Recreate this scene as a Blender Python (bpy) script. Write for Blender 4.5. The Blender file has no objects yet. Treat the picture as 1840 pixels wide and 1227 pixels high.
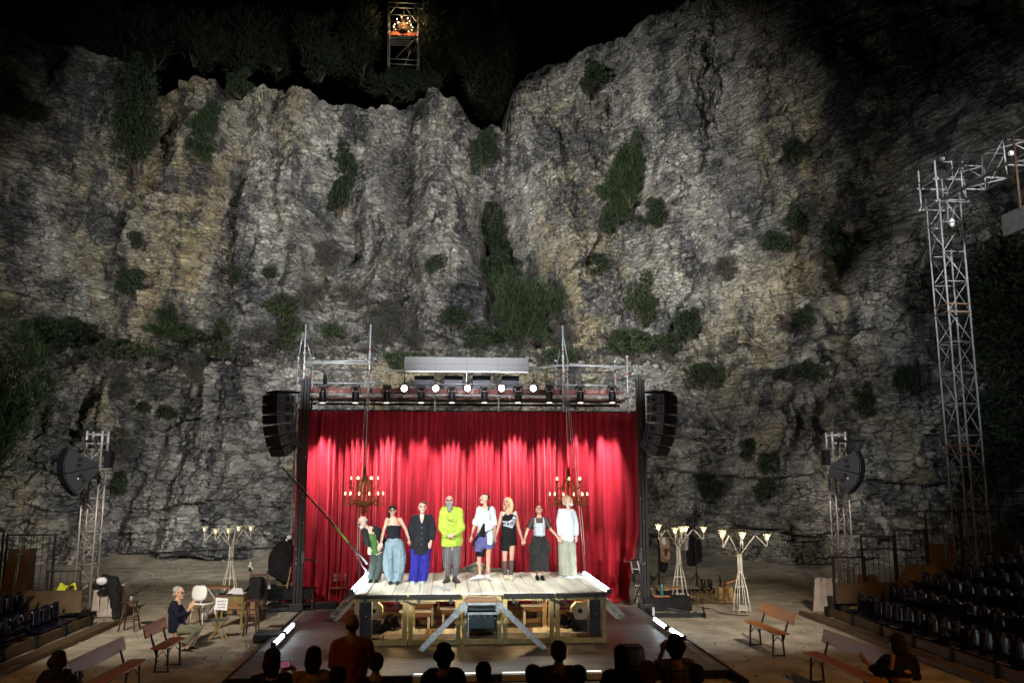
import bpy, math, random
import numpy as np
from mathutils import Vector, Matrix
rad = math.radians
random.seed(7)
S = bpy.context.scene
COL = S.collection

# ------------------------------------------------------------------ camera
F, CH = 1500.0, 3.4
YAW, PIT = math.atan(115 / F), math.atan(245 / F)
cam = bpy.data.cameras.new('camera'); cam.sensor_width = 36; cam.lens = 36 * F / 1840
cam.clip_start = .05; cam.clip_end = 600
co = bpy.data.objects.new('camera', cam); COL.objects.link(co)
co.location = (0, 0, CH); co.rotation_euler = (rad(90) + PIT, 0, -YAW)
S.camera = co

def ray(px, py):
    x = (px - 920) / F; y = -(py - 613.5) / F
    c, s = math.cos(PIT), math.sin(PIT)
    fw = c - s * y; up = s + c * y
    return Vector((x * math.cos(YAW) + fw * math.sin(YAW), -x * math.sin(YAW) + fw * math.cos(YAW), up))
def G(px, py, z=0.0):
    "where the sight line through a photo pixel meets the level z"
    d = ray(px, py); return Vector((0, 0, CH)) + d * ((z - CH) / d.z)
def P(px, py, Y):
    "where it meets the upright plane at depth Y"
    d = ray(px, py); return Vector((0, 0, CH)) + d * (Y / d.y)

# ------------------------------------------------------------------ world: night sky
W = bpy.data.worlds.new('World'); S.world = W; W.use_nodes = True
nt = W.node_tree; bg = nt.nodes['Background']
sky = nt.nodes.new('ShaderNodeTexSky'); sky.sky_type = 'NISHITA'; sky.sun_disc = False
sky.sun_elevation = rad(-6); sky.sun_rotation = rad(200)
nt.links.new(sky.outputs[0], bg.inputs[0]); bg.inputs[1].default_value = 0.02
S.view_settings.view_transform = 'Standard'; S.view_settings.look = 'None'
S.view_settings.exposure = 0; S.view_settings.gamma = 1
S.cycles.use_light_tree = True
S.cycles.max_bounces = 5; S.cycles.diffuse_bounces = 2; S.cycles.glossy_bounces = 2
S.cycles.sample_clamp_indirect = 4
S.cycles.caustics_reflective = False; S.cycles.caustics_refractive = False

def spot(name, loc, to, power, deg, blend=.4, col=(1, 1, 1), size=.15, sq=None):
    l = bpy.data.lights.new(name, 'SPOT'); l.energy = power; l.spot_size = rad(deg); l.spot_blend = blend
    l.color = col; l.shadow_soft_size = size
    o = bpy.data.objects.new(name, l); COL.objects.link(o); o.location = loc
    o.rotation_euler = (Vector(to) - Vector(loc)).to_track_quat('-Z', 'Y').to_euler()
    if sq: o.scale = (sq[0], sq[1], 1)
    return o
# floods washing the upper quarry face (on the audience towers, out of the frame), clear of the curtain
COOL = (1, .985, .94)
for lx, tx, tz, pw, dg in ((-13, -13, 15.5, 9000, 30), (9, -6.5, 17.5, 15000, 31), (10, -1, 16.5, 12000, 30), (-11, 3.0, 17, 13000, 30), (-9, 8.5, 16.5, 17500, 31), (14, 12.0, 12.5, 10000, 28), (14, 17, 14.5, 2400, 30), (-13, -18, 12, 3500, 26)):
    spot('cliff_flood', (lx, 5, 8.5), (tx, 38, tz), pw * 2.2, dg, 1.0, COOL, .25)
# floods standing low behind the curtain line, on the lower wall and the yard
for lx, ly, lz, tx, ty, tz, pw, dg in ((-5.2, 25.4, 4.2, -9.5, 36, 4.6, 4200, 100), (6.9, 25.4, 4.2, 11.5, 35, 4.6, 1000, 100), (.6, 25.6, 6.0, .6, 38, 8.0, 2200, 115)):
    spot('wall_flood', (lx, ly, lz), (tx, ty, tz), pw, dg, 1.0, (1, .98, .93), .15)
# fill added from the front to brighten the gantry above the curtain
for gx_ in (-3.4, .65, 4.7): spot('gantry_fill', (gx_ * .5, 4, 7.5), (gx_, 24, 7.6), 27000, 15, 1.0, (.95, .97, 1), .1)
# high fill added to brighten the ledge from above
for lx, tx, pw in ((-12, -13, 5000), (-12, -6.5, 9000), (0, 0, 9000), (13, 6.5, 9000), (13, 11.5, 5000)): spot('ledge_fill', (lx, 4, 17), (tx, 39, 9.6), pw, 15, 1.0, COOL, .25)
# front fill added for the speaker towers and the yard beside the stage
spot('front_fill', (-4, 4, 9), (-9.4, 22.5, 4.2), 14000, 17, 1.0, (1, .95, .86), .25)
spot('front_fill', (5, 4, 9), (11.0, 22.5, 4.2), 12000, 16, 1.0, (1, .95, .88), .25)
spot('front_fill', (-7, 7, 8), (-6.4, 22.5, 0), 12500, 28, 1.0, (1, .92, .78), .25)
spot('front_fill', (7, 7, 8), (7.0, 22.5, 0), 11000, 27, 1.0, (1, .92, .78), .25)
spot('front_fill', (6, 6, 9), (15.4, 24, 7.0), 5500, 20, 1.0, (.9, .94, 1), .2)  # added to brighten the legs of the tall lighting tower
spot('front_fill', (6, 6, 9), (15.4, 19, 12.2), 5000, 24, 1.0, (.9, .94, 1), .2)  # added to brighten the overhead truss
spot('curtain_fill', (.6, 2, 9), (.65, 24, 3.4), 5200, 21, .8, (1, .95, .95), .3, (1.3, .8))  # frontal fill added to lift the whole curtain evenly
# front-of-house profiles on the stage
spot('stage_profile', (-5.5, 4.5, 8.5), (.7, 19.3, 1.75), 19000, 15.5, .35, (1, .99, .96), .12, (1.28, .92))
spot('stage_profile', (7.0, 4.5, 8.5), (.7, 19.3, 1.75), 8000, 15.5, .35, (.96, .98, 1), .12, (1.28, .92))
# amber house lights over the audience
spot('house_light', (9.5, 7.0, 7.5), (8.5, 15.0, 0), 1000, 95, 1.0, (1, .46, .11), .4)
spot('house_light', (-8.5, 7.0, 7.5), (-6.5, 15.0, 0), 800, 95, 1.0, (1, .46, .11), .4)
spot('house_light', (0, 2.0, 7.0), (0, 11.0, .8), 60, 80, 1.0, (1, .45, .18), .4)
# ------------------------------------------------------------------ materials
def nd(m, t, **kw):
    n = m.node_tree.nodes.new(t)
    for k, v in kw.items(): setattr(n, k, v)
    return n
def M(name, c, rough=.6, metal=0, var=.2, sc=5, bump=0, bsc=40, stretch=(1, 1, 1), spec=.5, island=0, c2=None, alpha=None, sheen=0):
    m = bpy.data.materials.new(name); m.use_nodes = True; L = m.node_tree.links
    b = m.node_tree.nodes['Principled BSDF']
    b.inputs['Roughness'].default_value = rough; b.inputs['Metallic'].default_value = metal
    b.inputs['Specular IOR Level'].default_value = spec
    if sheen:
        b.inputs['Sheen Weight'].default_value = sheen; b.inputs['Sheen Roughness'].default_value = .4
        b.inputs['Sheen Tint'].default_value = (*[min(1, v * 2 + .1) for v in c], 1)
    tc = nd(m, 'ShaderNodeTexCoord'); mp = nd(m, 'ShaderNodeMapping'); mp.inputs['Scale'].default_value = stretch
    L.new(tc.outputs['Object'], mp.inputs[0])
    n = nd(m, 'ShaderNodeTexNoise'); n.inputs['Scale'].default_value = sc; n.inputs['Detail'].default_value = 5
    L.new(mp.outputs[0], n.inputs['Vector'])
    r = nd(m, 'ShaderNodeValToRGB'); e = r.color_ramp.elements
    e[0].position = .3; e[1].position = .7
    lo = c2 or tuple(v * (1 - var) for v in c); hi = tuple(min(1, v * (1 + var)) for v in c)
    e[0].color = (*lo, 1); e[1].color = (*hi, 1)
    L.new(n.outputs['Fac'], r.inputs[0]); out = r.outputs[0]
    if island:
        g = nd(m, 'ShaderNodeNewGeometry'); hs = nd(m, 'ShaderNodeHueSaturation')
        mr = nd(m, 'ShaderNodeMapRange'); mr.inputs[3].default_value = 1 - island; mr.inputs[4].default_value = 1 + island * .6
        L.new(g.outputs['Random Per Island'], mr.inputs[0]); L.new(mr.outputs[0], hs.inputs['Value'])
        L.new(out, hs.inputs['Color']); out = hs.outputs[0]
    L.new(out, b.inputs['Base Color'])
    if bump:
        n2 = nd(m, 'ShaderNodeTexNoise'); n2.inputs['Scale'].default_value = bsc; n2.inputs['Detail'].default_value = 4
        L.new(mp.outputs[0], n2.inputs['Vector'])
        bp = nd(m, 'ShaderNodeBump'); bp.inputs['Strength'].default_value = bump; bp.inputs['Distance'].default_value = .02
        L.new(n2.outputs['Fac'], bp.inputs['Height']); L.new(bp.outputs[0], b.inputs['Normal'])
    if alpha is not None: b.inputs['Alpha'].default_value = alpha
    m['out'] = 1
    return m
def E(name, c, s):
    m = bpy.data.materials.new(name); m.use_nodes = True
    b = m.node_tree.nodes['Principled BSDF']; b.inputs['Base Color'].default_value = (*c, 1)
    b.inputs['Emission Color'].default_value = (*c, 1); b.inputs['Emission Strength'].default_value = s
    return m
ALU = M('aluminium', (.58, .59, .61), .4, .35, .15, 30)
GALV = M('galvanised', (.36, .41, .43), .42, .5, .3, 14)
STEEL = M('dark_steel', (.06, .06, .065), .5, .6, .3, 12)
BLK = M('black_metal', (.012, .012, .014), .45, .2, .3, 12)
BLKM = M('black_matt', (.014, .014, .016), .9, 0, .3, 8, .3, 60, spec=.15)
SPK = M('speaker_black', (.075, .078, .09), .6, 0, .2, 20, .3, 200)
GRIL = M('speaker_grille', (.012, .014, .022), .55, .1, .2, 90, .5, 260)
NAVY = M('speaker_grille_blue', (.018, .024, .04), .6, .1, .2, 90, .5, 260)
RED = M('painted_red', (.30, .035, .02), .55, 0, .3, 8)
TIM = M('pale_timber', (.46, .34, .16), .7, 0, .25, 4, .4, 30, (1, 1, .12), island=.22)
TIMG = M('green_treated_timber', (.34, .31, .14), .75, 0, .25, 4, .4, 30, (1, 1, .15), island=.15)
WOOD = M('brown_wood', (.20, .10, .035), .55, 0, .35, 5, .3, 30, (.2, 1, 1))
DWOOD = M('dark_wood', (.055, .022, .010), .5, 0, .35, 5, .3, 30)
OWOOD = M('orange_beer_bench_wood', (.36, .13, .03), .5, 0, .25, 3, .2, 30, (1, .1, 1))
OLIVE = M('olive_table_wood', (.13, .095, .02), .6, 0, .3, 5)
WHITE = M('white_paint', (.75, .75, .73), .5, 0, .06, 8)
CREAM = M('cream_upholstery', (.74, .70, .54), .7, 0, .15, 10, .3, 20)
PAPER = M('paper', (.72, .72, .76), .8, 0, .04, 9)
PRINT = M('dark_ink', (.03, .03, .04), .8)
LEDG = M('grey_led_board', (.30, .30, .31), .8, 0, .18, 120)
LEDD = M('dark_led_board', (.14, .14, .18), .7, 0, .2, 120)
BULB = E('warm_bulb', (1, .62, .28), 5)
GLOBE = E('lit_lens', (1, .93, .8), 30)
TUBE = E('cool_tube', (.78, .92, 1), 40)
GOLD = M('old_brass', (.22, .12, .04), .4, .8, .45, 40)
ROPE = M('pale_rope', (.55, .52, .48), .9, 0, .25, 60)
ROCKL = M('loose_stone', (.3, .28, .23), .9, 0, .35, 3, .5, 12, island=.4)

# ------------------------------------------------------------------ objects and mesh builder
def tag(o, label=None, cat=None, group=None, kind=None):
    if label: o['label'] = label
    if cat: o['category'] = cat
    if group: o['group'] = group
    if kind: o['kind'] = kind
    return o
def thing(name, label, cat, loc=(0, 0, 0), rz=0, group=None):
    o = bpy.data.objects.new(name, None); COL.objects.link(o); o.empty_display_size = .2
    o.location = loc; o.rotation_euler = (0, 0, rz)
    return tag(o, label, cat, group)
def kids(o): return [c for c in COL.objects if c.parent == o]
def dup(o, loc=None, rz=None, label=None, parent=None, ks=None):
    c = o.copy(); COL.objects.link(c); c.parent = parent
    if loc is not None: c.location = loc
    if rz is not None: c.rotation_euler = (0, 0, rz)
    if label: c['label'] = label
    for k in kids(o): dup(k, parent=c)
    return c
def frame(t, ref):
    t = t.normalized(); u = Vector(ref) - t * t.dot(Vector(ref))
    if u.length < 1e-4: u = Vector((0, 1, .1)) - t * t.dot(Vector((0, 1, .1)))
    u.normalize(); return u, t.cross(u)
class MB:
    def __init__(s): s.v = []; s.f = []
    def add(s, vs, fs):
        k = len(s.v); s.v += [Vector(v) for v in vs]; s.f += [tuple(i + k for i in f) for f in fs]; return s
    def box(s, c, d, rot=None):
        c = Vector(c); q = rot.to_matrix() if hasattr(rot, 'to_matrix') else (rot or Matrix.Identity(3))
        vs = [c + q @ Vector((x * d[0] / 2, y * d[1] / 2, z * d[2] / 2)) for x in (-1, 1) for y in (-1, 1) for z in (-1, 1)]
        return s.add(vs, [(0, 1, 3, 2), (4, 6, 7, 5), (0, 4, 5, 1), (2, 3, 7, 6), (0, 2, 6, 4), (1, 5, 7, 3)])
    def bar(s, a, b, w, h=None, ref=(0, 0, 1)):
        "rectangular bar from a to b, h along ref"
        a, b = Vector(a), Vector(b); h = h or w; u, v = frame(b - a, ref)
        vs = [p + v * (i * w / 2) + u * (j * h / 2) for p in (a, b) for i, j in ((-1, -1), (1, -1), (1, 1), (-1, 1))]
        return s.add(vs, [(0, 1, 2, 3), (7, 6, 5, 4), (0, 4, 5, 1), (1, 5, 6, 2), (2, 6, 7, 3), (3, 7, 4, 0)])
    def loft(s, pts, rads, ref=(1, 0, 0), n=14, cap=True, fold=None):
        "elliptical tube; rads (along ref, across)"
        pts = [Vector(p) for p in pts]; rads = [(r, r) if not hasattr(r, '__len__') else r for r in rads]
        if cap == 'start':
            a = (pts[0] - pts[1]).normalized(); r0 = rads[0]; k0 = min(r0)
            pts = [pts[0] + a * k0 * .95, pts[0] + a * k0 * .7] + pts; rads = [(r0[0] * .3, r0[1] * .3), (r0[0] * .75, r0[1] * .75)] + rads
        elif cap:
            a = (pts[0] - pts[1]).normalized(); b = (pts[-1] - pts[-2]).normalized(); r0, r1 = rads[0], rads[-1]
            k0, k1 = min(r0), min(r1)
            pts = [pts[0] + a * k0 * .95, pts[0] + a * k0 * .7] + pts + [pts[-1] + b * k1 * .7, pts[-1] + b * k1 * .95]
            rads = [(r0[0] * .3, r0[1] * .3), (r0[0] * .75, r0[1] * .75)] + rads + [(r1[0] * .75, r1[1] * .75), (r1[0] * .3, r1[1] * .3)]
        N = len(pts); vs = []
        for i in range(N):
            t = pts[min(i + 1, N - 1)] - pts[max(i - 1, 0)]
            u, v = frame(t, ref)
            for j in range(n):
                a = 2 * math.pi * j / n; k = 1 + (fold(i / (N - 1), a) if fold else 0)
                vs.append(pts[i] + u * (math.cos(a) * rads[i][0] * k) + v * (math.sin(a) * rads[i][1] * k))
        fs = [(i * n + j, i * n + (j + 1) % n, (i + 1) * n + (j + 1) % n, (i + 1) * n + j) for i in range(N - 1) for j in range(n)]
        fs += [tuple(range(n))[::-1], tuple((N - 1) * n + j for j in range(n))]
        return s.add(vs, fs)
    def tube(s, a, b, r, n=8, r2=None):
        return s.loft([a, b], [r, r2 or r], n=n, cap=False, ref=(.9, .3, .2))
    def path(s, pts, r, n=6): return s.loft(pts, [r] * len(pts) if not hasattr(r, '__len__') else r, n=n, cap=False, ref=(.3, .9, .2))
    def ell(s, c, r, rot=None, n=14, m=9):
        c = Vector(c); q = rot if rot is not None else Matrix.Identity(3); vs = []; 
        for i in range(m):
            p = math.pi * (i + .5) / m
            for j in range(n):
                a = 2 * math.pi * j / n
                vs.append(c + q @ Vector((r[0] * math.sin(p) * math.cos(a), r[1] * math.sin(p) * math.sin(a), r[2] * math.cos(p))))
        fs = [(i * n + j, (i + 1) * n + j, (i + 1) * n + (j + 1) % n, i * n + (j + 1) % n) for i in range(m - 1) for j in range(n)]
        fs += [tuple(range(n)), tuple((m - 1) * n + j for j in range(n))[::-1]]
        return s.add(vs, fs)
    def lathe(s, prof, c=(0, 0, 0), n=16, q=None):
        c = Vector(c); q = q or Matrix.Identity(3); vs = [c + q @ Vector((r * math.cos(2 * math.pi * j / n), r * math.sin(2 * math.pi * j / n), z)) for r, z in prof for j in range(n)]
        N = len(prof)
        fs = [(i * n + j, i * n + (j + 1) % n, (i + 1) * n + (j + 1) % n, (i + 1) * n + j) for i in range(N - 1) for j in range(n)]
        fs += [tuple(range(n))[::-1], tuple((N - 1) * n + j for j in range(n))]
        return s.add(vs, fs)
    def prism(s, poly, d):
        "polygon (3-D points) thickened by vector d"
        n = len(poly); poly = [Vector(p) for p in poly]; d = Vector(d)
        return s.add(poly + [p + d for p in poly], [tuple(range(n))[::-1], tuple(range(n, 2 * n))] + [(i, (i + 1) % n, n + (i + 1) % n, n + i) for i in range(n)])
    def build(s, name, m, parent=None, smooth=False, bevel=0, remesh=0, disp=0, at=None, sm=6):
        me = bpy.data.meshes.new(name); off = Vector(at) if at is not None else (parent_loc(parent) if parent else Vector((0, 0, 0)))
        me.from_pydata([v - off for v in s.v], [], s.f); me.materials.append(m); me.update()
        if smooth: me.polygons.foreach_set('use_smooth', [True] * len(me.polygons))
        o = bpy.data.objects.new(name, me); COL.objects.link(o)
        if parent: o.parent = parent
        elif at is not None: o.location = off
        if remesh:
            r = o.modifiers.new('remesh', 'REMESH'); r.mode = 'VOXEL'; r.voxel_size = remesh; r.use_smooth_shade = True
            k = o.modifiers.new('smooth', 'SMOOTH'); k.iterations = sm; k.factor = .5
        if disp:
            d = o.modifiers.new('wrinkle', 'DISPLACE'); d.texture = CLOUD; d.strength = disp; d.texture_coords = 'GLOBAL'; d.mid_level = .5
        if bevel:
            b = o.modifiers.new('bevel', 'BEVEL'); b.width = bevel; b.segments = 2; b.limit_method = 'ANGLE'
        return o
def parent_loc(p):
    v = Vector((0, 0, 0))
    while p: v += p.location; p = p.parent
    return v
CLOUD = bpy.data.textures.new('folds', 'CLOUDS'); CLOUD.noise_scale = .11; CLOUD.noise_depth = 2

def text(name, body, size, loc, m, parent, rot=(rad(90), 0, 0), ext=.002, shear=0, align='CENTER', bold=0):
    c = bpy.data.curves.new(name, 'FONT'); c.body = body; c.size = size; c.extrude = ext; c.align_x = align; c.align_y = 'CENTER'
    c.shear = shear; c.offset = bold
    c.materials.append(m); o = bpy.data.objects.new(name, c); COL.objects.link(o)
    bpy.context.view_layer.update()
    me = bpy.data.meshes.new_from_object(o.evaluated_get(bpy.context.evaluated_depsgraph_get())); me.name = name
    bpy.data.objects.remove(o); o = bpy.data.objects.new(name, me); COL.objects.link(o); me.materials.clear(); me.materials.append(m)
    o.parent = parent; o.location = Vector(loc) - (parent_loc(parent) if parent else Vector()); o.rotation_euler = rot
    return o
# ------------------------------------------------------------------ noise for the rock
def hsh(ix, iy, s):
    n = (ix.astype(np.int64) * 374761393 + iy.astype(np.int64) * 668265263 + s * 974634777) & 0xffffffff
    n = ((n ^ (n >> 13)) * 1274126177) & 0xffffffff; n = ((n ^ (n >> 16)) * 2246822519) & 0xffffffff
    return ((n ^ (n >> 15)) & 0xffffff) / float(0xffffff)
def vn(x, y, s):
    ix, iy = np.floor(x), np.floor(y); fx, fy = x - ix, y - iy
    fx = fx * fx * (3 - 2 * fx); fy = fy * fy * (3 - 2 * fy)
    return (hsh(ix, iy, s) * (1 - fx) + hsh(ix + 1, iy, s) * fx) * (1 - fy) + (hsh(ix, iy + 1, s) * (1 - fx) + hsh(ix + 1, iy + 1, s) * fx) * fy
def fbm(x, y, s, o=4):
    t = 0; a = .5
    for i in range(o): t = t + a * (vn(x, y, s + i) * 2 - 1); x = x * 2.03 + 5.1; y = y * 2.01 + 3.3; a *= .5
    return t
def voro(x, y, s):
    ix, iy = np.floor(x), np.floor(y); d1 = np.full(x.shape, 9.); d2 = d1.copy(); r = np.zeros(x.shape); lx = r.copy(); ly = r.copy()
    for a in (-1, 0, 1):
        for b in (-1, 0, 1):
            cx = ix + a; cy = iy + b
            dx = cx + .1 + .8 * hsh(cx, cy, s) - x; dy = cy + .1 + .8 * hsh(cx, cy, s + 1) - y
            d = np.sqrt(dx * dx + dy * dy); m = d < d1
            d2 = np.where(m, d1, np.minimum(d2, d)); r = np.where(m, hsh(cx, cy, s + 2), r)
            lx = np.where(m, dx, lx); ly = np.where(m, dy, ly); d1 = np.where(m, d, d1)
    return d1, d2 - d1, r, lx, ly
sst = lambda a, b, x: (lambda t: t * t * (3 - 2 * t))(np.clip((x - a) / (b - a), 0, 1))
gau = lambda x, c, w: np.exp(-((x - c) / w) ** 2)

# ------------------------------------------------------------------ quarry cliff
U = np.concatenate([np.arange(-40, -22, .35), np.arange(-22, 27, .085), np.arange(27, 60, .4)])
base = np.interp(U, [-40, -26, -18, -11, -4, 4, 9, 13.5, 16, 20, 26, 34, 60], [14, 30, 35.5, 36.4, 37, 37.2, 37, 34.8, 33.2, 31, 27.5, 16, -10])
def topz(px, py): p = P(px, py, 40.0); return p.x, p.z
tp = [topz(*q) for q in [(-200, 40), (0, 70), (100, 85), (225, 100), (236, 150), (300, 150), (350, 125), (420, 152), (480, 140), (545, 148), (600, 168), (650, 165), (700, 152), (750, 140), (818, 140), (832, 165), (862, 188), (915, 190), (926, 125), (945, 95), (1000, 70), (1100, 52), (1200, 45), (1300, 30), (1450, 5), (1700, -40), (2000, -60), (2600, -80)]]
ztop = np.interp(U, [t[0] for t in tp], [t[1] for t in tp]) + .22 * fbm(U * .9, U * 0, 5) + .22 * fbm(U * 4, U * 0, 6)
zl = 8.3 + .5 * fbm(U * .35, U * 0, 11) + .25 * fbm(U * 2.3, U * 0, 12) - .5 * gau(U, -16, 4)
wl = np.interp(U, [-40, -20, 6, 9, 14, 60], [3.0, 3.2, 3.4, 1.8, .7, .7]) + .5 * fbm(U * .4, U * 0, 13)
hl = np.interp(U, [-40, -20, 6, 10, 14, 60], [1.2, 1.3, 1.5, 1.8, 1.0, 1.0])
R1, R2, R3, R4 = 104, 36, 180, 26
rows = []
lean = .07
for k in range(R1): t = k / R1; rows.append((base + lean * zl * t, -.3 + (zl + .3) * t, 0 * U + t, 0))
for k in range(R2): t = k / R2; rows.append((base + lean * zl + wl * t, zl + hl * t ** 1.3, 0 * U + t, 1))
y2 = base + lean * zl + wl; z2 = zl + hl
for k in range(R3): t = k / R3; rows.append((y2 + .09 * (ztop - z2) * t, z2 + (ztop - z2) * t, 0 * U + t, 2))
y3 = y2 + .09 * (ztop - z2)
for k in range(R4): t = k / (R4 - 1); rows.append((y3 + 26 * t ** 1.5, ztop + .3 * t + 5 * t ** 1.5, 0 * U + t, 3))
Y = np.array([r[0] for r in rows]); Z = np.array([r[1] for r in rows]); X = np.repeat(U[None, :], len(rows), 0)
seg = np.array([r[3] for r in rows])[:, None] * np.ones_like(X)
# large forms: ribs, the central gully, hollows
up = sst(9, 13, Z)
wx = X + 1.1 * fbm(X * .25, Z * .22, 21)
D = 1.9 * fbm(wx * .22, Z * .05, 31) + 1.2 * fbm(wx * .55, Z * .10, 35) + .9 * fbm(wx * 1.1, Z * .3, 39)
gc = np.interp(Z, [9, 14, 17, 22, 26], [4.3, 2.9, 2.3, 1.9, 1.9])
D -= up * (1 - .93 * sst(17.5, 20.5, Z)) * (4.6 * gau(X, gc, 1.0) + 1.4 * gau(X, gc + 1.3, .9) * sst(22, 15, Z))
D += up * 1.9 * gau(X, gc + 3.0, 1.3) * sst(27, 20, Z)
D += up * 1.0 * gau(X, gc - 2.6, 1.1)
D -= up * 1.9 * gau(wx, -5.9, 1.1) * gau(Z, 17.5, 4.2)
D += up * 1.2 * gau(wx, -7.6, .9)
D -= up * 1.3 * gau(X, -11.4 + .02 * Z, .6)
D -= up * 1.2 * gau(X, -2.6, 1.1) * gau(Z, 18.7, 2.2)
D += up * .8 * gau(X, -1.2, .8)
D -= up * 2.2 * gau(X, -15.0 + (Z - 20) * .1, 1.5) * sst(15, 19, Z)
D -= up * 1.5 * gau(X, 12.5 + (Z - 16) * .1, 1.0)
D += 2.0 * gau(X - (Z - 9) * .75, 15.8, 1.5) * sst(1, 6, Z) * (Z < 30)
low = 1 - sst(7.5, 9.5, Z)
D += low * (.9 * gau(X, -8.9, 1.3) - 1.0 * gau(X, -13.4, 1.2) - .7 * gau(X, -5.8, .8) + .6 * gau(X, 9.2, 1.0) - .5 * gau(X, 11.5, .9))
D += .5 * sst(1.95, 1.75, Z + .12 * fbm(X * .8, Z * 0, 41)) * (seg == 0)          # the cut plinth along the foot
# blocks and bedding
tilt = .38 * sst(2, 8, X) * up * (X - 5) + .10 * (1 - up) * X * 0
zz = Z - tilt + .35 * fbm(X * .4, Z * .4, 51); xx = X + .2 * fbm(X * .9, Z * .9, 55)
pat = sst(-.12, .25, fbm(X * .22 + 9, Z * .25, 61))       # bedded zones against smoother ones
f, e, r, lx, ly = voro(xx / 2.4, zz / 1.1, 71); D += (r - .5) * .75 + (lx * (r * 7 % 1 - .5) * 1.1 + ly * .5) * .5 - .10 * (1 - sst(0, .08, e))
f, e, r, lx, ly = voro(xx / 1.05 + 3, zz / .42, 75); D += ((r - .5) * .34 + (lx * (r * 9 % 1 - .5) + ly * .5) * .3) * (.45 + .55 * pat) - .07 * (1 - sst(0, .12, e)) * (.4 + .6 * pat)
f, e, r, lx, ly = voro(xx / .5 + 7, zz / .22, 79); D += (r - .5) * .15 + ly * .10 - .035 * (1 - sst(0, .2, e))
bed = zz / .95 + .35 * fbm(X * .3, Z * .2, 83); D += pat * .20 * ((bed % 1) ** 2 - .3); bed = zz / .38 + .5 * fbm(X * .5, Z * .3, 84); D += pat * .07 * (bed % 1)
D += .09 * fbm(X * 3.1, Z * 3.1, 81, 3)
m = np.where(seg == 1, .42, np.where(seg == 3, .25, 1.)); m = np.where(seg == 3, m * np.clip(1 - (Y - 40) / 30, 0, 1), m)
tt = np.array([r_[2] for r_ in rows])
mm = m * np.where(seg == 0, np.where(tt > .93, 1 - (tt - .93) * 6, 1), 1)
Y = Y - D * mm; Z = Z + np.where(seg == 1, .35 * fbm(X * 1.3, Y * 1.3, 91) + .18 * fbm(X * 5, Y * 5, 92), 0) + np.where(seg == 3, .9 * fbm(X * .4, Y * .4, 93), 0)
Z[-1] += 2
nr, nc = X.shape
V = np.stack([X, Y, Z], -1).reshape(-1, 3)
idx = np.arange(nr * nc).reshape(nr, nc)
Q = np.stack([idx[:-1, :-1], idx[:-1, 1:], idx[1:, 1:], idx[1:, :-1]], -1).reshape(-1, 4)
def np_mesh(name, V, Q, m, smooth=True):
    me = bpy.data.meshes.new(name); me.vertices.add(len(V)); me.vertices.foreach_set('co', np.ascontiguousarray(V, dtype=np.float32).ravel())
    k = Q.shape[1]; me.loops.add(Q.size); me.loops.foreach_set('vertex_index', Q.ravel().astype(np.int32))
    me.polygons.add(len(Q)); me.polygons.foreach_set('loop_start', (np.arange(len(Q)) * k).astype(np.int32))
    me.polygons.foreach_set('loop_total', np.full(len(Q), k, np.int32)); me.polygons.foreach_set('use_smooth', np.full(len(Q), smooth))
    me.materials.append(m); me.update(calc_edges=True); me.validate()
    o = bpy.data.objects.new(name, me); COL.objects.link(o); return o
# rock: limestone, ochre seeps, dark lichen, cracks in relief
RK = bpy.data.materials.new('quarry_limestone'); RK.use_nodes = True
N = RK.node_tree; L = N.links; B = N.nodes['Principled BSDF']; B.inputs['Roughness'].default_value = .93; B.inputs['Specular IOR Level'].default_value = .2
tc = nd(RK, 'ShaderNodeTexCoord')
def noise(sc, det=6, st=(1, 1, 1), ro=.6):
    mp = nd(RK, 'ShaderNodeMapping'); mp.inputs['Scale'].default_value = st; L.new(tc.outputs['Object'], mp.inputs[0])
    n = nd(RK, 'ShaderNodeTexNoise'); n.inputs['Scale'].default_value = sc; n.inputs['Detail'].default_value = det; n.inputs['Roughness'].default_value = ro
    L.new(mp.outputs[0], n.inputs['Vector']); return n
def ramp(src, *st):
    r = nd(RK, 'ShaderNodeValToRGB'); e = r.color_ramp.elements
    while len(e) < len(st): e.new(.5)
    for i, (p, c) in enumerate(st): e[i].position = p; e[i].color = (*c, 1) if len(c) == 3 else (c[0], c[0], c[0], 1)
    L.new(src, r.inputs[0]); return r.outputs[0]
def mix(a, b, f):
    x = nd(RK, 'ShaderNodeMix', data_type='RGBA'); L.new(f, x.inputs[0]); L.new(a, x.inputs[6]); L.new(b, x.inputs[7]); return x.outputs[2]
c1 = ramp(noise(1.4, 9, (1, 1, 1), .66).outputs[0], (.30, (.19, .186, .18)), (.48, (.40, .385, .345)), (.66, (.66, .63, .56)))
c2 = ramp(noise(2.0, 8).outputs[0], (.3, (.26, .20, .09)), (.62, (.50, .41, .22)))
col = mix(c1, ramp(noise(3, 6).outputs[0], (.3, (.42, .41, .39)), (.7, (.78, .76, .70))), ramp(noise(1.1, 4, (1, 1, .10)).outputs[0], (.54, (0,)), (.62, (.65,))))
col = mix(col, c2, ramp(noise(.9, 5, (1, 1, .12)).outputs[0], (.60, (0,)), (.68, (.7,))))
col = mix(col, c2, ramp(noise(.13, 4, (1, 1, .45)).outputs[0], (.46, (0,)), (.60, (.8,))))
c3 = ramp(noise(4, 6).outputs[0], (.3, (.035, .037, .045)), (.7, (.105, .105, .115)))
col = mix(col, c3, ramp(noise(.16, 5, (1, 1, .6), .6).outputs[0], (.50, (0,)), (.64, (.62,))))
col = mix(col, c3, ramp(noise(.55, 10, (1, 1, .55), .72).outputs[0], (.495, (0,)), (.56, (.9,))))
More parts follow.
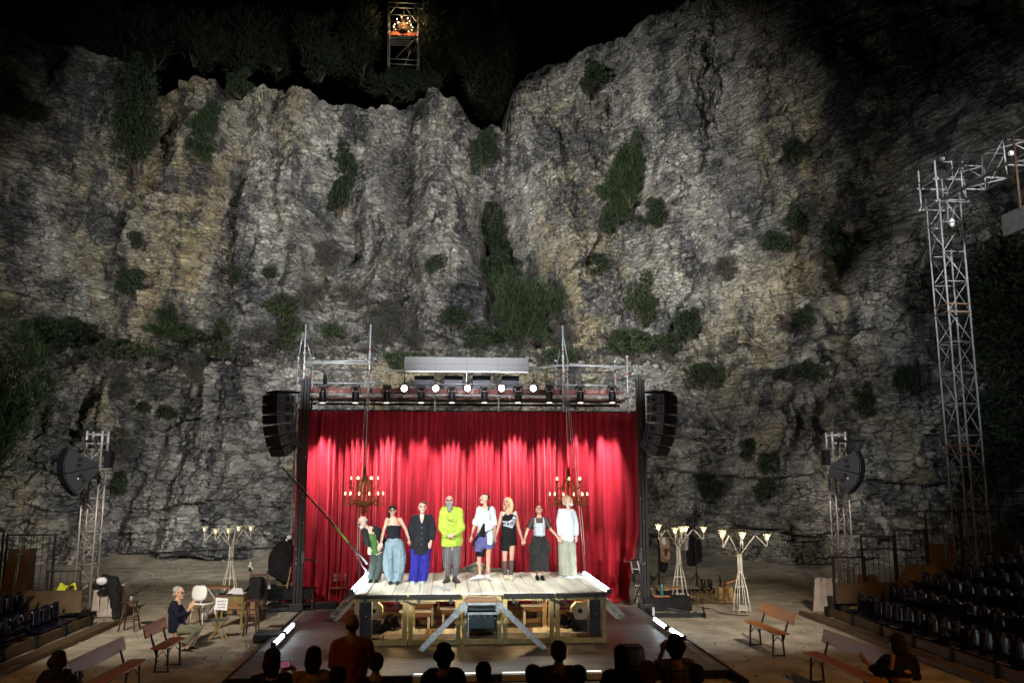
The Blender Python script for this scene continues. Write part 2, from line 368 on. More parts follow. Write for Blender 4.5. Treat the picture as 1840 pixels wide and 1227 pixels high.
col = mix(col, ramp(noise(9, 8).outputs[0], (.3, (.06, .06, .06)), (.7, (.45, .44, .42))), ramp(noise(3.2, 8, (1, 1, 1), .7).outputs[0], (.42, (.55,)), (.52, (.0,))))
def cracks(sc, st, wid):
    wn = noise(1.1, 3); vm = nd(RK, 'ShaderNodeVectorMath', operation='MULTIPLY_ADD'); vm.inputs[1].default_value = (.22, .22, .12)
    L.new(wn.outputs['Color'], vm.inputs[0]); L.new(tc.outputs['Object'], vm.inputs[2])
    mp = nd(RK, 'ShaderNodeMapping'); mp.inputs['Scale'].default_value = st; L.new(vm.outputs[0], mp.inputs[0])
    v = nd(RK, 'ShaderNodeTexVoronoi', feature='DISTANCE_TO_EDGE'); v.inputs['Scale'].default_value = sc; L.new(mp.outputs[0], v.inputs['Vector'])
    r = nd(RK, 'ShaderNodeMapRange'); r.inputs[2].default_value = wid; L.new(v.outputs[0], r.inputs[0])
    v2 = nd(RK, 'ShaderNodeTexVoronoi'); v2.inputs['Scale'].default_value = sc; L.new(mp.outputs[0], v2.inputs['Vector']); sv = nd(RK, 'ShaderNodeSeparateColor'); L.new(v2.outputs['Color'], sv.inputs[0]); return r.outputs[0], sv.outputs[0]
def math2(op, a, b):
    n = nd(RK, 'ShaderNodeMath', operation=op)
    for i, x in enumerate((a, b)):
        if isinstance(x, (int, float)): n.inputs[i].default_value = x
        else: L.new(x, n.inputs[i])
    return n.outputs[0]
k1, r1 = cracks(1.15, (1, .6, 2.5), .035); k2, r2 = cracks(3.4, (1, .8, 2.2), .06)
brk = ramp(noise(1.3, 6, (1, 1, 1.4), .7).outputs[0], (.48, (0,)), (.58, (1,)))                     # where the rock is well jointed
k1b = math2('MAXIMUM', k1, math2('SUBTRACT', .75, brk)); k2b = math2('MAXIMUM', k2, math2('SUBTRACT', 1, ramp(noise(.7, 5, (1, 1, 1.3), .65).outputs[0], (.42, (0,)), (.54, (1,)))))
tint = math2('ADD', .72, math2('ADD', math2('MULTIPLY', r1, .30), math2('MULTIPLY', r2, .28)))
dirt = math2('MULTIPLY', tint, math2('ADD', .30, math2('MULTIPLY', math2('MULTIPLY', k1b, k2b), .70)))
hsv = nd(RK, 'ShaderNodeHueSaturation'); L.new(dirt, hsv.inputs['Value']); L.new(col, hsv.inputs['Color']); L.new(hsv.outputs[0], B.inputs['Base Color'])
h = math2('ADD', math2('MULTIPLY', k1b, 1.0), math2('MULTIPLY', k2b, .5)); h = math2('ADD', h, math2('MULTIPLY', r1, .5)); h = math2('ADD', h, math2('MULTIPLY', r2, .3))
h = math2('ADD', h, math2('MULTIPLY', noise(9, 8, (1, 1, 1), .7).outputs[0], .8))
bp = nd(RK, 'ShaderNodeBump'); bp.inputs['Strength'].default_value = 1; bp.inputs['Distance'].default_value = .10
L.new(h, bp.inputs['Height']); L.new(bp.outputs[0], B.inputs['Normal'])
cliff = np_mesh('cliff', V, Q, RK, False); tag(cliff, kind='structure')

# sight-line lookup: nearest rock vertex behind a photo pixel
cy, sy, cp, sp = math.cos(YAW), math.sin(YAW), math.cos(PIT), math.sin(PIT)
dx, dy, dz = V[:, 0], V[:, 1], V[:, 2] - CH
fwh = dx * sy + dy * cy; rr = dx * cy - dy * sy
fw = fwh * cp + dz * sp; uu = -fwh * sp + dz * cp
PX, PY = 920 + F * rr / fw, 613.5 - F * uu / fw
def rock(px, py):
    m = np.nonzero((abs(PX - px) < 7) & (abs(PY - py) < 7) & (fw > 5))[0]
    if not len(m): return P(px, py, 40)
    k = m[np.argmin(fw[m])]; return Vector(V[k])

# ------------------------------------------------------------------ ground
GM = M('sandy_quarry_floor', (.36, .32, .25), .95, 0, .34, 1.6, 1.0, 22, spec=.1)
gx = np.concatenate([np.linspace(-200, -30, 8), np.arange(-25, 25, .25), np.linspace(30, 200, 8)]); gy = np.concatenate([np.linspace(-200, -5, 8), np.arange(0, 40, .25), np.linspace(45, 300, 8)])
A, Bq = np.meshgrid(gx, gy); C = np.where((abs(A) < 25) & (Bq > 0) & (Bq < 40), .012 * fbm(A * .8, Bq * .8, 3) + .003 * fbm(A * 5, Bq * 5, 4), 0)
C = C - .02
C = C + .35 * sst(34.2, 36.8, Bq) * (abs(A) < 14)
nr_, nc_ = A.shape; ix = np.arange(nr_ * nc_).reshape(nr_, nc_)
tag(np_mesh('ground', np.stack([A, Bq, C], -1).reshape(-1, 3), np.stack([ix[:-1, :-1], ix[:-1, 1:], ix[1:, 1:], ix[1:, :-1]], -1).reshape(-1, 4), GM), kind='structure')
def cloth_patch(name, px, m, z=.012):
    mb = MB(); p = [G(*q, z) for q in px]; mb.prism([v - Vector((0, 0, .02)) for v in p], (0, 0, .024)); return mb.build(name, m, at=(p[0].x, p[0].y, 0))

# ------------------------------------------------------------------ foliage
LEAF = M('shrub_leaves', (.038, .054, .019), .7, 0, .35, 1.5, island=.55)
LEAFD = M('dark_shrub_leaves', (.022, .038, .013), .75, 0, .35, 1.5, island=.5)
LEAFG = M('grey_brush', (.09, .085, .07), .85, 0, .35, 2, island=.5)
PINE = M('pine_needles', (.028, .050, .014), .7, 0, .35, 1.2, island=.5)
BARK = M('bark', (.09, .065, .045), .9, 0, .3, 6, .5, 20)
PINEL = M('lightened_pine_needles', (.035, .062, .016), .7, 0, .35, 1.2, island=.5)  # needles lightened in colour where the floods hardly reach
LEAFN = M('unlit_tree_leaves', (.012, .022, .007), .8, 0, .35, 1.5, island=.5)  # leaf colour darkened to keep these trees in shade
def leaves(c, r, n, ln, wd, upw=.6, clump=9, hole=.25, seed=0):
    "n leaf blades filling an uneven ellipsoid"
    g = np.random.default_rng(seed + 17); c = np.array(c)
    cc = g.normal(size=(clump, 3)); cc /= np.linalg.norm(cc, axis=1)[:, None]; cc *= (g.uniform(.2, .98, (clump, 1))); 
    cr = g.uniform(.13, .46, clump)
    k = g.integers(0, clump, n); d = g.normal(size=(n, 3)); d /= np.linalg.norm(d, axis=1)[:, None]
    p = cc[k] + d * (cr[k] * g.uniform(.5, 1.05, n) ** .6)[:, None]
    out = p * np.array(r) + c
    ax = d * .7 + g.normal(size=(n, 3)) * .5 + np.array([0, 0, upw]); ax /= np.linalg.norm(ax, axis=1)[:, None]
    sd = np.cross(ax, g.normal(size=(n, 3))); sd /= np.linalg.norm(sd, axis=1)[:, None]
    l = (ln * g.uniform(.6, 1.4, n))[:, None]; w = (wd * g.uniform(.6, 1.4, n))[:, None]
    v = np.stack([out - sd * w * .5, out + sd * w * .5, out + ax * l + sd * w * .15, out + ax * l * .98 - sd * w * .15], 1).reshape(-1, 3)
    return v, np.arange(4 * n).reshape(-1, 4), cc * np.array(r) + c
def shrub(px, py, w, h, m, label, cat='shrub', name='shrub', upw=.6, n=None, ln=.22, wd=.05, off=.35, group='shrubs growing on the cliff', seed=0, Yd=None, trunk='stem', crown='foliage', flat=.8):
    b = rock(px, py + h * .45) if Yd is None else P(px, py + h * .45, Yd)
    if Yd is None: q = P(px, py, b.y - off); b = P(px, py + h * .5, b.y - off)
    else: q = P(px, py, Yd)
    k = (q - Vector((0, 0, CH))).length / F
    rx, rz = w * k / 2, h * k / 2
    t = thing(name, label, cat, b, group=group)
    n = n or int(min(11000, 500 + 1100 * rx * rz * 4))
    v, f, cc = leaves(q, (rx, max(.3, min(rx, 2.0) * flat), rz), n, ln, wd, upw, clump=max(8, int(12 + rx * rz * 5)), seed=seed)
    o = np_mesh(crown, v - np.array(b), f, m, False); o.parent = t
    mb = MB(); base_ = Vector(b) + Vector((0, .25, -.05))
    for i in [i for i in range(len(cc)) if cc[i][2] < q.z + rz * .2][:6]:
        e_ = Vector(cc[i]); mid = (base_ + e_) / 2 + Vector((random.uniform(-.1, .1), 0, -.08)) 
        mb.path([base_, mid, e_], [.02 + .012 * rz, .012 + .006 * rz, .005], 5)
    mb.build(trunk, BARK, t)
    return t
def place(px, py): return ('left of the stage' if px < 500 else 'right of the stage' if px > 1180 else 'above the stage')
SH = [ # px, py, w, h, material, up, label
 (243, 215, 100, 210, LEAFD, .7, 'big dark shrub filling the notch at the upper left of the cliff'),
 (868, 265, 44, 90, LEAFD, .5, 'dark brush hanging at the top of the central gully'),
 (888, 478, 100, 60, LEAFD, .5, 'dark undergrowth behind the top of the big pine'),
 (590, 455, 84, 64, LEAFG, .4, 'grey brown brush under the tall bush in the left hollow'),
 (640, 535, 90, 44, LEAFG, .5, 'grey brown brush on the slope above the left scaffold mast'),
 (560, 530, 70, 50, LEAFG, .5, 'brown scrub on the slope left of the scaffold masts'),
 (1015, 600, 60, 50, LEAFG, .5, 'brown scrub just right of the big pine'),
 (470, 600, 60, 30, LEAFG, .5, 'brown scrub on the left ledge near the scaffold'),
 (345, 660, 50, 46, LEAFG, .2, 'brown brush hanging below the left ledge'),
 (1300, 480, 60, 40, LEAFG, .3, 'brown brush on the bedded rock of the right cliff'),
 (364, 232, 55, 105, PINE, .9, 'bright green conical bush high on the left cliff face'),
 (610, 315, 66, 150, LEAFD, .8, 'tall dark green bush in the hollow left of the centre of the cliff'),
 (430, 150, 45, 45, LEAFD, .6, 'small dark bush on the cliff rim at the head of the yellow streak'),
 (1060, 145, 44, 60, LEAFD, .5, 'dark rounded bush hanging high on the right hand buttress'),
 (1135, 310, 62, 120, PINE, .9, 'tall green pine bush on the right hand buttress'),
 (1105, 355, 70, 80, PINE, .8, 'low yellowish green bush at the foot of the tall pine bush'),
 (1172, 385, 55, 60, LEAFD, .4, 'rounded grey green bush just right of the pine bush'),
 (1092, 405, 40, 40, LEAFD, .5, 'small dark bush under the pine bush'),
 (880, 340, 40, 130, LEAFD, .8, 'narrow dark bush high in the central gully'),
 (905, 420, 90, 110, LEAFD, .7, 'wide dark bush in the lower part of the central gully'),
 (938, 550, 128, 150, PINE, 1.2, 'big bright green bushy pine above the stage'),
 (776, 478, 44, 40, LEAFD, .5, 'small dark tuft left of the foot of the central gully'),
 (1076, 470, 38, 44, LEAFD, .3, 'small dark rounded bush right of the central gully'),
 (1156, 540, 52, 95, LEAF, -.2, 'narrow hanging olive green bush right of the big pine'),
 (1240, 580, 50, 60, LEAFD, .2, 'dark green bush beside the hanging olive bush'),
 (1130, 615, 100, 60, LEAF, .4, 'wide low dark green bush on the ledge right of the big pine'),
 (1205, 620, 50, 46, LEAF, .4, 'small green bush at the right end of the ledge'),
 (1275, 675, 66, 46, LEAF, -.1, 'slanting dark green bush low on the right cliff'),
 (1556, 720, 34, 54, LEAF, -.1, 'small hanging green bush above the right speaker tower'),
 (1632, 680, 50, 60, LEAFD, .3, 'dark round bush left of the tall lighting tower'),
 (1430, 268, 50, 44, LEAFD, .4, 'dim bush far up on the right cliff'),
 (1395, 436, 60, 34, LEAFD, .4, 'low dark brush half way up the right cliff'),
 (1432, 400, 36, 60, LEAFD, .7, 'dark bush above the low brush on the right cliff'),
 (1450, 570, 30, 50, LEAFD, .3, 'small dark bush on the right cliff under the overhang'),
 (1460, 665, 60, 40, LEAFD, .4, 'dark brush patch right of the pale yellow rock wall'),
 (1510, 450, 50, 80, LEAFD, .7, 'dark upright bush left of the top of the lighting tower leg'),
 (232, 506, 62, 36, LEAFD, .5, 'dark bush in the middle of the left cliff'),
 (424, 495, 32, 32, LEAFD, .5, 'small dark bush beside the yellow streak on the left cliff'),
 (484, 495, 22, 26, LEAFD, .5, 'tiny dark bush right of the yellow streak'),
 (242, 432, 22, 26, LEAFD, .5, 'tiny dark bush above the middle of the left cliff'),
 (40, 195, 70, 36, LEAFD, .4, 'dim flat bush at the far upper left'),
 (225, 625, 95, 36, LEAF, .4, 'long low green bush on the left ledge'),
 (320, 600, 130, 40, LEAF, .4, 'wide low green bush on the left ledge right of the long one'),
 (297, 575, 34, 50, LEAFD, .7, 'leafy dark sapling on the left ledge'),
 (398, 594, 26, 40, LEAF, .6, 'small bright green bush on the left ledge'),
 (395, 630, 44, 24, LEAF, .5, 'low bush at the lip of the left ledge'),
 (505, 555, 80, 46, LEAF, .5, 'green bush above the left end of the scaffold'),
 (520, 598, 60, 44, LEAF, .5, 'green bush on the ledge behind the left scaffold pole'),
 (600, 595, 50, 30, LEAF, .5, 'low green bush between the two left scaffold poles'),
 (690, 575, 110, 70, LEAFG, .5, 'sparse twiggy bush with small pale leaves above the stage'),
 (815, 565, 50, 50, LEAFD, .4, 'dark brush clump left of the big pine'),
 (860, 605, 100, 34, LEAF, .4, 'low green ground bush in front of the big pine'),
 (745, 610, 50, 28, LEAFG, .4, 'pale flowering tuft above the grey board'),
 (720, 650, 90, 34, LEAF, .4, 'low green bush behind the left end of the grey board'),
 (1010, 640, 60, 36, LEAF, .4, 'low dark bush behind the right scaffold mast'),
 (95, 600, 110, 60, LEAFD, .5, 'dark bush on the far left ledge'),
 (218, 862, 26, 40, LEAFD, .2, 'small dark bush low on the left cliff beside the speaker tower'),
 (215, 800, 60, 50, LEAFG, .2, 'dull bush on the rock just right of the left speaker tower'),
 (258, 733, 20, 14, LEAF, .4, 'tiny green tuft on the left lower cliff'),
 (300, 742, 30, 20, LEAF, .4, 'little green cushion on the left lower cliff'),
 (220, 690, 50, 60, LEAFG, .2, 'brown brush patch on the left lower cliff'),
 (1348, 810, 30, 36, LEAFD, .2, 'small dim bush low on the right cliff'),
 (1380, 830, 34, 40, LEAFD, .2, 'dim bush low on the right cliff left of the speaker tower'),
 (1270, 870, 50, 60, LEAFD, .2, 'dull creeper on the lower wall behind the right lamps'),
 (1370, 880, 44, 40, LEAFD, .2, 'dark creeper patch on the lower wall right of the lamps'),
]
for i, s in enumerate(SH):
    px, py, w, h, m, u, lab = s
    pine = m is PINE
    small = w * h < 1500
    big = w * h > 8000
    shrub(px, py, w, h, m, lab, upw=u, ln=.24 if pine else .13, wd=.03 if pine else .055 if m is not LEAFG else .025, seed=i,
          name='pine_bush' if pine else 'shrub', trunk='trunk' if big else 'stem', crown='crown' if big else 'foliage', off=.7 if big else .3 if small else .5)
shrub(722, 152, 150, 44, LEAFN, 'low dark bushes hiding the foot of the rim scaffold tower', 'shrub', 'shrub', .5, 5000, .3, .06, Yd=44.2, group='trees along the cliff rim', seed=401)
# big pine at the left edge of the frame, in front of the rock
shrub(-5, 720, 150, 240, PINEL, 'big dark green pine rising at the left edge of the yard', 'tree', 'pine_tree', .9, 9000, .34, .04, Yd=32.5, group='trees round the quarry', seed=99, trunk='trunk', crown='crown')
# trees on the rim
RT = [(50, 30, 130, 120), (160, 50, 110, 110), (275, 75, 90, 110), (345, 70, 90, 100), (430, 80, 90, 110), (500, 75, 100, 110), (575, 85, 90, 130), (650, 70, 90, 150), (790, 75, 90, 150), (845, 100, 80, 150), (900, 90, 60, 170), (880, 170, 70, 80), (1180, 10, 120, 60), (1300, 0, 140, 70), (1430, -10, 140, 90)]
for i, (px, py, w, h) in enumerate(RT):
    side = 'over the left cliff' if px < 540 else 'near the scaffold tower' if px < 860 else 'at the head of the central gully' if px < 1000 else 'over the right cliff'
    nth = ['first', 'second', 'third', 'fourth', 'fifth', 'sixth', 'first', 'second', 'third', 'fourth', 'first', 'second', 'first', 'second', 'third'][i]
    shrub(px, py, w, h, LEAFN, 'dark rim pine %s, %s from the left there' % (side, nth), 'tree', 'pine_tree', .9, 4500, .4, .06, Yd=45.5 + (i % 3), group='trees along the cliff rim', seed=200 + i, trunk='trunk', crown='crown')
shrub(1810, 560, 150, 330, LEAFN, 'dark leafy tree behind the tall lighting tower', 'tree', 'tree', .3, 8000, .2, .12, Yd=27.5, group='trees round the quarry', seed=301, trunk='trunk', crown='crown')
shrub(1800, 780, 130, 170, LEAFN, 'dark bushy tree behind the right seating', 'tree', 'tree', .3, 5000, .2, .12, Yd=26.5, group='trees round the quarry', seed=302, trunk='trunk', crown='crown')
# scrub and rubble over the ledge
g = np.random.default_rng(5)
lm = np.nonzero((seg.ravel() == 1) & (X.ravel() > -21) & (X.ravel() < 13))[0]
pick = g.choice(lm, 520, replace=False); vs = []; fs = []; k = 0
for j in pick:
    n = int(g.integers(12, 40)); c = V[j]; 
    v, f, _ = leaves(c + np.array([0, -.1, .08]), (g.uniform(.15, .5), .3, g.uniform(.1, .28)), n, .16, .04, 1.0, 4, seed=int(j))
    vs.append(v); fs.append(f + k); k += len(v)
tag(np_mesh('ledge_scrub', np.concatenate(vs), np.concatenate(fs), LEAFG, False), 'dry scrub and herbs covering the ledge half way up the cliff', 'scrub', kind='stuff')
mb = MB()
for j in g.choice(lm, 900, replace=False):
    s_ = g.uniform(.04, .16); mb.ell(V[j] + np.array([0, 0, s_ * .4]), (s_ * g.uniform(.8, 1.5), s_, s_ * .7), n=5, m=3)
for j in range(160):
    s_ = g.uniform(.02, .07); x_ = g.uniform(-16, 14); mb.ell((x_, 36.0 - abs(x_ + 1) * .03 + g.normal() * .3, .12), (s_ * 1.3, s_, s_), n=5, m=3)
tag(mb.build('loose_stones', ROCKL), 'pale loose stones scattered on the ledge and at the foot of the cliff', 'stones', kind='stuff')

mb = MB(); g = np.random.default_rng(21)
for j in range(2600):
    x_ = g.uniform(-11, 10.5); y_ = g.uniform(14, 34)
    if -3.8 < x_ < 5.1 and y_ < 23: continue
    s_ = g.uniform(.008, .03); mb.ell((x_, y_, s_ * .4 + .0), (s_ * 1.3, s_, s_ * .7), n=4, m=2)
tag(mb.build('gravel', ROCKL), 'small pale stones lying all over the sandy yard', 'gravel', kind='stuff')
# ------------------------------------------------------------------ black performance floor
FZ = .12; YF, YB = 17.4, 21.1; DZ = 1.12
FLR = M('black_dance_floor', (.10, .092, .088), .5, 0, .4, 1.3, .3, 25, (1, 3, 1), spec=.3)
t = thing('stage_floor', 'low dark scuffed performance floor in front of the red curtain', 'stage floor', (.65, 18, 0))
mb = MB(); xs = np.linspace(-3.57, 4.93, 6); ys = np.linspace(14.9, 22.1, 6)
for a in range(5):
    for b in range(5): mb.box(((xs[a] + xs[a + 1]) / 2, (ys[b] + ys[b + 1]) / 2, FZ - .02), (xs[a + 1] - xs[a] - .006, ys[b + 1] - ys[b] - .006, .04))
mb.build('floor_panel', FLR, t)
mb = MB()
for x in (-3.6, 4.96): mb.box((x, 18.1, .065), (.05, 8.0, .13))
mb.box((.68, 14.86, .06), (8.5, .05, .12)); mb.build('edge_board', BLKM, t)
mb = MB()
for x in np.linspace(-3.3, 4.7, 9): mb.box((x, 18.3, .045), (.06, 7.0, .09))
mb.build('joist', BLKM, t)
TAPE = M('floor_tape', (.4, .32, .22), .7)
mb = MB(); mb.box((-3.50, 20.6, FZ + .003), (.03, 2.4, .004)); mb.box((4.8, 17.0, FZ + .003), (.03, 3.2, .004)); mb.box((3.9, 15.9, FZ + .003), (.012, 3.0, .004)); mb.build('floor_tape', TAPE, t)

# ------------------------------------------------------------------ wooden stage platform
t = thing('stage_platform', 'raised plank deck on open timber frames that the performers stand on', 'stage', (.7, 19.2, FZ))
x0, x1 = -1.82, 3.27; mb = MB(); n = 20; w = (x1 - x0) / n
PLK = M('scrubbed_planks', (.78, .73, .60), .65, 0, .36, 2.6, .35, 26, (1, .15, 1), island=.16)
for i in range(n): mb.box((x0 + (i + .5) * w, (YF + YB) / 2 + random.uniform(-.01, .01), DZ - .02), (w - .018, YB - YF, .04))
mb.build('deck', PLK, t, bevel=.003)
xb = [x0, x0 + 1.07, x0 + 2.14, x0 + 2.96, x0 + 4.02, x1]
for j, y in enumerate((YF + .05, YF + 1.25, YF + 2.45, YB - .05)):
    for i in range(5):
        a, b = xb[i] + .015, xb[i + 1] - .015; mb = MB(); hz = DZ - .06
        mb.box(((a + b) / 2, y, FZ + .055), (b - a - .18, .05, .10)); mb.box(((a + b) / 2, y, hz - .05), (b - a - .18, .05, .10))
        for q in (a + .045, b - .045): mb.box((q, y, (FZ + hz) / 2), (.088, .055, hz - FZ - .004))
        mb.build('timber_frame', TIMG if j == 0 else TIM, t, bevel=.002)
for i in range(6):
    mb = MB(); x = xb[i]
    for z in (FZ + .06, hz - .05): mb.box((min(max(x, x0 + .04), x1 - .04), (YF + YB) / 2, z), (.04, YB - YF - .25, .09))
    mb.build('side_rail', TIM, t)
for i in (0, 1, 3, 4):
    mb = MB(); mb.box(((xb[i] + xb[i + 1]) / 2, YF - .03, DZ - .055), (xb[i + 1] - xb[i] - .04, .03, .075)); mb.build('edge_trim', BLK, t, bevel=.003)
    for q in (xb[i] + .22, xb[i + 1] - .22): mb = MB(); mb.box((q, YF - .012, DZ - .15), (.05, .02, .12)); mb.ell((q, YF - .022, DZ - .18), (.012, .012, .012), n=6, m=4); mb.build('bracket', STEEL, t)
for q in (xb[1], xb[4]): mb = MB(); mb.path([(q - .1, YF - .02, 1.0), (q + .1, YF - .05, .93), (q + .2, YF - .04, .9)], .02, 6); mb.path([(q, YF - .02, 1.05), (q + .1, YF - .05, .98), (q + .14, YF - .04, .84)], .006, 5); mb.build('cable', BLK, t)

def ramp_(name, label, top, bot, wd, wid, n, group, steps=True):
    "ladder-like metal ramp; wd = unit vector across"
    t = thing(name, label, 'ramp', bot, group=group); top, bot, wd = Vector(top), Vector(bot), Vector(wd)
    for s in (-1, 1):
        mb = MB(); o = wd * (wid / 2 * s); mb.bar(bot + o, top + o, .03, .10); mb.bar(bot + o + Vector((0, 0, .055)), top + o + Vector((0, 0, .055)), .05, .012); mb.build('stringer', GALV, t)
    for i in range(n):
        q = bot.lerp(top, (i + .35) / n); mb = MB(); mb.bar(q - wd * wid / 2, q + wd * wid / 2, .06 if i % 2 else .09, .035)
        for s in (-1, 1): mb.bar(q + wd * (wid * .42 * s) - Vector((0, 0, .02)), q + wd * (wid * .42 * s) + (top - bot).normalized() * .1, .03, .03)
        mb.build('tread', GALV, t)
    mb = MB(); mb.bar(bot - wd * (wid / 2 + .03) + Vector((0, 0, .0)), bot + wd * (wid / 2 + .03), .10, .02); mb.build('foot_plate', GALV, t); return t
lt = P(837, 1071, 17.1); rt = P(893, 1071, 17.1); lb = G(758, 1167, FZ); rb = G(977, 1167, FZ)
ramp_('ramp', 'galvanised ladder ramp going down to the left from the central landing', (lt.x, 17.05, .97), (lb.x, 17.0, FZ + .02), (.12, .99, 0), .30, 7, 'metal ramps of the stage')
ramp_('ramp', 'galvanised ladder ramp going down to the right from the central landing', (rt.x, 17.05, .97), (rb.x, 17.0, FZ + .02), (-.12, .99, 0), .30, 7, 'metal ramps of the stage')
q0 = G(597, 1114, FZ); q1 = P(639, 1071, 19.0)
ramp_('ramp', 'galvanised ladder ramp at the left flank of the platform', (x0 - .02, q0.y + .5, .98), (q0.x, q0.y, FZ + .02), (.5, -.86, 0), .34, 6, 'metal ramps of the stage')
q0 = G(1116, 1110, FZ)
ramp_('ramp', 'galvanised ladder ramp at the right flank of the platform', (x1 + .02, q0.y + .4, .98), (q0.x, q0.y, FZ + .02), (.5, .86, 0), .34, 6, 'metal ramps of the stage')
# landing
mx = (lt.x + rt.x) / 2; wl_ = rt.x - lt.x
t = thing('stair_landing', 'metal landing box between the two front ramps', 'landing', (mx, 17.1, FZ))
mb = MB(); mb.box((mx, 17.12, 1.03), (wl_, .46, .05)); mb.build('top_plate', WOOD, t, bevel=.004)
mb = MB()
for z in (.98, .80): mb.bar((mx - wl_ / 2, 16.9, z), (mx + wl_ / 2, 16.9, z), .05, .045)
for s in (-1, 1): mb.bar((mx + s * wl_ / 2, 16.9, .78), (mx + s * wl_ / 2, 16.9, 1.0), .05); mb.bar((mx + s * wl_ / 2, 17.34, .78), (mx + s * wl_ / 2, 17.34, 1.0), .05)
for s in (-1, 1): mb.bar((mx + s * wl_ / 2, 16.9, .98), (mx + s * wl_ / 2, 17.34, .98), .045)
mb.build('frame', GALV, t)
mb = MB()
for z in (.86, .92): mb.box((mx, 17.0, z), (wl_ - .1, .02, .035))
mb.box((mx, 16.98, .64), (wl_ - .12, .03, .26)); mb.build('backing_plate', M('petrol_blue_steel', (.03, .055, .065), .5, .5), t)
mb = MB()
for i in range(4): mb.ell((mx - wl_ * .32 + i * wl_ * .21, 16.96, .74), (.012, .01, .012), n=8, m=5)
for s in (-1, ): mb.tube((mx - wl_ * .42, 16.98, .78), (mx - wl_ * .42, 16.98, .36), .012, 8); mb.ell((mx - wl_ * .42, 16.98, .66), (.03, .02, .012)); mb.ell((mx - wl_ * .42, 16.98, .36), (.02, .02, .03))
mb.build('bolt', ALU, t)

# things below the deck
def speaker(x, y, label):
    t = thing('loudspeaker', label, 'loudspeaker', (x, y, FZ + .06), group='loudspeakers under the deck')
    for k in range(2):
        mb = MB(); mb.box((x, y, FZ + .09 + .205 + k * .42), (.235, .28, .40)); c = mb.build('cabinet', SPK, t, bevel=.01)
        mb = MB(); mb.box((x, y - .146, FZ + .09 + .205 + k * .42), (.215, .016, .375)); mb.build('grille', NAVY, c, bevel=.005)
    mb = MB(); mb.ell((x + .01, y - .158, FZ + .55), (.012, .008, .012)); mb.build('badge', WHITE, t)
pl = P(658, 1115, YF + .3); pr = P(1067, 1115, YF + .3)
speaker(pl.x, YF + .28, 'tall dark two cabinet loudspeaker under the left end of the deck')
speaker(pr.x, YF + .28, 'tall dark two cabinet loudspeaker under the right end of the deck')
def horn(x, y, z, label):
    t = thing('horn_speaker', label, 'horn speaker', (x, y, z - .4), group='wooden horn speakers'); r = .19
    poly = [(x + r * math.cos(a) * 1.0, y, z + r * math.sin(a)) for a in [rad(k * 45 + 22.5) for k in range(8)]]
    mb = MB(); mb.prism(poly, (0, .16, 0)); mb.build('wooden_box', M('birch_ply', (.55, .47, .32), .7, 0, .1, 6), t, bevel=.004)
    q = Matrix.Rotation(rad(90), 3, 'X')
    mb = MB(); mb.lathe([(.09, .0), (.095, .012), (.07, .008), (.02, -.02)], (x, y - .002, z), 20, q); mb.build('horn', CREAM, t, True)
    mb = MB(); mb.lathe([(.04, .0), (.045, .03), (.01, .035)], (x, y - .002, z), 14, q); mb.build('driver', BLK, t, True)
    mb = MB(); mb.box((x, y + .1, (z - r + FZ + .1) / 2), (.3, .25, z - r - FZ - .1)); mb.build('plinth', STEEL, t)
q = P(672, 1097, YF + .75); horn(q.x, YF + .75, q.z, 'pale octagonal wooden horn speaker beside the left under deck loudspeaker')
q = P(1042, 1097, YF + .75); horn(q.x, YF + .75, q.z, 'pale octagonal wooden horn speaker beside the right under deck loudspeaker')
def lantern(px, py, s, label):
    b = P(px, py, YF + .45); t = thing('stage_lantern', label, 'stage lantern', (b.x, b.y, FZ), group='floor lanterns under the deck')
    d = Vector((s * .55, -.35, .35)).normalized(); c = Vector((b.x, b.y, FZ + .27)); q = d.to_track_quat('Z', 'Y').to_matrix()
    mb = MB(); mb.lathe([(.03, -.17), (.075, -.15), (.09, -.05), (.09, .08), (.105, .1), (.105, .15), (.08, .15), (.06, .1)], c, 18, q); mb.build('housing', BLKM, t, True)
    mb = MB()
    for k in range(4):
        a = k * math.pi / 2; u = q @ Vector((math.cos(a), math.sin(a), 0)); v = q @ Vector((-math.sin(a), math.cos(a), 0)); o = c + d * .15 + u * .1
        mb.prism([o - v * .09, o + v * .09, o + v * .12 + d * .13 + u * .07, o - v * .12 + d * .13 + u * .07], u * .006)
    mb.build('barn_door', BLKM, t)
    mb = MB(); mb.path([c + Vector((-.11, 0, 0)), c + Vector((-.11, 0, -.14)), c + Vector((.11, 0, -.14)), c + Vector((.11, 0, 0))], .01); mb.tube((b.x, b.y, FZ), (b.x, b.y, FZ + .14), .02); mb.build('yoke', ALU, t)
    mb = MB(); mb.path([(b.x, b.y, FZ + .05), (b.x + .15 * s, b.y + .02, FZ + .03), (b.x + .3 * s, b.y + .1, FZ + .02), (b.x + .5 * s, b.y + .3, FZ + .03)], .008, 5); mb.build('cable', BLK, t)
lantern(688, 1150, 1, 'black lantern with barn doors on the floor inside the left timber bay')
lantern(1034, 1150, -1, 'black lantern with barn doors on the floor inside the right timber bay')
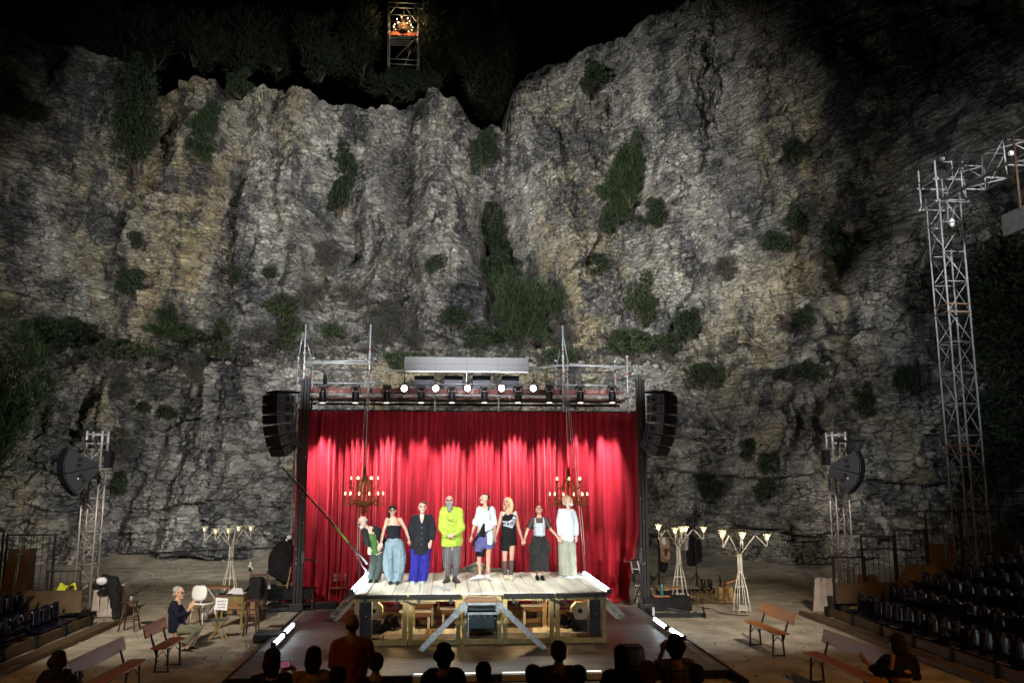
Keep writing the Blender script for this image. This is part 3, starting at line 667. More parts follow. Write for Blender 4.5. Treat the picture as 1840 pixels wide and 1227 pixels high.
# warm practical lamps that light the space below the deck
for x in (-1.15, .2, 1.6, 2.6):
    l = bpy.data.lights.new('under_deck_lamp', 'POINT'); l.energy = 17; l.color = (1, .66, .32); l.shadow_soft_size = .06
    o = bpy.data.objects.new('under_deck_lamp', l); COL.objects.link(o); o.location = (x, YF + 1.05, FZ + .78)
for k, (y, z, pxl) in enumerate([(YB + .35, .22, 1), (YB + .05, .40, 1)]): pass
def bench_low(x, y, z, w, label, m=TIM):
    t = thing('low_bench', label, 'bench', (x, y, FZ), group='low pale benches under the deck')
    mb = MB(); mb.box((x, y, z), (w, .26, .035)); mb.build('seat', m, t, bevel=.004)
    mb = MB(); mb.box((x, y - .1, z - .07), (w - .1, .03, .09)); mb.build('apron', WOOD, t)
    for s in (-1, 1): mb = MB(); mb.box((x + s * (w / 2 - .08), y, (z + FZ) / 2), (.05, .22, z - FZ - .03)); mb.build('leg', m, t)
bench_low(-.65, YF + 1.9, .50, .72, 'low pale bench in the second bay left, nearest of three', WHITE)
bench_low(-.62, YF + 2.3, .63, .80, 'low pale bench in the second bay left, behind the nearest one', WHITE)
bench_low(.22, YF + 2.1, .52, .7, 'low pale bench left of the central bay', WHITE)
bench_low(2.0, YF + 2.2, .55, .6, 'low pale bench right of the central bay', WHITE)
# black flight case in the central bay
c = thing('flight_case', 'black flight case standing under the middle of the deck', 'flight case', (.75, YF + 1.0, FZ))
mb = MB(); mb.box((.75, YF + 1.0, FZ + .33), (.72, .4, .44)); mb.build('case_body', BLKM, c, bevel=.01)
mb = MB(); mb.path([(.62, YF + .79, .52), (.66, YF + .76, .55), (.72, YF + .79, .52)], .012); mb.path([(.95, YF + .79, .5), (1.02, YF + .76, .5), (1.05, YF + .79, .5)], .012); mb.build('handle', ALU, c)
# cream settee behind the deck
t = thing('settee', 'cream settee with a carved crest rail standing behind the deck', 'settee', (.85, YB + .75, FZ)); sx, syy = .80, YB + .75
mb = MB(); n = 30; pts = []
for i in range(n + 1):
    u = -1 + 2 * i / n; z = 1.10 + .12 * math.exp(-(u / .28) ** 2) - .12 * abs(u) ** 2.5 + .02 * math.cos(u * 9); pts.append((sx + u * .95, syy + .2, z))
mb.path(pts, [(.04, .05)] * len(pts), 8); mb.build('crest_rail', CREAM, t, True)
mb = MB()
for i in range(-6, 7): mb.ell((sx + i * .045, syy + .16, 1.21 - abs(i) * .012), (.03, .02, .035), n=8, m=5)
mb.build('carving', M('sage_paint', (.35, .36, .22), .6), t, True)
mb = MB(); poly = [(p[0], p[1] + .0, p[2]) for p in pts] + [(sx + 1.0, syy + .2, .75), (sx - 1.0, syy + .2, .75)]; mb.prism(poly, (0, .06, 0)); mb.build('backrest', CREAM, t)
mb = MB(); mb.box((sx, syy - .1, .62), (2.0, .6, .14)); mb.build('seat', CREAM, t, bevel=.04)
for a in (-.95, -.32, .32, .95):
    for b in (-.36, .18):
        mb = MB(); q = Vector((sx + a, syy + b, .55)); s = 1 if a > 0 else -1
        mb.path([q, q + Vector((.05 * s, -.03, -.08)), q + Vector((.02 * s, -.01, -.25)), q + Vector((.05 * s, -.03, -.42))], [.04, .045, .022, .03], 8); mb.build('leg', CREAM, t, True)

# ------------------------------------------------------------------ tube lights
def tube_light(a, b, label, group='tube lights', r=.032, power=0, watch=None, cat='tube light'):
    a, b = Vector(a), Vector(b); t = thing('tube_light', label, cat, (a + b) / 2 - Vector((0, 0, .06)), group=group)
    d = (b - a); mb = MB(); mb.bar(a + Vector((0, 0, -.035)), b + Vector((0, 0, -.035)), .10, .03); mb.bar(a - d * .03 + Vector((0, 0, -.01)), a, .10, .09); mb.bar(b, b + d * .03 + Vector((0, 0, -.01)), .10, .09); mb.build('housing', BLK, t)
    mb = MB(); mb.tube(a, b, r, 12); mb.build('tube', TUBE, t, True); return t
tube_light(P(632, 1062, YF + .05).lerp(P(632, 1062, YF + .05), 0), P(661, 1031, YB - .3), 'long cool white tube light along the left edge of the deck', r=.04)
tube_light(P(1094, 1061, YF + .05), P(1050, 1029, YB - .3), 'long cool white tube light along the right edge of the deck', r=.04)
for a, b, lab in (((492, 1157), (508, 1141), 'near tube light on the left edge of the black floor'), ((511, 1137), (526, 1122), 'far tube light on the left edge of the black floor'),
                  ((1228, 1145), (1206, 1131), 'near tube light on the right edge of the black floor'), ((1198, 1127), (1177, 1112), 'far tube light on the right edge of the black floor')):
    tube_light(G(*a, FZ + .12), G(*b, FZ + .12), lab, 'short tube lights on the floor edge', .035)
for i, (a, b) in enumerate([(492, 512), (524, 545), (742, 770), (828, 856), (902, 954), (1054, 1082), (1190, 1215)]):
    A_, B_ = P(a, 1215, 14.7), P(b, 1215, 14.7); A_.z = B_.z = .16; lab = ['far left', 'second from the left', 'third from the left', 'fourth from the left', 'widest', 'second from the right', 'far right'][i]
    t = thing('footlight', 'footlight bar on the ground at the front edge of the floor, %s' % lab, 'footlight', (A_ + B_) / 2 - Vector((0, 0, .1)), group='footlights in front of the floor')
    mb = MB(); mb.box((A_ + B_) / 2 - Vector((0, .04, .05)), ((B_ - A_).length, .09, .1)); mb.build('housing', M('footlight_case', (.35, .34, .3), .6), t, bevel=.006)
    mb = MB(); mb.box((A_ + B_) / 2 + Vector((0, .02, .015)), ((B_ - A_).length - .02, .04, .01)); mb.build('lens', E('foot_lens', (.95, .95, .85), 1.6), t)
    l = bpy.data.lights.new('footlight_beam', 'SPOT'); l.energy = 16; l.spot_size = rad(110); l.spot_blend = 1; l.color = (.85, .95, 1); l.shadow_soft_size = .1
    o = bpy.data.objects.new('footlight_beam', l); COL.objects.link(o); o.location = (A_ + B_) / 2 + Vector((0, .08, .1)); o.rotation_euler = Vector((0, 1, .25)).to_track_quat('-Z', 'Y').to_euler()
t = thing('metal_batten', 'short grey metal batten lying on the deck in front of the yellow hoodie', 'batten', G(785, 1055, DZ + .02))
mb = MB(); mb.bar(G(783, 1053, DZ + .02), G(806, 1059, DZ + .02), .07, .03); mb.build('bar', GALV, t)
mb = MB(); mb.bar(G(783, 1053, DZ + .04), G(806, 1059, DZ + .04), .02, .02); mb.build('rib', ALU, t)
# stage monitor on the floor front
q = G(1140, 1200, FZ)
t = thing('stage_monitor', 'black wedge monitor speaker at the front of the floor', 'monitor speaker', q)
mb = MB(); mb.prism([q + Vector((-.22, 0, 0)), q + Vector((.22, 0, 0)), q + Vector((.17, 0, .36)), q + Vector((-.22, 0, .36))], (0, .3, 0)); mb.build('cabinet', BLKM, t, bevel=.01)
mb = MB(); mb.box(q + Vector((-.02, -.01, .18)), (.3, .02, .26)); mb.build('grille', GRIL, t)

# ------------------------------------------------------------------ curtain
CY = 24.0; cx0, cx1 = -4.22, 5.50; ctop = 5.27
VEL = M('red_velvet', (.30, .008, .020), .65, 0, .3, 3, .4, 30, (1, 1, .06), spec=.25, sheen=.5)
nx, nz = 900, 60; xs = np.linspace(cx0, cx1, nx); zs = np.linspace(0, 1, nz)
ph = np.cumsum(6.283 / (.15 + .55 * vn(xs * 1.3, xs * 0, 44) ** 1.7) * (xs[1] - xs[0]))
Xc, Tc = np.meshgrid(xs, zs); Ph = ph[None, :] + .9 * fbm(Tc * 2.2, Xc * .6, 46, 2)
am = .08 + .11 * vn(Xc * .8, Tc * .6, 45) 
am = am * (.55 + .6 * Tc)
Yc = CY + am * (np.sign(np.sin(Ph)) * abs(np.sin(Ph)) ** .6) + .035 * fbm(Xc * 3.2, Tc * .8, 48, 3) + .10 * fbm(Xc * .5, Tc, 47)
flare = sst(.55, 1, Tc) * (Xc - .6) * .0
Xo = Xc + flare - .35 * sst(.55, 1.0, Tc) * sst(4.3, 5.5, Xc) + .04 * np.sin(Ph * .5) * Tc
Zc = ctop + (.03 - ctop) * Tc + .04 * np.sin(Ph) * sst(.97, 1, Tc)
Yc = Yc + sst(.95, 1, Tc) * .18 * np.sin(Ph * .7) - sst(.96, 1, Tc) * .15
ix = np.arange(nx * nz).reshape(nz, nx)
cur = thing('stage_curtain', 'tall red velvet curtain in deep folds across the back of the stage', 'curtain', (.6, CY, 0))
c = np_mesh('drape', np.stack([Xo, Yc, Zc], -1).reshape(-1, 3) - np.array([.6, CY, 0]), np.stack([ix[:-1, :-1], ix[:-1, 1:], ix[1:, 1:], ix[1:, :-1]], -1).reshape(-1, 4), VEL); c.parent = cur
SMU = M('chalk_smudge', (.55, .25, .25), .9, alpha=.55)
mb = MB(); mb.tube((cx0, CY, ctop + .02), (cx1, CY, ctop + .02), .025); mb.build('curtain_rail', BLK, cur)
mb = MB()
for i in range(60): x = cx0 + (cx1 - cx0) * i / 59; mb.box((x, CY, ctop + .04), (.02, .04, .07))
mb.build('hook', STEEL, cur)
mb = MB(); g = np.random.default_rng(8)
for i in range(130):
    a = g.uniform(0, 1); x = cx0 + .2 + a * (cx1 - cx0 - .9); y = CY - .15 - abs(g.normal()) * .16; mb.ell((x, y, .06), (g.uniform(.1, .3), g.uniform(.04, .12), g.uniform(.03, .08)), Matrix.Rotation(g.normal() * .3, 3, 'Z'), 8, 5)
mb.build('puddled_hem', VEL, cur, True)

# ------------------------------------------------------------------ scaffold over the curtain
sc = thing('scaffold_gantry', 'galvanised tube scaffold gantry standing over the red curtain', 'scaffold', (.65, 24.2, 0))
SY, SB = 23.85, 24.9; TZ = 5.9
def sx_(px, y=SY): return P(px, 700, y).x
def sz_(py, y=SY, px=850): return P(px, py, y).z
RB = M('red_coupling', (.5, .05, .03), .5)
red = MB()
for px, top, y in ((545, 583, SY), (663, 583, SY), (1012, 585, SY), (1128, 640, SY), (534, 640, SB), (656, 640, SB), (1020, 645, SB), (1106, 655, SB), (561, 655, SB), (672, 655, SB), (999, 655, SB)):
    x = sx_(px, y); z1 = sz_(top, y, px); mb = MB(); mb.tube((x, y, 0 if y == SB else ctop), (x, y, z1), .026, 10)
    for z in (5.45, 6.2, 6.9): mb.lathe([(.04, -.03), (.045, 0), (.04, .03)], (x, y, z), 10)
    mb.build('standard', ALU, sc, True)
    for z in (6.35, 7.0): red.tube((x, y, z), (x, y, z + .05), .029, 8) if z < z1 else None
xa, xb_ = sx_(545), sx_(1128); xm, xn = sx_(663), sx_(1012)
def led(a, b, z, y, z2=None, r=.024):
    mb = MB(); mb.tube((a, y, z), (b, y, z2 or z), r, 10); mb.build('ledger', ALU, sc, True)
zt = sz_(655)
led(xa, xm, zt, SY); led(xa, sx_(656, SB), zt + .18, SB, zt + .22); led(xa, sx_(1106, SB), sz_(667, SB), SB, r=.018); led(xn, xb_, zt, SY); led(sx_(1020, SB), xb_, sz_(647), SB - .5, sz_(655))
for z in (sz_(683), sz_(694)): led(xa, xm, z, SB); led(xm, xn, z, SB, r=.012); led(xn, xb_, z, SB)
led(xa, xb_ + .2, sz_(710), SY - .05, r=.028); led(xa, xb_, sz_(713), SB)
led(sx_(949), xn, sz_(661), SY, sz_(655), .014); led(xn - .4, xn + .3, sz_(655), SY, r=.02)
for px in (782, 896): mb = MB(); x = sx_(px); mb.tube((x, SY - .03, ctop), (x, SY - .03, sz_(700)), .026); mb.lathe([(.05, -.05), (.055, 0), (.05, .05)], (x, SY - .03, sz_(714)), 8); mb.build('standard', ALU, sc, True)
for a, b, y in (((566, 714), (575, 738), SY), ((650, 716), (632, 736), SY), ((545, 597), (537, 640), SY + .2), ((547, 597), (562, 655), SB - .3), ((663, 597), (672, 655), SB - .3), ((1012, 600), (1001, 655), SB - .3), ((1012, 600), (1020, 650), SB - .3), ((1012, 716), (1040, 738), SB), ((1128, 710), (1138, 700), SY), ((1100, 730), (1128, 712), SB)):
    mb = MB(); mb.tube(P(*a, y), P(*b, y), .02, 8); mb.build('brace', GALV, sc, True)
mb = MB(); BRD = M('dull_red_toe_board', (.20, .04, .028), .6, 0, .25, 5)
zb0, zb1 = sz_(707), sz_(700)
mb.box(((xa + xb_) / 2, SB - .1, sz_(703.5, SB - .1)), (xb_ - xa - .05, .03, .15)); mb.build('toe_board', BRD, sc)
mb = MB(); mb.box(((xa + xb_) / 2, (SY + SB) / 2 - .05, sz_(716)), (xb_ - xa - .1, SB - SY - .25, .05)); mb.build('walkway_deck', M('red_brown_walkway', (.10, .035, .02), .7, 0, .3, 5), sc)
mb = MB(); mb.box(((xa + xb_) / 2, SB + .1, sz_(721)), (xb_ - xa, .05, .06)); mb.build('walkway_edge', M('redboard', (.14, .03, .02), .7), sc)
red.build('marker_band', RB, sc)
LET = M('board_lettering', (.55, .42, .40), .7)
for px in (598, 715, 833, 950, 1068):
    x = sx_(px, SB - .12); z = sz_(703.5, SB - .12, px)
    text('board_lettering', 'Layher', .13, (x - .06, SB - .125, z), LET, sc)
    mb = MB(); mb.box((x + .24, SB - .122, z), (.10, .006, .10)); mb.build('board_mark', LET, sc)
    mb = MB(); mb.box((x + .225, SB - .127, z), (.012, .006, .09)); mb.box((x + .258, SB - .127, z), (.012, .006, .09)); mb.box((x + .24, SB - .127, z), (.09, .006, .01)); mb.build('board_mark_line', BRD, sc)
# black pelmet bag hanging in the left bay
t = thing('hanging_bag', 'small black bag hanging from the left bay of the scaffold', 'bag', P(584, 668, SB - .3))
q = P(584, 680, SB - .3); mb = MB(); mb.loft([q + Vector((0, 0, .12)), q + Vector((0, 0, .02)), q - Vector((0, 0, .12))], [(.025, .02), (.055, .04), (.06, .045)], n=10); mb.build('bag_body', BLKM, t, True)
mb = MB(); mb.tube(q + Vector((0, 0, .1)), q + Vector((0, 0, .3)), .006); mb.build('cord', BLK, t)
# boards above
def board(px0, px1, py0, py1, y, m, label, name='led_board', cat='display board', group=None):
    a, b = P(px0, py0, y), P(px1, py1, y); t = thing(name, label, cat, ((a.x + b.x) / 2, y, b.z), group=group)
    mb = MB(); mb.box(((a.x + b.x) / 2, y, (a.z + b.z) / 2), (b.x - a.x, .06, a.z - b.z)); p = mb.build('panel', m, t, bevel=.004)
    mb = MB(); mb.box(((a.x + b.x) / 2, y - .015, b.z - .02), (b.x - a.x, .05, .03)); mb.tube(((a.x + b.x) / 2, y + .06, b.z - .55), ((a.x + b.x) / 2, y + .06, b.z + .1), .02); mb.build('bottom_rail', ALU, t)
    return t, a, b
t, a, b = board(727, 949.5, 641, 668, SY - .1, LEDG, 'long grey display board above the middle of the gantry')
mb = MB()
for i in range(1, 4): mb.box((a.x + (b.x - a.x) * i / 4, SY - .132, (a.z + b.z) / 2), (.008, .004, a.z - b.z - .02))
mb.box(((a.x + b.x) / 2, SY - .132, (a.z + b.z) / 2), (b.x - a.x, .004, .008)); mb.build('panel_seam', M('seam', (.12, .12, .125), .8), t)
for i, (p0, p1) in enumerate([(745, 779), (798, 831), (849, 882), (900, 933)]):
    board(p0, p1, 675, 699, SB + .15, LEDD, 'square dark panel under the long grey board, %s' % ['far left', 'second from the left', 'second from the right', 'far right'][i], 'backing_panel', 'panel', 'square panels below the display board')
# moving heads and globes
def head_proto():
    t = thing('moving_head', 'black moving head lamp hanging on the gantry front rail', 'stage light', group='moving head lamps on the gantry')
    mb = MB(); mb.lathe([(.05, .15), (.085, .12), (.095, .05), (.10, -.02), (.095, -.22), (.07, -.24)], n=16); mb.build('lamp_head', BLK, t, True)
    mb = MB(); mb.lathe([(.075, -.235), (.075, -.245), (.02, -.25)], n=14); mb.build('lens', E('head_lens', (1, .95, .9), 3), t)
    mb = MB(); mb.path([(-.13, 0, .0), (-.13, 0, .17), (.13, 0, .17), (.13, 0, 0)], .016); mb.build('yoke', BLK, t)
    mb = MB(); mb.box((0, 0, .22), (.22, .14, .07)); mb.build('base_box', BLK, t, bevel=.01)
    mb = MB()
    for k in range(-2, 3): mb.ell((k * .035, -.095 + abs(k) * .006, .075), (.010, .008, .012), n=6, m=4)
    mb.build('indicator', WHITE, t); return t
hp = head_proto(); HY = 23.0
hx = [580, 639, 695, 757, 812, 870.5, 931, 987, 1043, 1100]
hn = ['first', 'second', 'third', 'fourth', 'fifth', 'sixth', 'seventh', 'eighth', 'ninth', 'tenth']
VARI = [1, .7, 1, .55, 1, .75, .95, .95, .6, 1]
for i, px in enumerate(hx):
    q = P(px, 708, HY); o = hp if i == 0 else dup(hp)
    o.location = q; o['label'] = 'black moving head lamp on the gantry rail, %s of ten from the left' % hn[i]
    spot('curtain_beam', (q.x, HY + .0, q.z - .3), (q.x + .04 * (i % 3 - 1), CY, q.z - .3 - (1.72 + .12 * ((i * 5) % 3))), 1800 * VARI[i], 39, 1.0, (1, .96, .93), .07)
mb = MB(); mb.tube((xa, HY + .12, P(800, 709, HY).z), (xb_, HY + .12, P(800, 709, HY).z), .02); 
for x in (xa + .05, xm, xn, xb_ - .05): mb.bar((x, HY + .12, P(800, 709, HY).z), (x, SY, P(800, 709, HY).z), .04)
mb.build('lamp_bar', ALU, sc)
gp = thing('globe_lamp', 'x', 'stage light', group='lit front lamps on the gantry')
mb = MB(); mb.lathe([(.04, .12), (.10, .1), (.125, .03), (.125, -.05)], n=16, q=Matrix.Rotation(rad(-90), 3, 'X')); mb.build('reflector', STEEL, gp, True)
mb = MB(); mb.ell((0, -.04, 0), (.085, .05, .085), n=16, m=10); mb.build('lit_lens', GLOBE, gp, True)
mb = MB(); mb.path([(-.14, 0, 0), (-.14, 0, .17), (.14, 0, .17), (.14, 0, 0)], .01); mb.tube((0, 0, .17), (0, 0, .5), .012); mb.build('yoke', BLK, gp)
for i, px in enumerate((726.5, 783, 840, 901, 958)):
    q = P(px, 698, HY - .05); o = gp if i == 0 else dup(gp); o.location = q
    o['label'] = 'bright round front lamp on the gantry, %s of five from the left' % hn[i]
    spot('back_light', (q.x, HY - .15, q.z - .02), (q.x * .9, 18.3, .8), 230, 46, .6, (1, .95, .86), .07)
# ------------------------------------------------------------------ black masts beside the curtain
for nm, px, s in (('left', 533.5, -1), ('right', 1160, 1)):
    b = G(px, 1096, 0); MY = b.y; zt_ = P(px, 676, MY).z
    t = thing('black_mast', 'tall black lifting mast at the %s edge of the red curtain' % nm, 'mast', (b.x, MY, 0), group='black masts beside the curtain')
    mb = MB()
    for dx_ in (-.085, 0, .085): mb.bar((b.x + dx_, MY, .12), (b.x + dx_, MY, zt_ - abs(dx_)), .075, .09)
    mb.build('mast_profile', BLK, t, bevel=.006)
    mb = MB(); mb.box((b.x, MY, .09), (.34, .34, .18)); mb.build('foot', BLK, t, bevel=.01)
    mb = MB(); mb.bar((b.x, MY, .06), (b.x + s * 1.5, MY - .6, .06), .09, .08) if s < 0 else mb.bar((b.x, MY, .06), (b.x, MY - .9, .06), .09, .08)
    mb.build('outrigger', BLK, t)
    mb = MB(); mb.box((b.x - s * .12, MY - .1, 1.35), (.09, .12, .3)); mb.build('winch', STEEL, t, bevel=.01)
    mb = MB()
    for z in (1.1, 1.3, 1.55, 2.3, 2.9, 3.9): mb.ell((b.x + random.uniform(-.1, .1), MY - .07, z + random.uniform(-.1, .1)), (.012, .01, .02), n=6, m=4)
    mb.build('pin', ALU, t)
    mb = MB(); z = .95; mb.path([(b.x - s * .1, MY - .05, z + .35), (b.x - s * .45, MY - .2, z + .33), (b.x - s * .5, MY - .22, z + .27)], .022); mb.build('crank_arm', BLK, t)
    mb = MB(); mb.path([(b.x - s * .12, MY - .1, zt_), (b.x - s * .13, MY - .1, 2.5), (b.x - s * .14, MY - .12, .3)], .012, 5); mb.build('cable', BLK, t)
    # line array hung on the mast
    a = P(509 if s < 0 else 1181, 706, MY - .15)
    la = thing('line_array', 'six cabinet curved line array loudspeaker hanging on the %s black mast' % nm, 'line array', (a.x, a.y, a.z), rz=s * rad(50), group='line arrays beside the curtain')
    ang = 0; p = Vector((0, -.10, -.05)); h = .262
    for k in range(6):
        q = Matrix.Rotation(ang, 3, 'X'); cen = p + q @ Vector((0, .0, -h / 2))
        mb = MB()   # trapezoid box: front wider than the rear
        def cp_(x, y, z): return cen + q @ Vector((x, y, z))
        w2, w1, d2 = .40, .30, .28
        mb.add([cp_(-w2, -d2, -h * .49), cp_(w2, -d2, -h * .49), cp_(w1, d2, -h * .40), cp_(-w1, d2, -h * .40), cp_(-w2, -d2, h * .49), cp_(w2, -d2, h * .49), cp_(w1, d2, h * .40), cp_(-w1, d2, h * .40)], [(0, 3, 2, 1), (4, 5, 6, 7), (0, 1, 5, 4), (1, 2, 6, 5), (2, 3, 7, 6), (3, 0, 4, 7)])
        c = mb.build('cabinet', SPK, la, bevel=.008); c.location = (0, 0, 0)
        off = Vector(parent_loc(la))
        def fix(o): 
            for v in o.data.vertices: v.co += off
        fix(c)
        mb = MB(); mb.box(cp_(0, -d2 - .012, 0), (.74, .02, h * .8), q.to_3x3()); g_ = mb.build('grille', GRIL, c); fix(g_)
        for sx2 in (-1, 1):
            mb = MB(); mb.lathe([(.08, -.004), (.085, .014), (.06, .014), (.04, .002)], cp_(sx2 * .352, .02, 0), 14, q.to_3x3() @ Matrix.Rotation(sx2 * rad(80), 3, 'Y'))
            g_ = mb.build('side_fitting', GRIL, c); fix(g_)
            for yy in (-.21, .2): mb = MB(); mb.box(cp_(sx2 * (.375 if yy < 0 else .318), yy, 0), (.03, .03, h * .7), q.to_3x3()); g_ = mb.build('side_strip', GRIL, c); fix(g_)
        p = p + q @ Vector((0, .0, -h)); ang += rad([2, 4, 6, 8, 9, 9][k])
        p = p + Vector((0, .0, 0))
    mb = MB(); mb.box((0, -.1, .0), (.62, .5, .06)); mb.box((.0, .3, .04), (.06, .6, .06)); g_ = mb.build('flying_frame', BLK, la); fix(g_)
    mb = MB()
    for k in range(3): mb.ell((-.2 + .2 * k, .1, .05), (.02, .02, .03), n=6, m=4)
    g_ = mb.build('shackle', RED, la); fix(g_)

# ------------------------------------------------------------------ lattice towers
def truss(t, a, b, w, seg=.5, r=.024, rb=.012, m=ALU, m2=None, ref=(1, 0, 0)):
    a, b = Vector(a), Vector(b); d = b - a; u, v = frame(d, ref); n = max(2, round(d.length / seg)); C4 = [(-1, -1), (1, -1), (1, 1), (-1, 1)]
    o = [u * (i * w / 2) + v * (j * w / 2) for i, j in C4]
    for q in o: mb = MB(); mb.tube(a + q, b + q, r, 8); mb.build('chord', m, t, True)
    mb = MB()
    for k in range(n + 1):
        p = a + d * (k / n)
        for i in range(4): mb.tube(p + o[i], p + o[(i + 1) % 4], rb, 6)
        if k < n:
            p2 = a + d * ((k + 1) / n)
            for i in range(4):
                i0, i1 = (i, (i + 1) % 4) if k % 2 else ((i + 1) % 4, i); mb.tube(p + o[i0], p2 + o[i1], rb, 6)
    mb.build('bracing', m2 or m, t, True)
TALU = M('tower_aluminium', (.50, .45, .42), .4, .45, .2, 3)
for nm, bx, tx, s in (('left', (150, 1107), (171, 790), -1), ('right', (1520, 1083), (1502, 790), 1)):
    b = G(*bx, 0); tp_ = P(tx[0], tx[1], b.y); top = Vector((b.x + .0, b.y, tp_.z)); w = .38
    t = thing('speaker_tower', 'aluminium lattice tower carrying a curved black loudspeaker, %s of the yard' % nm, 'lattice tower', (b.x, b.y, 0), group='speaker towers at the sides')
    truss(t, (b.x, b.y, .05), (top.x, top.y, top.z - .25), w, .42, .024, .011, TALU)
    mb = MB()
    for i in (-1, 1):
        for j in (-1, 1): mb.tube((b.x + i * w / 2, b.y + j * w / 2, top.z - .25), (b.x + i * w / 2, b.y + j * w / 2, top.z + .22), .03, 8)
    for j in (-1, 1): mb.tube((b.x - w / 2 - .02, b.y + j * w / 2, top.z + .13), (b.x + w / 2 + .02, b.y + j * w / 2, top.z + .13), .02, 8)
    mb.path([(b.x + i * w / 2, b.y + j * w / 2, top.z - .1) for i, j in ((-1, -1), (1, -1), (1, 1), (-1, 1), (-1, -1))], .02, 6); mb.build('head_frame', ALU, t, True)
    mb = MB(); mb.box((b.x, b.y, .03), (.7, .7, .06)); mb.build('base_plate', STEEL, t)
    mb = MB(); mb.bar((b.x - s * .3, b.y - .2, top.z - 1.02), (b.x + s * .6, b.y - .3, top.z - .1), .03); mb.tube((b.x + s * .75, b.y - .25, top.z - .02), (b.x - s * .1, b.y - .25, top.z - .05), .03)
    mb.path([(b.x + s * .7, b.y - .25, top.z), (b.x + s * .45, b.y - .25, top.z - .45), (b.x + s * .35, b.y - .25, top.z - .5)], .03); mb.path([(b.x + s * .25, b.y - .28, top.z + .05), (b.x + s * .15, b.y - .28, top.z - .35)], .035); mb.path([(b.x - s * .02, b.y - .28, top.z + .05), (b.x - s * .12, b.y - .28, top.z - .3)], .03)
    mb.build('clamp_rig', BLK, t)
    mb = MB(); mb.box((b.x - s * .32, b.y, top.z - .5), (.16, .25, .42)); mb.build('junction_box', BLKM, t)
    mb = MB(); mb.tube((b.x - s * .4, b.y - .2, top.z - .75), (b.x + s * .2, b.y - .2, top.z - .75), .02); mb.build('cross_bar', TALU, t)
    SPKB = M('speaker_near_black', (.012, .013, .018), .6, 0, .2, 20, .2, 200) if nm == 'left' else SPKB
    ap = P(184 if s < 0 else 1484, 838 if s < 0 else 822, b.y - .85); ap.z = P(180, 836, b.y - .85).z
    sp_ = thing('arc_loudspeaker', 'black fan shaped two box loudspeaker hanging on the %s lattice tower' % nm, 'loudspeaker', ap, group='fan shaped loudspeakers')
    R_ = .86; yaw = Matrix.Rotation(-s * rad(40), 3, 'Z')
    for k in range(2):
        a0, a1 = rad(152 + 42 * k) + .01, rad(152 + 42 * (k + 1)) - .01
        poly = [Vector((.12 * math.cos((a0 + a1) / 2), 0, .12 * math.sin((a0 + a1) / 2)))]
        poly = [Vector((.10 * math.cos(a), 0, .10 * math.sin(a))) for a in (a1, a0)] + [Vector((R_ * math.cos(a0 + (a1 - a0) * i / 8), 0, R_ * math.sin(a0 + (a1 - a0) * i / 8))) for i in range(9)]
        if s > 0: poly = [Vector((-p.x, 0, p.z)) for p in poly]
        mb = MB(); mb.prism([ap + yaw @ (p + Vector((0, -.02, 0))) for p in poly], yaw @ Vector((0, .55, 0))); c = mb.build('cabinet', SPKB, sp_, bevel=.01)
        arc = [p for p in poly[2:]]; mb = MB(); mb.prism([ap + yaw @ (p * 1.012) for p in arc] + [ap + yaw @ (p * 1.035) for p in arc[::-1]], yaw @ Vector((0, .5, 0))); mb.build('grille', GRIL, c)
        am_ = (a0 + a1) / 2; mb = MB()
        for i in (-1, 1): cc = Vector((.55 * math.cos(am_ + i * .13), -.035, .55 * math.sin(am_ + i * .13))); cc.x *= (1 if s < 0 else -1); mb.box(ap + yaw @ cc, (.10, .02, .09), yaw @ Matrix.Rotation(-(am_ - math.pi) * (1 if s < 0 else -1), 3, 'Y'))
        mb.build('handle_recess', BLKM, c)
    mb = MB(); mb.ell(ap + yaw @ Vector((s * .55, -.05, -.32)), (.02, .01, .02)); mb.build('badge', WHITE, sp_)

# ------------------------------------------------------------------ tall goal-post truss on the right
bx_, by_ = 15.38, 24.0
t = thing('lighting_tower', 'tall square lattice tower standing behind the right seating', 'lattice tower', (bx_, by_, 0))
TW = M('weathered_aluminium', (.36, .37, .40), .5, .12, .3, 3)
truss(t, (bx_, by_, 0), (bx_, by_, 12.1), .68, .93, .03, .014, TW)
RRG = M('rusty_ring', (.22, .13, .08), .6, .3, .3)
for z in (8.35, 8.6, 4.1, 4.35):
    mb = MB()
    for i in (-1, 1): mb.bar((bx_ + i * .36, by_ - .36, z), (bx_ + i * .36, by_ + .36, z), .04); mb.bar((bx_ - .36, by_ + i * .36, z), (bx_ + .36, by_ + i * .36, z), .04)
    mb.build('splice_ring', RRG, t)
mb = MB()
for i in (-1, 1):
    for j in (-1, 1): mb.tube((bx_ + i * .45, by_ + j * .45, 11.8), (bx_ + i * .45, by_ + j * .45, 13.1), .032)
for z in (11.8, 12.5): 
    for i in (-1, 1): mb.tube((bx_ - .55, by_ + i * .45, z), (bx_ + .55, by_ + i * .45, z), .028); mb.tube((bx_ + i * .45, by_ - .55, z), (bx_ + i * .45, by_ + .55, z), .028)
mb.build('sleeve_block', TW, t)
mb = MB(); mb.ell((bx_ + .1, by_ - .2, 11.2), (.09, .09, .14)); mb.build('chain_motor', WHITE, t, True)
mb = MB(); mb.box((bx_ + .1, by_, 13.35), (.12, .1, .1)); mb.tube((bx_ + .1, by_, 13.25), (bx_ + .4, by_, 13.25), .02); mb.tube((bx_ + .4, by_, 12.6), (bx_ + .4, by_, 13.3), .02); mb.build('top_camera', WHITE, t)
t = thing('overhead_truss', 'dim horizontal lattice beam running from the tall tower over the right seating', 'truss', (bx_, 18, 12.1))
truss(t, (bx_, 23.4, 12.15), (bx_, 9, 12.15), .72, .95, .034, .018, TW)
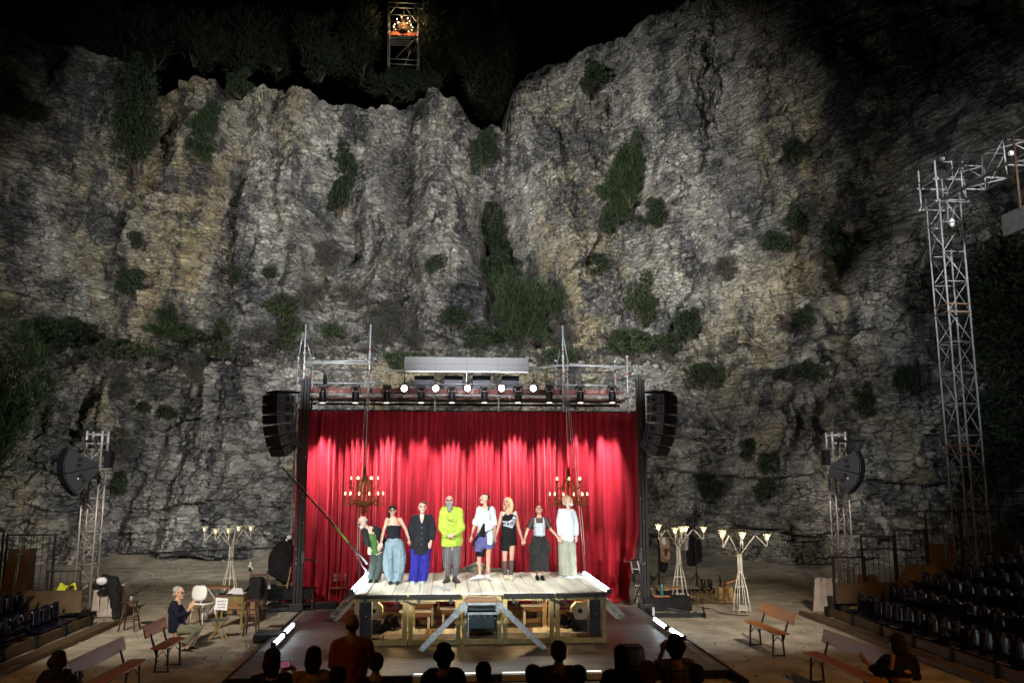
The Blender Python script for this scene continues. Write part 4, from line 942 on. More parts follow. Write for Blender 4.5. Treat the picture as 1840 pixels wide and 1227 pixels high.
t = thing('scroll_pole', 'brown vertical pole hanging from the overhead lattice beam', 'pole', P(1805, 300, 20.0)); q = P(1805, 300, 20.0)
mb = MB(); mb.tube((bx_ - .45, q.y, 10.4), (bx_ - .45, q.y, 12.4), .035, 8); mb.build('tube', M('rust_brown', (.05, .025, .014), .7, .2, .3), t, True)
mb = MB(); mb.box((bx_ - .56, q.y, 11.9), (.1, .08, .1)); mb.build('clamp', WHITE, t)
t = thing('hanging_board', 'dull grey display board hanging from the overhead lattice beam', 'display board', (bx_, 17.5, 10.1))
a = P(1780, 392, 21.3); mb = MB(); mb.box((bx_ - .1, 17.1, 10.28), (.08, 8.2, .58)); mb.build('panel', M('dim_grey_board', (.16, .16, .17), .8), t)
mb = MB()
for y in (20.5, 16.5): mb.tube((bx_ - .1, y, 10.5), (bx_ - .1, y, 12.1), .02)
mb.build('hanger', BLK, t)

# ------------------------------------------------------------------ chandeliers
def chandelier(name, label, c, s, n1, n2, group, ph=0, power=12, bulb=BULB):
    "c = hook point, s = height"
    t = thing(name, label, 'chandelier', c, group=group); c = Vector(c)
    def W_(x, y, z): return c + Vector((x, y, z)) * s
    q = lambda pr: [(r * s, z * s) for r, z in pr]
    mb = MB(); mb.lathe(q([(.004, .02), (.004, -.02), (.012, -.03), (.035, -.05), (.035, -.20), (.045, -.205), (.04, -.23), (.02, -.25), (.03, -.33), (.02, -.36), (.012, -.38), (.010, -.72), (.03, -.74), (.05, -.80), (.03, -.84), (.015, -.9), (.012, -1.0)]), c, 14); mb.build('shaft', GOLD, t, True)
    for lev, n, z, R_, up_ in ((0, n1, -.40, .30, .13), (1, n2, -.72, .42, .13)):
        for k in range(n):
            a = 2 * math.pi * k / n + ph + lev * .2; e = Vector((math.cos(a), math.sin(a), 0))
            def pt(r, zz): return c + (e * r + Vector((0, 0, zz))) * s
            mb = MB()
            if lev == 0: mb.path([pt(.03, -.24), pt(.10, -.36), pt(.155, z - .06), pt(.13, z - .12), pt(.10, z - .2)], [.014 * s] * 5, 6); mb.path([pt(.13, z - .07), pt(.2, z - .09), pt(R_ - .03, z - .05), pt(R_, z), pt(R_ - .02, z + .05)], [.010 * s] * 5, 6)
            else: mb.path([pt(.03, -.84), pt(.17, z - .07), pt(.26, z - .02), pt(.30, z - .08), pt(R_ - .05, z - .11), pt(R_, z - .06), pt(R_ - .01, z + .02)], [.013 * s] * 7, 6); mb.path([pt(.20, z - .05), pt(.27, z + .05), pt(.22, z + .10), pt(.16, z + .08)], [.007 * s] * 4, 5)
            rr = R_ - .02 if lev == 0 else R_ - .01
            mb.lathe([(.008 * s, 0), (.03 * s, .012 * s), (.03 * s, .016 * s), (.011 * s, .018 * s), (.011 * s, .07 * s)], pt(rr, z + .035), 8)
            arm = mb.build('arm', GOLD, t, True)
            mb = MB(); mb.lathe([(.006 * s, 0), (.016 * s, .02 * s), (.014 * s, .04 * s), (.004 * s, .065 * s)], pt(rr, z + .105), 8); b_ = mb.build('bulb', bulb, arm, True)
    mb = MB()
    for k in range(4):
        a = k * math.pi / 2 + .6; e = Vector((math.cos(a), math.sin(a), 0))
        mb.path([c + (e * r + Vector((0, 0, z))) * s for r, z in ((.17, -.82), (.08, -.87), (.05, -.95), (.05, -1.0), (.1, -1.0), (.12, -.985), (.10, -.965))], .008 * s, 5)
        mb.path([c + (e * r + Vector((0, 0, z))) * s for r, z in ((.15, -.86), (.17, -.9), (.145, -.91), (.14, -.885))], .005 * s, 5)
    mb.lathe([(.19 * s, -.005 * s), (.2 * s, 0), (.19 * s, .005 * s)], c + Vector((0, 0, -.81 * s)), 20)
    mb.lathe([(.15 * s, -.004 * s), (.155 * s, 0), (.15 * s, .004 * s)], c + Vector((0, 0, -.47 * s)), 20)
    mb.build('scroll_basket', GOLD, t, True)
    l = bpy.data.lights.new('candle_glow', 'POINT'); l.energy = power; l.color = (1, .68, .34); l.shadow_soft_size = .3 * s
    o = bpy.data.objects.new('candle_glow', l); COL.objects.link(o); o.location = c + Vector((0, 0, -.45 * s)); 
    return t
CHY = 21.9
for nm, px, py in (('left', 656, 836), ('right', 1021, 837)):
    q = P(px, py, CHY); hgt = q.z - P(px, py + 86, CHY).z
    chandelier('chandelier', 'wrought iron candle chandelier in front of the %s half of the red curtain' % nm, q, hgt, 6, 12, 'chandeliers hanging before the curtain', .15 if nm == 'left' else .45, 14)
    hk = P(663 if nm == 'left' else 1013, 640, SY)
    t = thing('hoist_rope', 'pale hoist rope and chain leading up from the %s chandelier to the gantry' % nm, 'rope', (q.x, CHY, q.z), group='hoist ropes of the chandeliers')
    mb = MB(); mb.path([q + Vector((0, 0, .0)), q.lerp(hk, .5) + Vector((.01, 0, -.0)), hk], .009, 5); mb.build('hoist_line', ROPE, t)
    if nm == 'left': pts = [(648, 830), (652, 760), (660, 700)]; pts2 = [(657, 830), (655, 760), (661, 690)]; tail = [((652, 836), (644, 900), (641, 1030)), ((655, 836), (646, 960), (645, 1040))]
    else: pts = [(1035, 845), (1028, 770), (1020, 690)]; pts2 = [(1030, 840), (1024, 770), (1018, 690)]; tail = [((1035, 845), (1043, 940), (1051, 1028)), ((1038, 845), (1047, 940), (1053, 1028))]
    mb = MB()
    for pp in (pts, pts2):
        a_, b_ = P(*pp[0], CHY + .3), P(*pp[2], SY - .2)
        for k in range(60): c_ = a_.lerp(b_, k / 60); mb.ell(c_, (.013, .009, .018) if k % 2 else (.009, .013, .018), n=5, m=3)
    mb.build('chain', ALU, t)
    for pp in tail: mb = MB(); mb.path([P(*x, CHY + .3) for x in pp], .009, 5); mb.build('rope_tail', ROPE, t)
# slanting pole on the left with tape
a, b = P(506, 838, 22.6), P(660, 1012, 20.6)
t = thing('guy_pole', 'long thin dark pole slanting down in front of the left of the curtain', 'pole', b)
mb = MB(); mb.tube(a, a.lerp(b, .64), .014, 8, .022); mb.build('dark_section', BLK, t, True)
mb = MB(); mb.tube(a.lerp(b, .64), a.lerp(b, .80), .024, 8); mb.build('green_tape', M('green_tape', (.25, .55, .08), .6), t, True)
mb = MB(); mb.tube(a.lerp(b, .80), b, .026, 8); mb.build('pale_section', ALU, t, True)
t = thing('thin_rope', 'thin pale rope with a knotted end beside the slanting pole', 'rope', P(655, 1025, 20.7))
mb = MB(); mb.path([P(500, 830, 22.7), P(590, 925, 21.6), P(640, 995, 20.8), P(652, 1018, 20.7), P(658, 1024, 20.7), P(656, 1030, 20.7)], [.006, .006, .006, .012, .024, .018], 6); mb.build('rope', ROPE, t)

# ------------------------------------------------------------------ scaffold tower on the rim with its chandelier
RY = 46.0
t = thing('rim_scaffold_tower', 'scaffold tower rising from the trees on the cliff rim', 'scaffold', P(724, 140, RY))
def rp(px, py, d=0): return P(px, py, RY + d)
SCT = M('scaffold_tube_rim', (.26, .26, .25), .5, .35, .15, 10)
for px, p2, d in ((697, 697, 0), (753, 753, 0), (700, 700, 1.2), (751, 750, 1.2)): mb = MB(); mb.tube(rp(px, 5 if px != 753 else 7, d), rp(p2, 134, d), .035, 8); mb.build('standard', SCT, t, True)
for py, d in ((4, 0), (13, 0), (26, 0), (38.5, 0), (51, 0), (65, 0), (106, 1.2), (115, 1.2), (131, 1.2)):
    mb = MB(); mb.tube(rp(697, py, d), rp(753, py + 3, d), .032, 8); mb.build('ledger', SCT, t, True)
for a, b, d in (((697, 64), (742, 22), 0), ((731, 17), (750, 42), .6), ((748, 68), (711, 105), 0), ((738, 92), (727, 118), 1.2), ((716, 6), (700, 26), 1.2), ((770, 17), (761, 45), 1.2), ((753, 16), (771, 17), .6)): mb = MB(); mb.tube(rp(*a, d), rp(*b, d), .028, 8); mb.build('brace', SCT, t, True)
mb = MB(); a, b = rp(698, 60, 1.3), rp(751, 62, 1.3); mb.box(((a + b) / 2), ((b - a).length, .04, .22)); mb.build('toe_board', M('rim_toe_board', (.35, .07, .03), .7), t)
for i in range(4): mb = MB(); mb.tube(rp(699, 69 + i * 4, .6), rp(738, 70 + i * 4, .6), .05, 6); mb.build('stair_tread', SCT, t)
mb = MB()
for a in (rp(697, 62), rp(697, 50)): mb.box(a, (.09, .09, .09))
mb.build('coupler', RB, t)
q = rp(726, 24, .6); mb = MB(); mb.tube(q, rp(726, 12, .6), .02); mb.build('drop_tube', SCT, t)
chandelier('chandelier', 'lit candle chandelier high up inside the scaffold tower on the cliff rim', rp(725, 27, .6), 1.15 * (rp(725, 27, .6).z - rp(725, 60, .6).z), 6, 12, None, .3, 230, E('rim_bulb', (1, .68, .34), 12))

# ------------------------------------------------------------------ branching white rod lamps
def rod_lamp(px, py, pyt, label, arms, on):
    b = G(px, py, 0); y = b.y; H_ = P(px, pyt, y).z; t = thing('branch_lamp', label, 'lamp', b, group='white branching rod lamps')
    WR = bpy.data.materials.get('white_rod') or M('white_rod', (.80, .76, .68), .5, .1, .15, 20)
    for k in range(8):
        a = k * math.pi / 4 + .2; e = Vector((math.cos(a), math.sin(a), 0)); mb = MB()
        mb.path([b + e * .24, b + e * .17 + Vector((0, 0, .5)), b + e * .12 + Vector((0, 0, .72)), b + e * .06 + Vector((0, 0, 1.0)), b + e * .055 + Vector((0, 0, H_ - .45))], .009, 5); mb.build('leg_rod', WR, t, True)
    mb = MB()
    for z, r in ((.62, .15), (.98, .065), (H_ - .5, .06), (.06, .24)): mb = MB(); mb.path([b + Vector((math.cos(k * .5236) * r, math.sin(k * .5236) * r, z)) for k in range(13)], .008, 5); mb.build('ring', WR, t, True)
    for i, (dxp, dyp, dd) in enumerate(arms):
        e = P(px + dxp, pyt + dyp, y + dd); mb = MB(); o = b + Vector((0, 0, H_ - .47)) + (Vector((e.x - b.x, dd, 0))).normalized() * .03
        hv = Vector((e.x, e.y, 0)) - Vector((b.x, b.y, 0))
        mb.path([o, b + hv * .55 + Vector((0, 0, H_ + .0)), b + hv * .62 + Vector((0, 0, H_ + .0)), b + hv * .97 + Vector((0, 0, H_ - .27)), Vector((e.x, e.y, H_ - .25)), Vector((e.x, e.y, e.z - .05))], .012, 6); a_ = mb.build('arm', WR, t, True)
        mb = MB(); n = 5
        for k in range(n):
            a = 6.283 * k / n; u = Vector((math.cos(a), math.sin(a), 0)); v = Vector((math.cos(a + .63), math.sin(a + .63), 0)); v2 = Vector((math.cos(a - .63), math.sin(a - .63), 0))
            mb.path([e + u * .03 + Vector((0, 0, -.06)), e + u * .05, e + u * .1 + Vector((0, 0, .09))], .007, 5); mb.path([e + v2 * .075 + Vector((0, 0, .07)), e + u * .1 + Vector((0, 0, .09)), e + v * .075 + Vector((0, 0, .07))], .006, 5)
            mb.add([e + u * .03 + Vector((0, 0, -.06)), e + v * .03 + Vector((0, 0, -.06)), e + v * .07 + Vector((0, 0, .06)), e + u * .085 + Vector((0, 0, .07))], [(0, 1, 2, 3)])
        mb.lathe([(.012, -.1), (.035, -.06), (.035, -.05)], e, 10); c_ = mb.build('shade', CREAM, a_)
        mb = MB(); mb.ell(e + Vector((0, 0, .01)), (.033, .033, .045)); mb.build('bulb', E('lamp_bulb%d%d' % (px, i), (1, .8, .45), 40 * on[i]), c_, True)
        if on[i] > .3:
            l = bpy.data.lights.new('bulb_glow', 'POINT'); l.energy = 3 * on[i]; l.color = (1, .72, .38); l.shadow_soft_size = .05
            lo = bpy.data.objects.new('bulb_glow', l); COL.objects.link(lo); lo.location = e + Vector((0, 0, .09))
    mb = MB(); mb.box(b + Vector((0, 0, .1)), (.26, .2, .14)); mb.build('base_box', M('clear_plastic', (.35, .36, .3), .3), t, bevel=.02)
    return t, b, H_
t, b, H_ = rod_lamp(411, 1078, 952, 'white branching rod lamp left of the stage, with dark coat hangers on it', [(-43, -1, .05), (-23, 3, -.45), (0, 2, -.75), (18, -2, .6), (40, -2, .1)], [.15, .15, .12, .25, .15])
ht = thing('coat_hanger', 'black clothes hangers hooked on the left branching lamp', 'coat hanger', b + Vector((0, -.1, H_ - .75)))
mb = MB()
for s in (-1, 1): q = b + Vector((s * .1, -.09, H_ - .62)); mb.path([q, q + Vector((s * .02, 0, -.06)), q + Vector((s * .25, 0, -.18)), q + Vector((-s * .12, 0, -.2)), q + Vector((s * .02, 0, -.06))], .010, 5)
mb.build('hanger', BLK, ht)
rod_lamp(1222, 1076, 952, 'white branching rod lamp beside the clothes rail', [(-39, -4, .2), (-9, 2, -.5), (3, 0, -.8), (10, -1, .7), (42, 0, .1)], [1, .5, .5, .7, .6])
rod_lamp(1333, 1098, 963, 'white branching rod lamp in front of the chopping block', [(-35, 0, .3), (-35, -4, -.3), (1, 0, -.6), (45, 3, .1)], [.6, .5, 1.1, .9])
# ------------------------------------------------------------------ benches
def bench(a, b, back, label, w=.28, group='orange beer benches'):
    "seat ends a, b at z .45; back = vector towards the backrest or None"
    a, b = Vector(a), Vector(b); d = (b - a).normalized(); c = (a + b) / 2; n = Vector((-d.y, d.x, 0))
    if n.dot(Vector(back)) < 0: n = -n
    t = thing('bench', label, 'bench', (c.x, c.y, 0), group=group)
    mb = MB(); mb.bar(a + Vector((0, 0, .45)), b + Vector((0, 0, .45)), w, .03); mb.build('seat', OWOOD, t, bevel=.006)
    up = Vector((0, 0, .72)) + n * (w / 2 + .12); mb = MB()
    mb.bar(a + up, b + up, .03, .22, ref=Vector((0, 0, 1)) + n * .25); mb.build('backrest', OWOOD, t, bevel=.006)
    for q in (a + d * .22, b - d * .22):
        mb = MB()
        for s in (-1, 1): mb.bar(q + n * (s * w * .32) + Vector((0, 0, .43)), q + n * (s * w * .42), .03)
        mb.bar(q + n * (-w * .42) + Vector((0, 0, .02)), q + n * (w * .42) + Vector((0, 0, .02)), .025); mb.bar(q + n * (-w * .3) + Vector((0, 0, .41)), q + n * (w * .3) + Vector((0, 0, .41)), .03)
        mb.path([q + n * (-w * .37) + Vector((0, 0, .25)), q + Vector((0, 0, .37)), q + n * (w * .37) + Vector((0, 0, .25))], .01)
        mb.bar(q + n * (w * .38) + Vector((0, 0, .3)), q + n * (w / 2 + .09) + Vector((0, 0, .66)), .03); mb.build('leg', BLK, t)
GZ = lambda px, py, z: (lambda p: Vector((p.x, p.y, 0)))(G(px, py, z))
bench(GZ(1348, 1115, .45), GZ(1406, 1139, .45), (1, 0, 0), 'orange bench facing the stage, right of the black floor')
bench(GZ(1455, 1171, .45), GZ(1578, 1225, .45), (1, 0, 0), 'long orange bench in the dark at the lower right, nearer than the other right bench')
bench(GZ(322, 1145, .45), GZ(298, 1157, .45) - Vector((.0, .4, 0)), (-1, 0, 0), 'orange bench under the clapping seated man')
bench(GZ(250, 1185, .45), GZ(150, 1240, .45), (-1, 0, 0), 'long orange bench in the dark at the lower left')

# ------------------------------------------------------------------ raised seating with its boards
SEAT = M('navy_plastic_seat', (.004, .004, .013), .17, 0, .2, 9, spec=.22)
DECKW = M('brown_deck_boards', (.085, .05, .022), .75, 0, .3, 3, .3, 20)
sp0 = thing('stadium_seat', 'x', 'seat', group='navy tip up seats')
mb = MB(); n = 7; vs = []
for i in range(n + 1):
    for j in range(6):
        u = -1 + 2 * i / n; v = j / 5; w_ = .19 * (1 - .25 * max(0, v - .6) ** 1.2); vs.append((u * w_, .06 * u * u + .03 * v, .42 * v * (1 - .10 * abs(u) ** 3)))
mb.add(vs, [(i * 6 + j, (i + 1) * 6 + j, (i + 1) * 6 + j + 1, i * 6 + j + 1) for i in range(n) for j in range(5)])
o = mb.build('backrest', SEAT, sp0, True); so = o.modifiers.new('s', 'SOLIDIFY'); so.thickness = .022; mb = MB()
mb.box((0, -.19, .04), (.37, .36, .035)); o = mb.build('seat_pan', SEAT, sp0, bevel=.015); o.location = (0, 0, -.03)
mb = MB()
for s in (-1, 1): mb.bar((s * .1, -.05, -.0), (s * .1, -.05, -.30), .03)
mb.bar((-.2, -.05, -.05), (.2, -.05, -.05), .04); mb.build('support', BLK, sp0)
first = True; rown = ['front row', 'second row', 'third row', 'fourth row', 'fifth row', 'sixth row']
ordn = ['first', 'second', 'third', 'fourth', 'fifth', 'sixth', 'seventh', 'eighth', 'ninth', 'tenth', 'eleventh', 'twelfth', 'thirteenth', 'fourteenth', 'fifteenth', 'sixteenth']
def seats(side):
    global first
    for k in range(6 if side > 0 else 4):
        x = (10.0 + .85 * k) if side > 0 else (-8.75 - .8 * k); zt = .62 + .24 * k; y = 20.4; j = 0
        while True:
            vis = ray(0, 0); # frame edge test
            pxx = 920 + F * ((x * math.cos(YAW) - y * math.sin(YAW)) / ((x * math.sin(YAW) + y * math.cos(YAW)) * math.cos(PIT) + (zt - CH) * math.sin(PIT)))
            if pxx > 1862 or pxx < -20 or j > 15: break
            o = sp0 if first else dup(sp0); first = False
            o.location = (x + .0, y, zt - .40); o.rotation_euler = (0, 0, rad(-90 if side > 0 else 90) + random.uniform(-.10, .10))
            for k_ in kids(o):
                if k_.name.startswith('seat_pan') and random.random() < .3: k_.rotation_euler = (rad(-random.uniform(35, 70)), 0, 0)
            o['label'] = 'navy tip up seat in the %s seating, %s, %s from the back fence' % ('right' if side > 0 else 'left', rown[k], ordn[j])
            y -= .455; j += 1
seats(1); seats(-1)
for side, x0_, lab in ((1, 8.95, 'right'), (-1, -7.7, 'left')):
    t = thing('seating_stand', 'brown timber stepped stand under the seats on the %s' % lab, 'stand', (x0_, 16, 0), group='timber seating stands')
    s = side; mb = MB(); mb.box((x0_ + s * .02, 15.6, .045), (.09, 11.5, .09)); mb.box((x0_ + s * .28, 15.6, .012), (.30, 11.5, .03)); mb.build('kerb_board', DECKW, t)
    mb = MB(); mb.box((x0_ + s * .62, 15.6, .10), (.05, 11.3, .2)); mb.build('riser', DECKW, t)
    for i in range(9): mb = MB(); mb.box((x0_ + s * .59, 21.0 - i * 1.3, .11), (.07, .09, .24)); mb.build('riser_post', BLKM, t)
    for k in range(7 if s > 0 else 5):
        z = .0 + .24 * k + (.0 if k else .02); xk = (x0_ + s * .64) if k == 0 else (10.0 + .85 * k - .55 if s > 0 else -8.75 - .8 * k + .55); xe = 10.0 + .85 * (k + 1) - .55 if s > 0 else -8.75 - .8 * (k + 1) + .55
        mb = MB(); mb.box(((xk + xe) / 2, 15.1, z + .09), (abs(xe - xk) - .01, 11.6, .04)); mb.build('tread', DECKW, t)
        mb = MB(); mb.box((xe, 15.1, z + .21), (.03, 11.6, .2)); mb.build('riser', DECKW, t)
    mb = MB(); mb.box((x0_ + s * 3.4, 21.0, .55), (5.2, .05, .5)); mb.build('back_board', DECKW, t)
# steel bar fences behind the stands
FEN = M('dark_fence_steel', (.03, .032, .036), .55, .3, .3)
def fence(x, x1, y, z0, z1, label):
    t = thing('bar_fence', label, 'fence', ((x + x1) / 2, y, z0), group='steel bar fence panels'); mb = MB(); n = max(3, round((x1 - x) / .15))
    for i in range(1, n): mb.tube((x + (x1 - x) * i / n, y, z0), (x + (x1 - x) * i / n, y, z1), .008, 6)
    mb.build('bar', FEN, t); o = kids(t)[0]; o['kind'] = 'stuff' if n > 100 else ''; del o['kind']
    mb = MB()
    for q in (x, x1): mb.bar((q, y, z0 - .3), (q, y, z1 + .03), .045)
    for z in (z0, z1): mb.bar((x, y, z), (x1, y, z), .04)
    mb.build('fence_frame', FEN, t)
FP = [(10.1, 10.95, 21.8, .15, 1.35), (11.1, 12.0, 22.2, .35, 1.85), (12.05, 12.9, 22.2, .4, 2.0), (12.95, 13.9, 22.2, .4, 2.5), (13.95, 15.0, 22.2, .5, 2.5), (15.05, 16.2, 22.2, .7, 3.0), (16.25, 17.6, 22.2, .9, 3.6)]
for i, f in enumerate(FP): fence(*f, 'dark steel bar fence panel behind the right seating, %s from the stage side' % ordn[i])
FL = [(-9.5, -8.75, 21.4, .15, 1.2), (-10.9, -9.75, 22.2, .3, 2.0), (-12.0, -11.0, 22.2, .4, 2.1), (-13.1, -12.1, 22.2, .6, 2.9)]
for i, f in enumerate(FL): fence(*f, 'dark steel bar fence panel behind the left seating, %s from the stage side' % ordn[i])
# leaning boards and panels
PB = M('pinkish_raw_board', (.36, .30, .27), .85, 0, .15, 5); PBW = M('warm_raw_board', (.16, .10, .05), .85, 0, .2, 5)
def boards(x, y, n, dx_, h, w, m, label, lean=.18, z=0, cat='stacked boards', s=1):
    t = thing('board_stack', label, cat, (x, y, z), group='leaning raw boards')
    for i in range(n):
        mb = MB(); a = Vector((x + i * dx_, y + .03 * i, z)); l = lean * (1 - .25 * i) * s
        mb.prism([a, a + Vector((w, 0, 0)), a + Vector((w * .85 + l, .1, h)), a + Vector((w * .1 + l, .1, h - .02 * i))], (0, .35 if i % 2 else .05, 0)); mb.build('board', m, t)
q = G(1462, 1098, 0); boards(q.x, q.y, 4, .2, .82, .19, PB, 'pale upright boards leaning by the foot of the right lattice tower', .12)
q = G(163, 1108, 0); boards(q.x, q.y, 4, .18, .78, .19, PB, 'pale upright boards beside the foot of the left lattice tower', -.03)
q = P(1612, 1048, 21.5); boards(q.x, 21.5, 2, .55, .45, .5, PBW, 'brown flat board lying against the right fence', .3, q.z)
q = P(1668, 1030, 22.4); boards(q.x, 22.4, 3, .32, .75, .26, PBW, 'tall brown boards standing at the back of the right seating', .05, q.z)
q = P(1545, 1068, 21.7); boards(q.x, 21.7, 4, .16, .45, .14, PBW, 'short brown boards behind the first row of the right seating', .02, q.z)
q = P(2, 1062, 22.0); boards(q.x, 22.0, 2, .3, 1.0, .25, PBW, 'tall warm brown boards behind the left seating', .02, q.z)
q = P(88, 1090, 21.6); boards(q.x, 21.6, 3, .2, .45, .18, PBW, 'short brown boards behind the left bar fence', .02, q.z)
# yellow vests
YV = M('hi_vis_yellow', (.55, .60, .02), .7, 0, .25, 20, .5, 40)
for px, py, lab in ((109, 1066, 'yellow safety vest hanging on the left bar fence'),):
    q = P(px, py, 21.3); t = thing('safety_vest', lab, 'vest', q); mb = MB(); mb.loft([q + Vector((0, 0, .22)), q + Vector((.02, -.03, .05)), q + Vector((-.05, 0, -.18))], [(.06, .04), (.12, .05), (.09, .04)], n=10); mb.loft([q + Vector((.1, 0, .15)), q + Vector((.3, 0, .22)), q + Vector((.34, 0, .1))], [.05, .04, .03], n=8); mb.build('vest_cloth', YV, t, True, remesh=.02, disp=.06)
q = P(1543, 1093, 20.8); t = thing('yellow_vest', 'folded yellow vest lying on the first seat of the right stand', 'vest', q); mb = MB(); mb.ell(q, (.22, .15, .05)); mb.build('vest_cloth', YV, t, True, disp=.05)

# ------------------------------------------------------------------ stools, chairs, tables on the left
def stool(q, h, r, m, label, n=4, splay=.08, ring=True, sq=False, group=None):
    q = Vector((q[0], q[1], q[2] if len(q) > 2 else 0)); t = thing('stool', label, 'stool', q, group=group); mb = MB()
    if sq: mb.box(q + Vector((0, 0, h)), (2 * r, 2 * r, .035))
    else: mb.lathe([(r * .96, -.02), (r, -.01), (r, .012), (r * .95, .02)], q + Vector((0, 0, h)), 20)
    mb.build('seat', m, t, bevel=.004)
    for k in range(n):
        a = 2 * math.pi * k / n + .78; e = Vector((math.cos(a), math.sin(a), 0)); mb = MB(); mb.tube(q + e * (r + splay), q + e * (r * .75) + Vector((0, 0, h - .02)), .018, 8); mb.build('leg', m, t, True)
    if ring:
        mb = MB()
        for z in (.22, .4 * h + .05):
            pts = [q + Vector((math.cos(2 * math.pi * k / n + .78), math.sin(2 * math.pi * k / n + .78), 0)) * (r + splay - (splay + r * .25) * z / h) + Vector((0, 0, z)) for k in range(n + 1)]
            for i in range(n): mb.tube(pts[i], pts[i + 1], .011, 6)
        mb.build('stretcher', m, t)
    return t
stool(G(232, 1132, 0), .62, .17, DWOOD, 'tall dark round stool carrying a glass, at the left seating')
q = G(232, 1132, 0); t = thing('drinking_glass', 'small clear glass standing on the tall dark stool', 'glass', q + Vector((.0, 0, .64))); mb = MB(); mb.lathe([(.03, 0), (.035, .1), (.032, .1), (.027, .01)], q + Vector((0, 0, .645)), 12)
GL = M('glass', (.5, .5, .48), .1, alpha=.4); mb.build('tumbler', GL, t, True)
# coat over the left boards
q = G(196, 1112, 0) + Vector((-.05, -.1, 0)); t = thing('draped_coat', 'black coat thrown over the pale boards on the left', 'coat', q)
mb = MB(); mb.loft([q + Vector((-.35, .1, .75)), q + Vector((-.1, .05, .95)), q + Vector((.12, 0, .9)), q + Vector((.2, -.02, .55)), q + Vector((.26, -.04, .1))], [(.06, .1), (.10, .16), (.13, .17), (.14, .15), (.09, .1)], n=12, ref=(0, 1, 0)); mb.build('coat_cloth', BLKM, t, True, remesh=.03, disp=.08)
mb = MB(); mb.ell(q + Vector((-.12, -.09, .93)), (.14, .1, .09)); mb.build('white_lining', PAPER, t, True, disp=.05)
# white plastic chair
def shell_chair(q, rz, label):
    t = thing('shell_chair', label, 'chair', q); R_ = Matrix.Rotation(rz, 3, 'Z'); W_ = lambda *p: Vector(q) + R_ @ Vector(p)
    mb = MB(); vs = []; n = 10
    for i in range(n + 1):
        for j in range(7):
            u = -1 + 2 * i / n; v = j / 6; k = 1 - .5 * abs(2 * v - 1) ** 4; vs.append(W_(.05 * u * u - .0 + .05 * v - .22, u * .23 * k, .53 + .34 * v))
    mb.add(vs, [(i * 7 + j, (i + 1) * 7 + j, (i + 1) * 7 + j + 1, i * 7 + j + 1) for i in range(n) for j in range(6)]); o = mb.build('backrest', WHITE, t, True); o.modifiers.new('s', 'SOLIDIFY').thickness = .02
    mb = MB(); mb.loft([W_(-.2, 0, .445), W_(.0, 0, .44), W_(.22, 0, .45)], [(.17, .02), (.22, .02), (.19, .02)], ref=R_ @ Vector((0, 1, 0)), n=14); mb.build('seat', WHITE, t, True)
    for a, b in ((-.17, -.18), (-.17, .18), (.18, -.18), (.18, .18)):
        mb = MB(); mb.tube(W_(a, b * .8, .44), W_(a * 1.35, b * 1.15, 0), .014, 8); mb.build('leg', WHITE, t, True)
    mb = MB()
    for s in (-1, 1): mb.tube(W_(-.18, s * .1, .45), W_(-.2, s * .1, .62), .014, 8)
    mb.build('back_post', WHITE, t)
shell_chair(G(364, 1118, 0), rad(62), 'white plastic shell chair between the clapping man and the olive desk')
q = G(388, 1108, 0) + Vector((-.1, .5, 0)); t = thing('side_table', 'small folding wooden table behind the white shell chair', 'table', q)
mb = MB(); mb.box(q + Vector((0, 0, .66)), (.6, .4, .03)); mb.build('table_top', WOOD, t); mb = MB(); [mb.bar(q + Vector((a * .25, s * .17, 0)), q + Vector((-a * .22, s * .17, .65)), .02) for a in (-1, 1) for s in (-1, 1)]; mb.build('trestle', ALU, t)
for k_, (px_, lab_) in enumerate(((398, 'left'), (432, 'right'))):
    q = G(px_, 1112, 0) + Vector((0, .9, 0)); t = thing('wooden_crate', 'brown slatted crate on the sand behind the olive desk, %s one' % lab_, 'crate', q, group='brown crates'); mb = MB()
    for z_ in (.06, .18, .30): mb.box(q + Vector((0, -.2, z_)), (.5, .02, .09)); mb.box(q + Vector((0, .2, z_)), (.5, .02, .09)); mb.box(q + Vector((-.25, 0, z_)), (.02, .38, .09)); mb.box(q + Vector((.25, 0, z_)), (.02, .38, .09))
    for a_ in (-.23, .23):
        for b_ in (-.18, .18): mb.box(q + Vector((a_, b_, .18)), (.035, .035, .36))
    mb.box(q + Vector((0, 0, .02)), (.48, .38, .02)); mb.build('slats', WOOD, t)
# second chair seat (wood) in front
stool(G(345, 1120, 0) + Vector((.1, -.3, 0)), .42, .17, WOOD, 'low brown seat half hidden behind the clapping man', splay=.03, ring=False)
# olive desk with the sign
q = G(413, 1128, 0); t = thing('desk', 'small olive wooden desk with a paper notice on its end', 'desk', q); lx, ly_ = .62, .5
mb = MB(); mb.box(q + Vector((0, .1, .74)), (lx + .04, ly_ + .04, .03)); mb.build('desk_top', DWOOD, t, bevel=.004)
mb = MB()
for s in (-1, 1): mb.box(q + Vector((0, .1 + s * ly_ / 2 * .96, .66)), (lx, .025, .13)); mb.box(q + Vector((s * lx / 2 * .96, .1, .66)), (.025, ly_, .13))
mb.build('apron', OLIVE, t)
for a in (-1, 1):
    for b in (-1, 1): mb = MB(); mb.box(q + Vector((a * (lx / 2 - .03), .1 + b * (ly_ / 2 - .03), .36)), (.05, .05, .72)); mb.build('leg', OLIVE, t)
sg = thing('paper_notice', 'white paper notice with three handwritten lines taped to the desk', 'sign', q + Vector((-.17, -.17, .56)))
c = q + Vector((-.17, -.18, .56)); mb = MB(); mb.box(c, (.27, .006, .26), Matrix.Rotation(rad(4), 3, 'Y')); mb.build('paper_sheet', PAPER, sg)
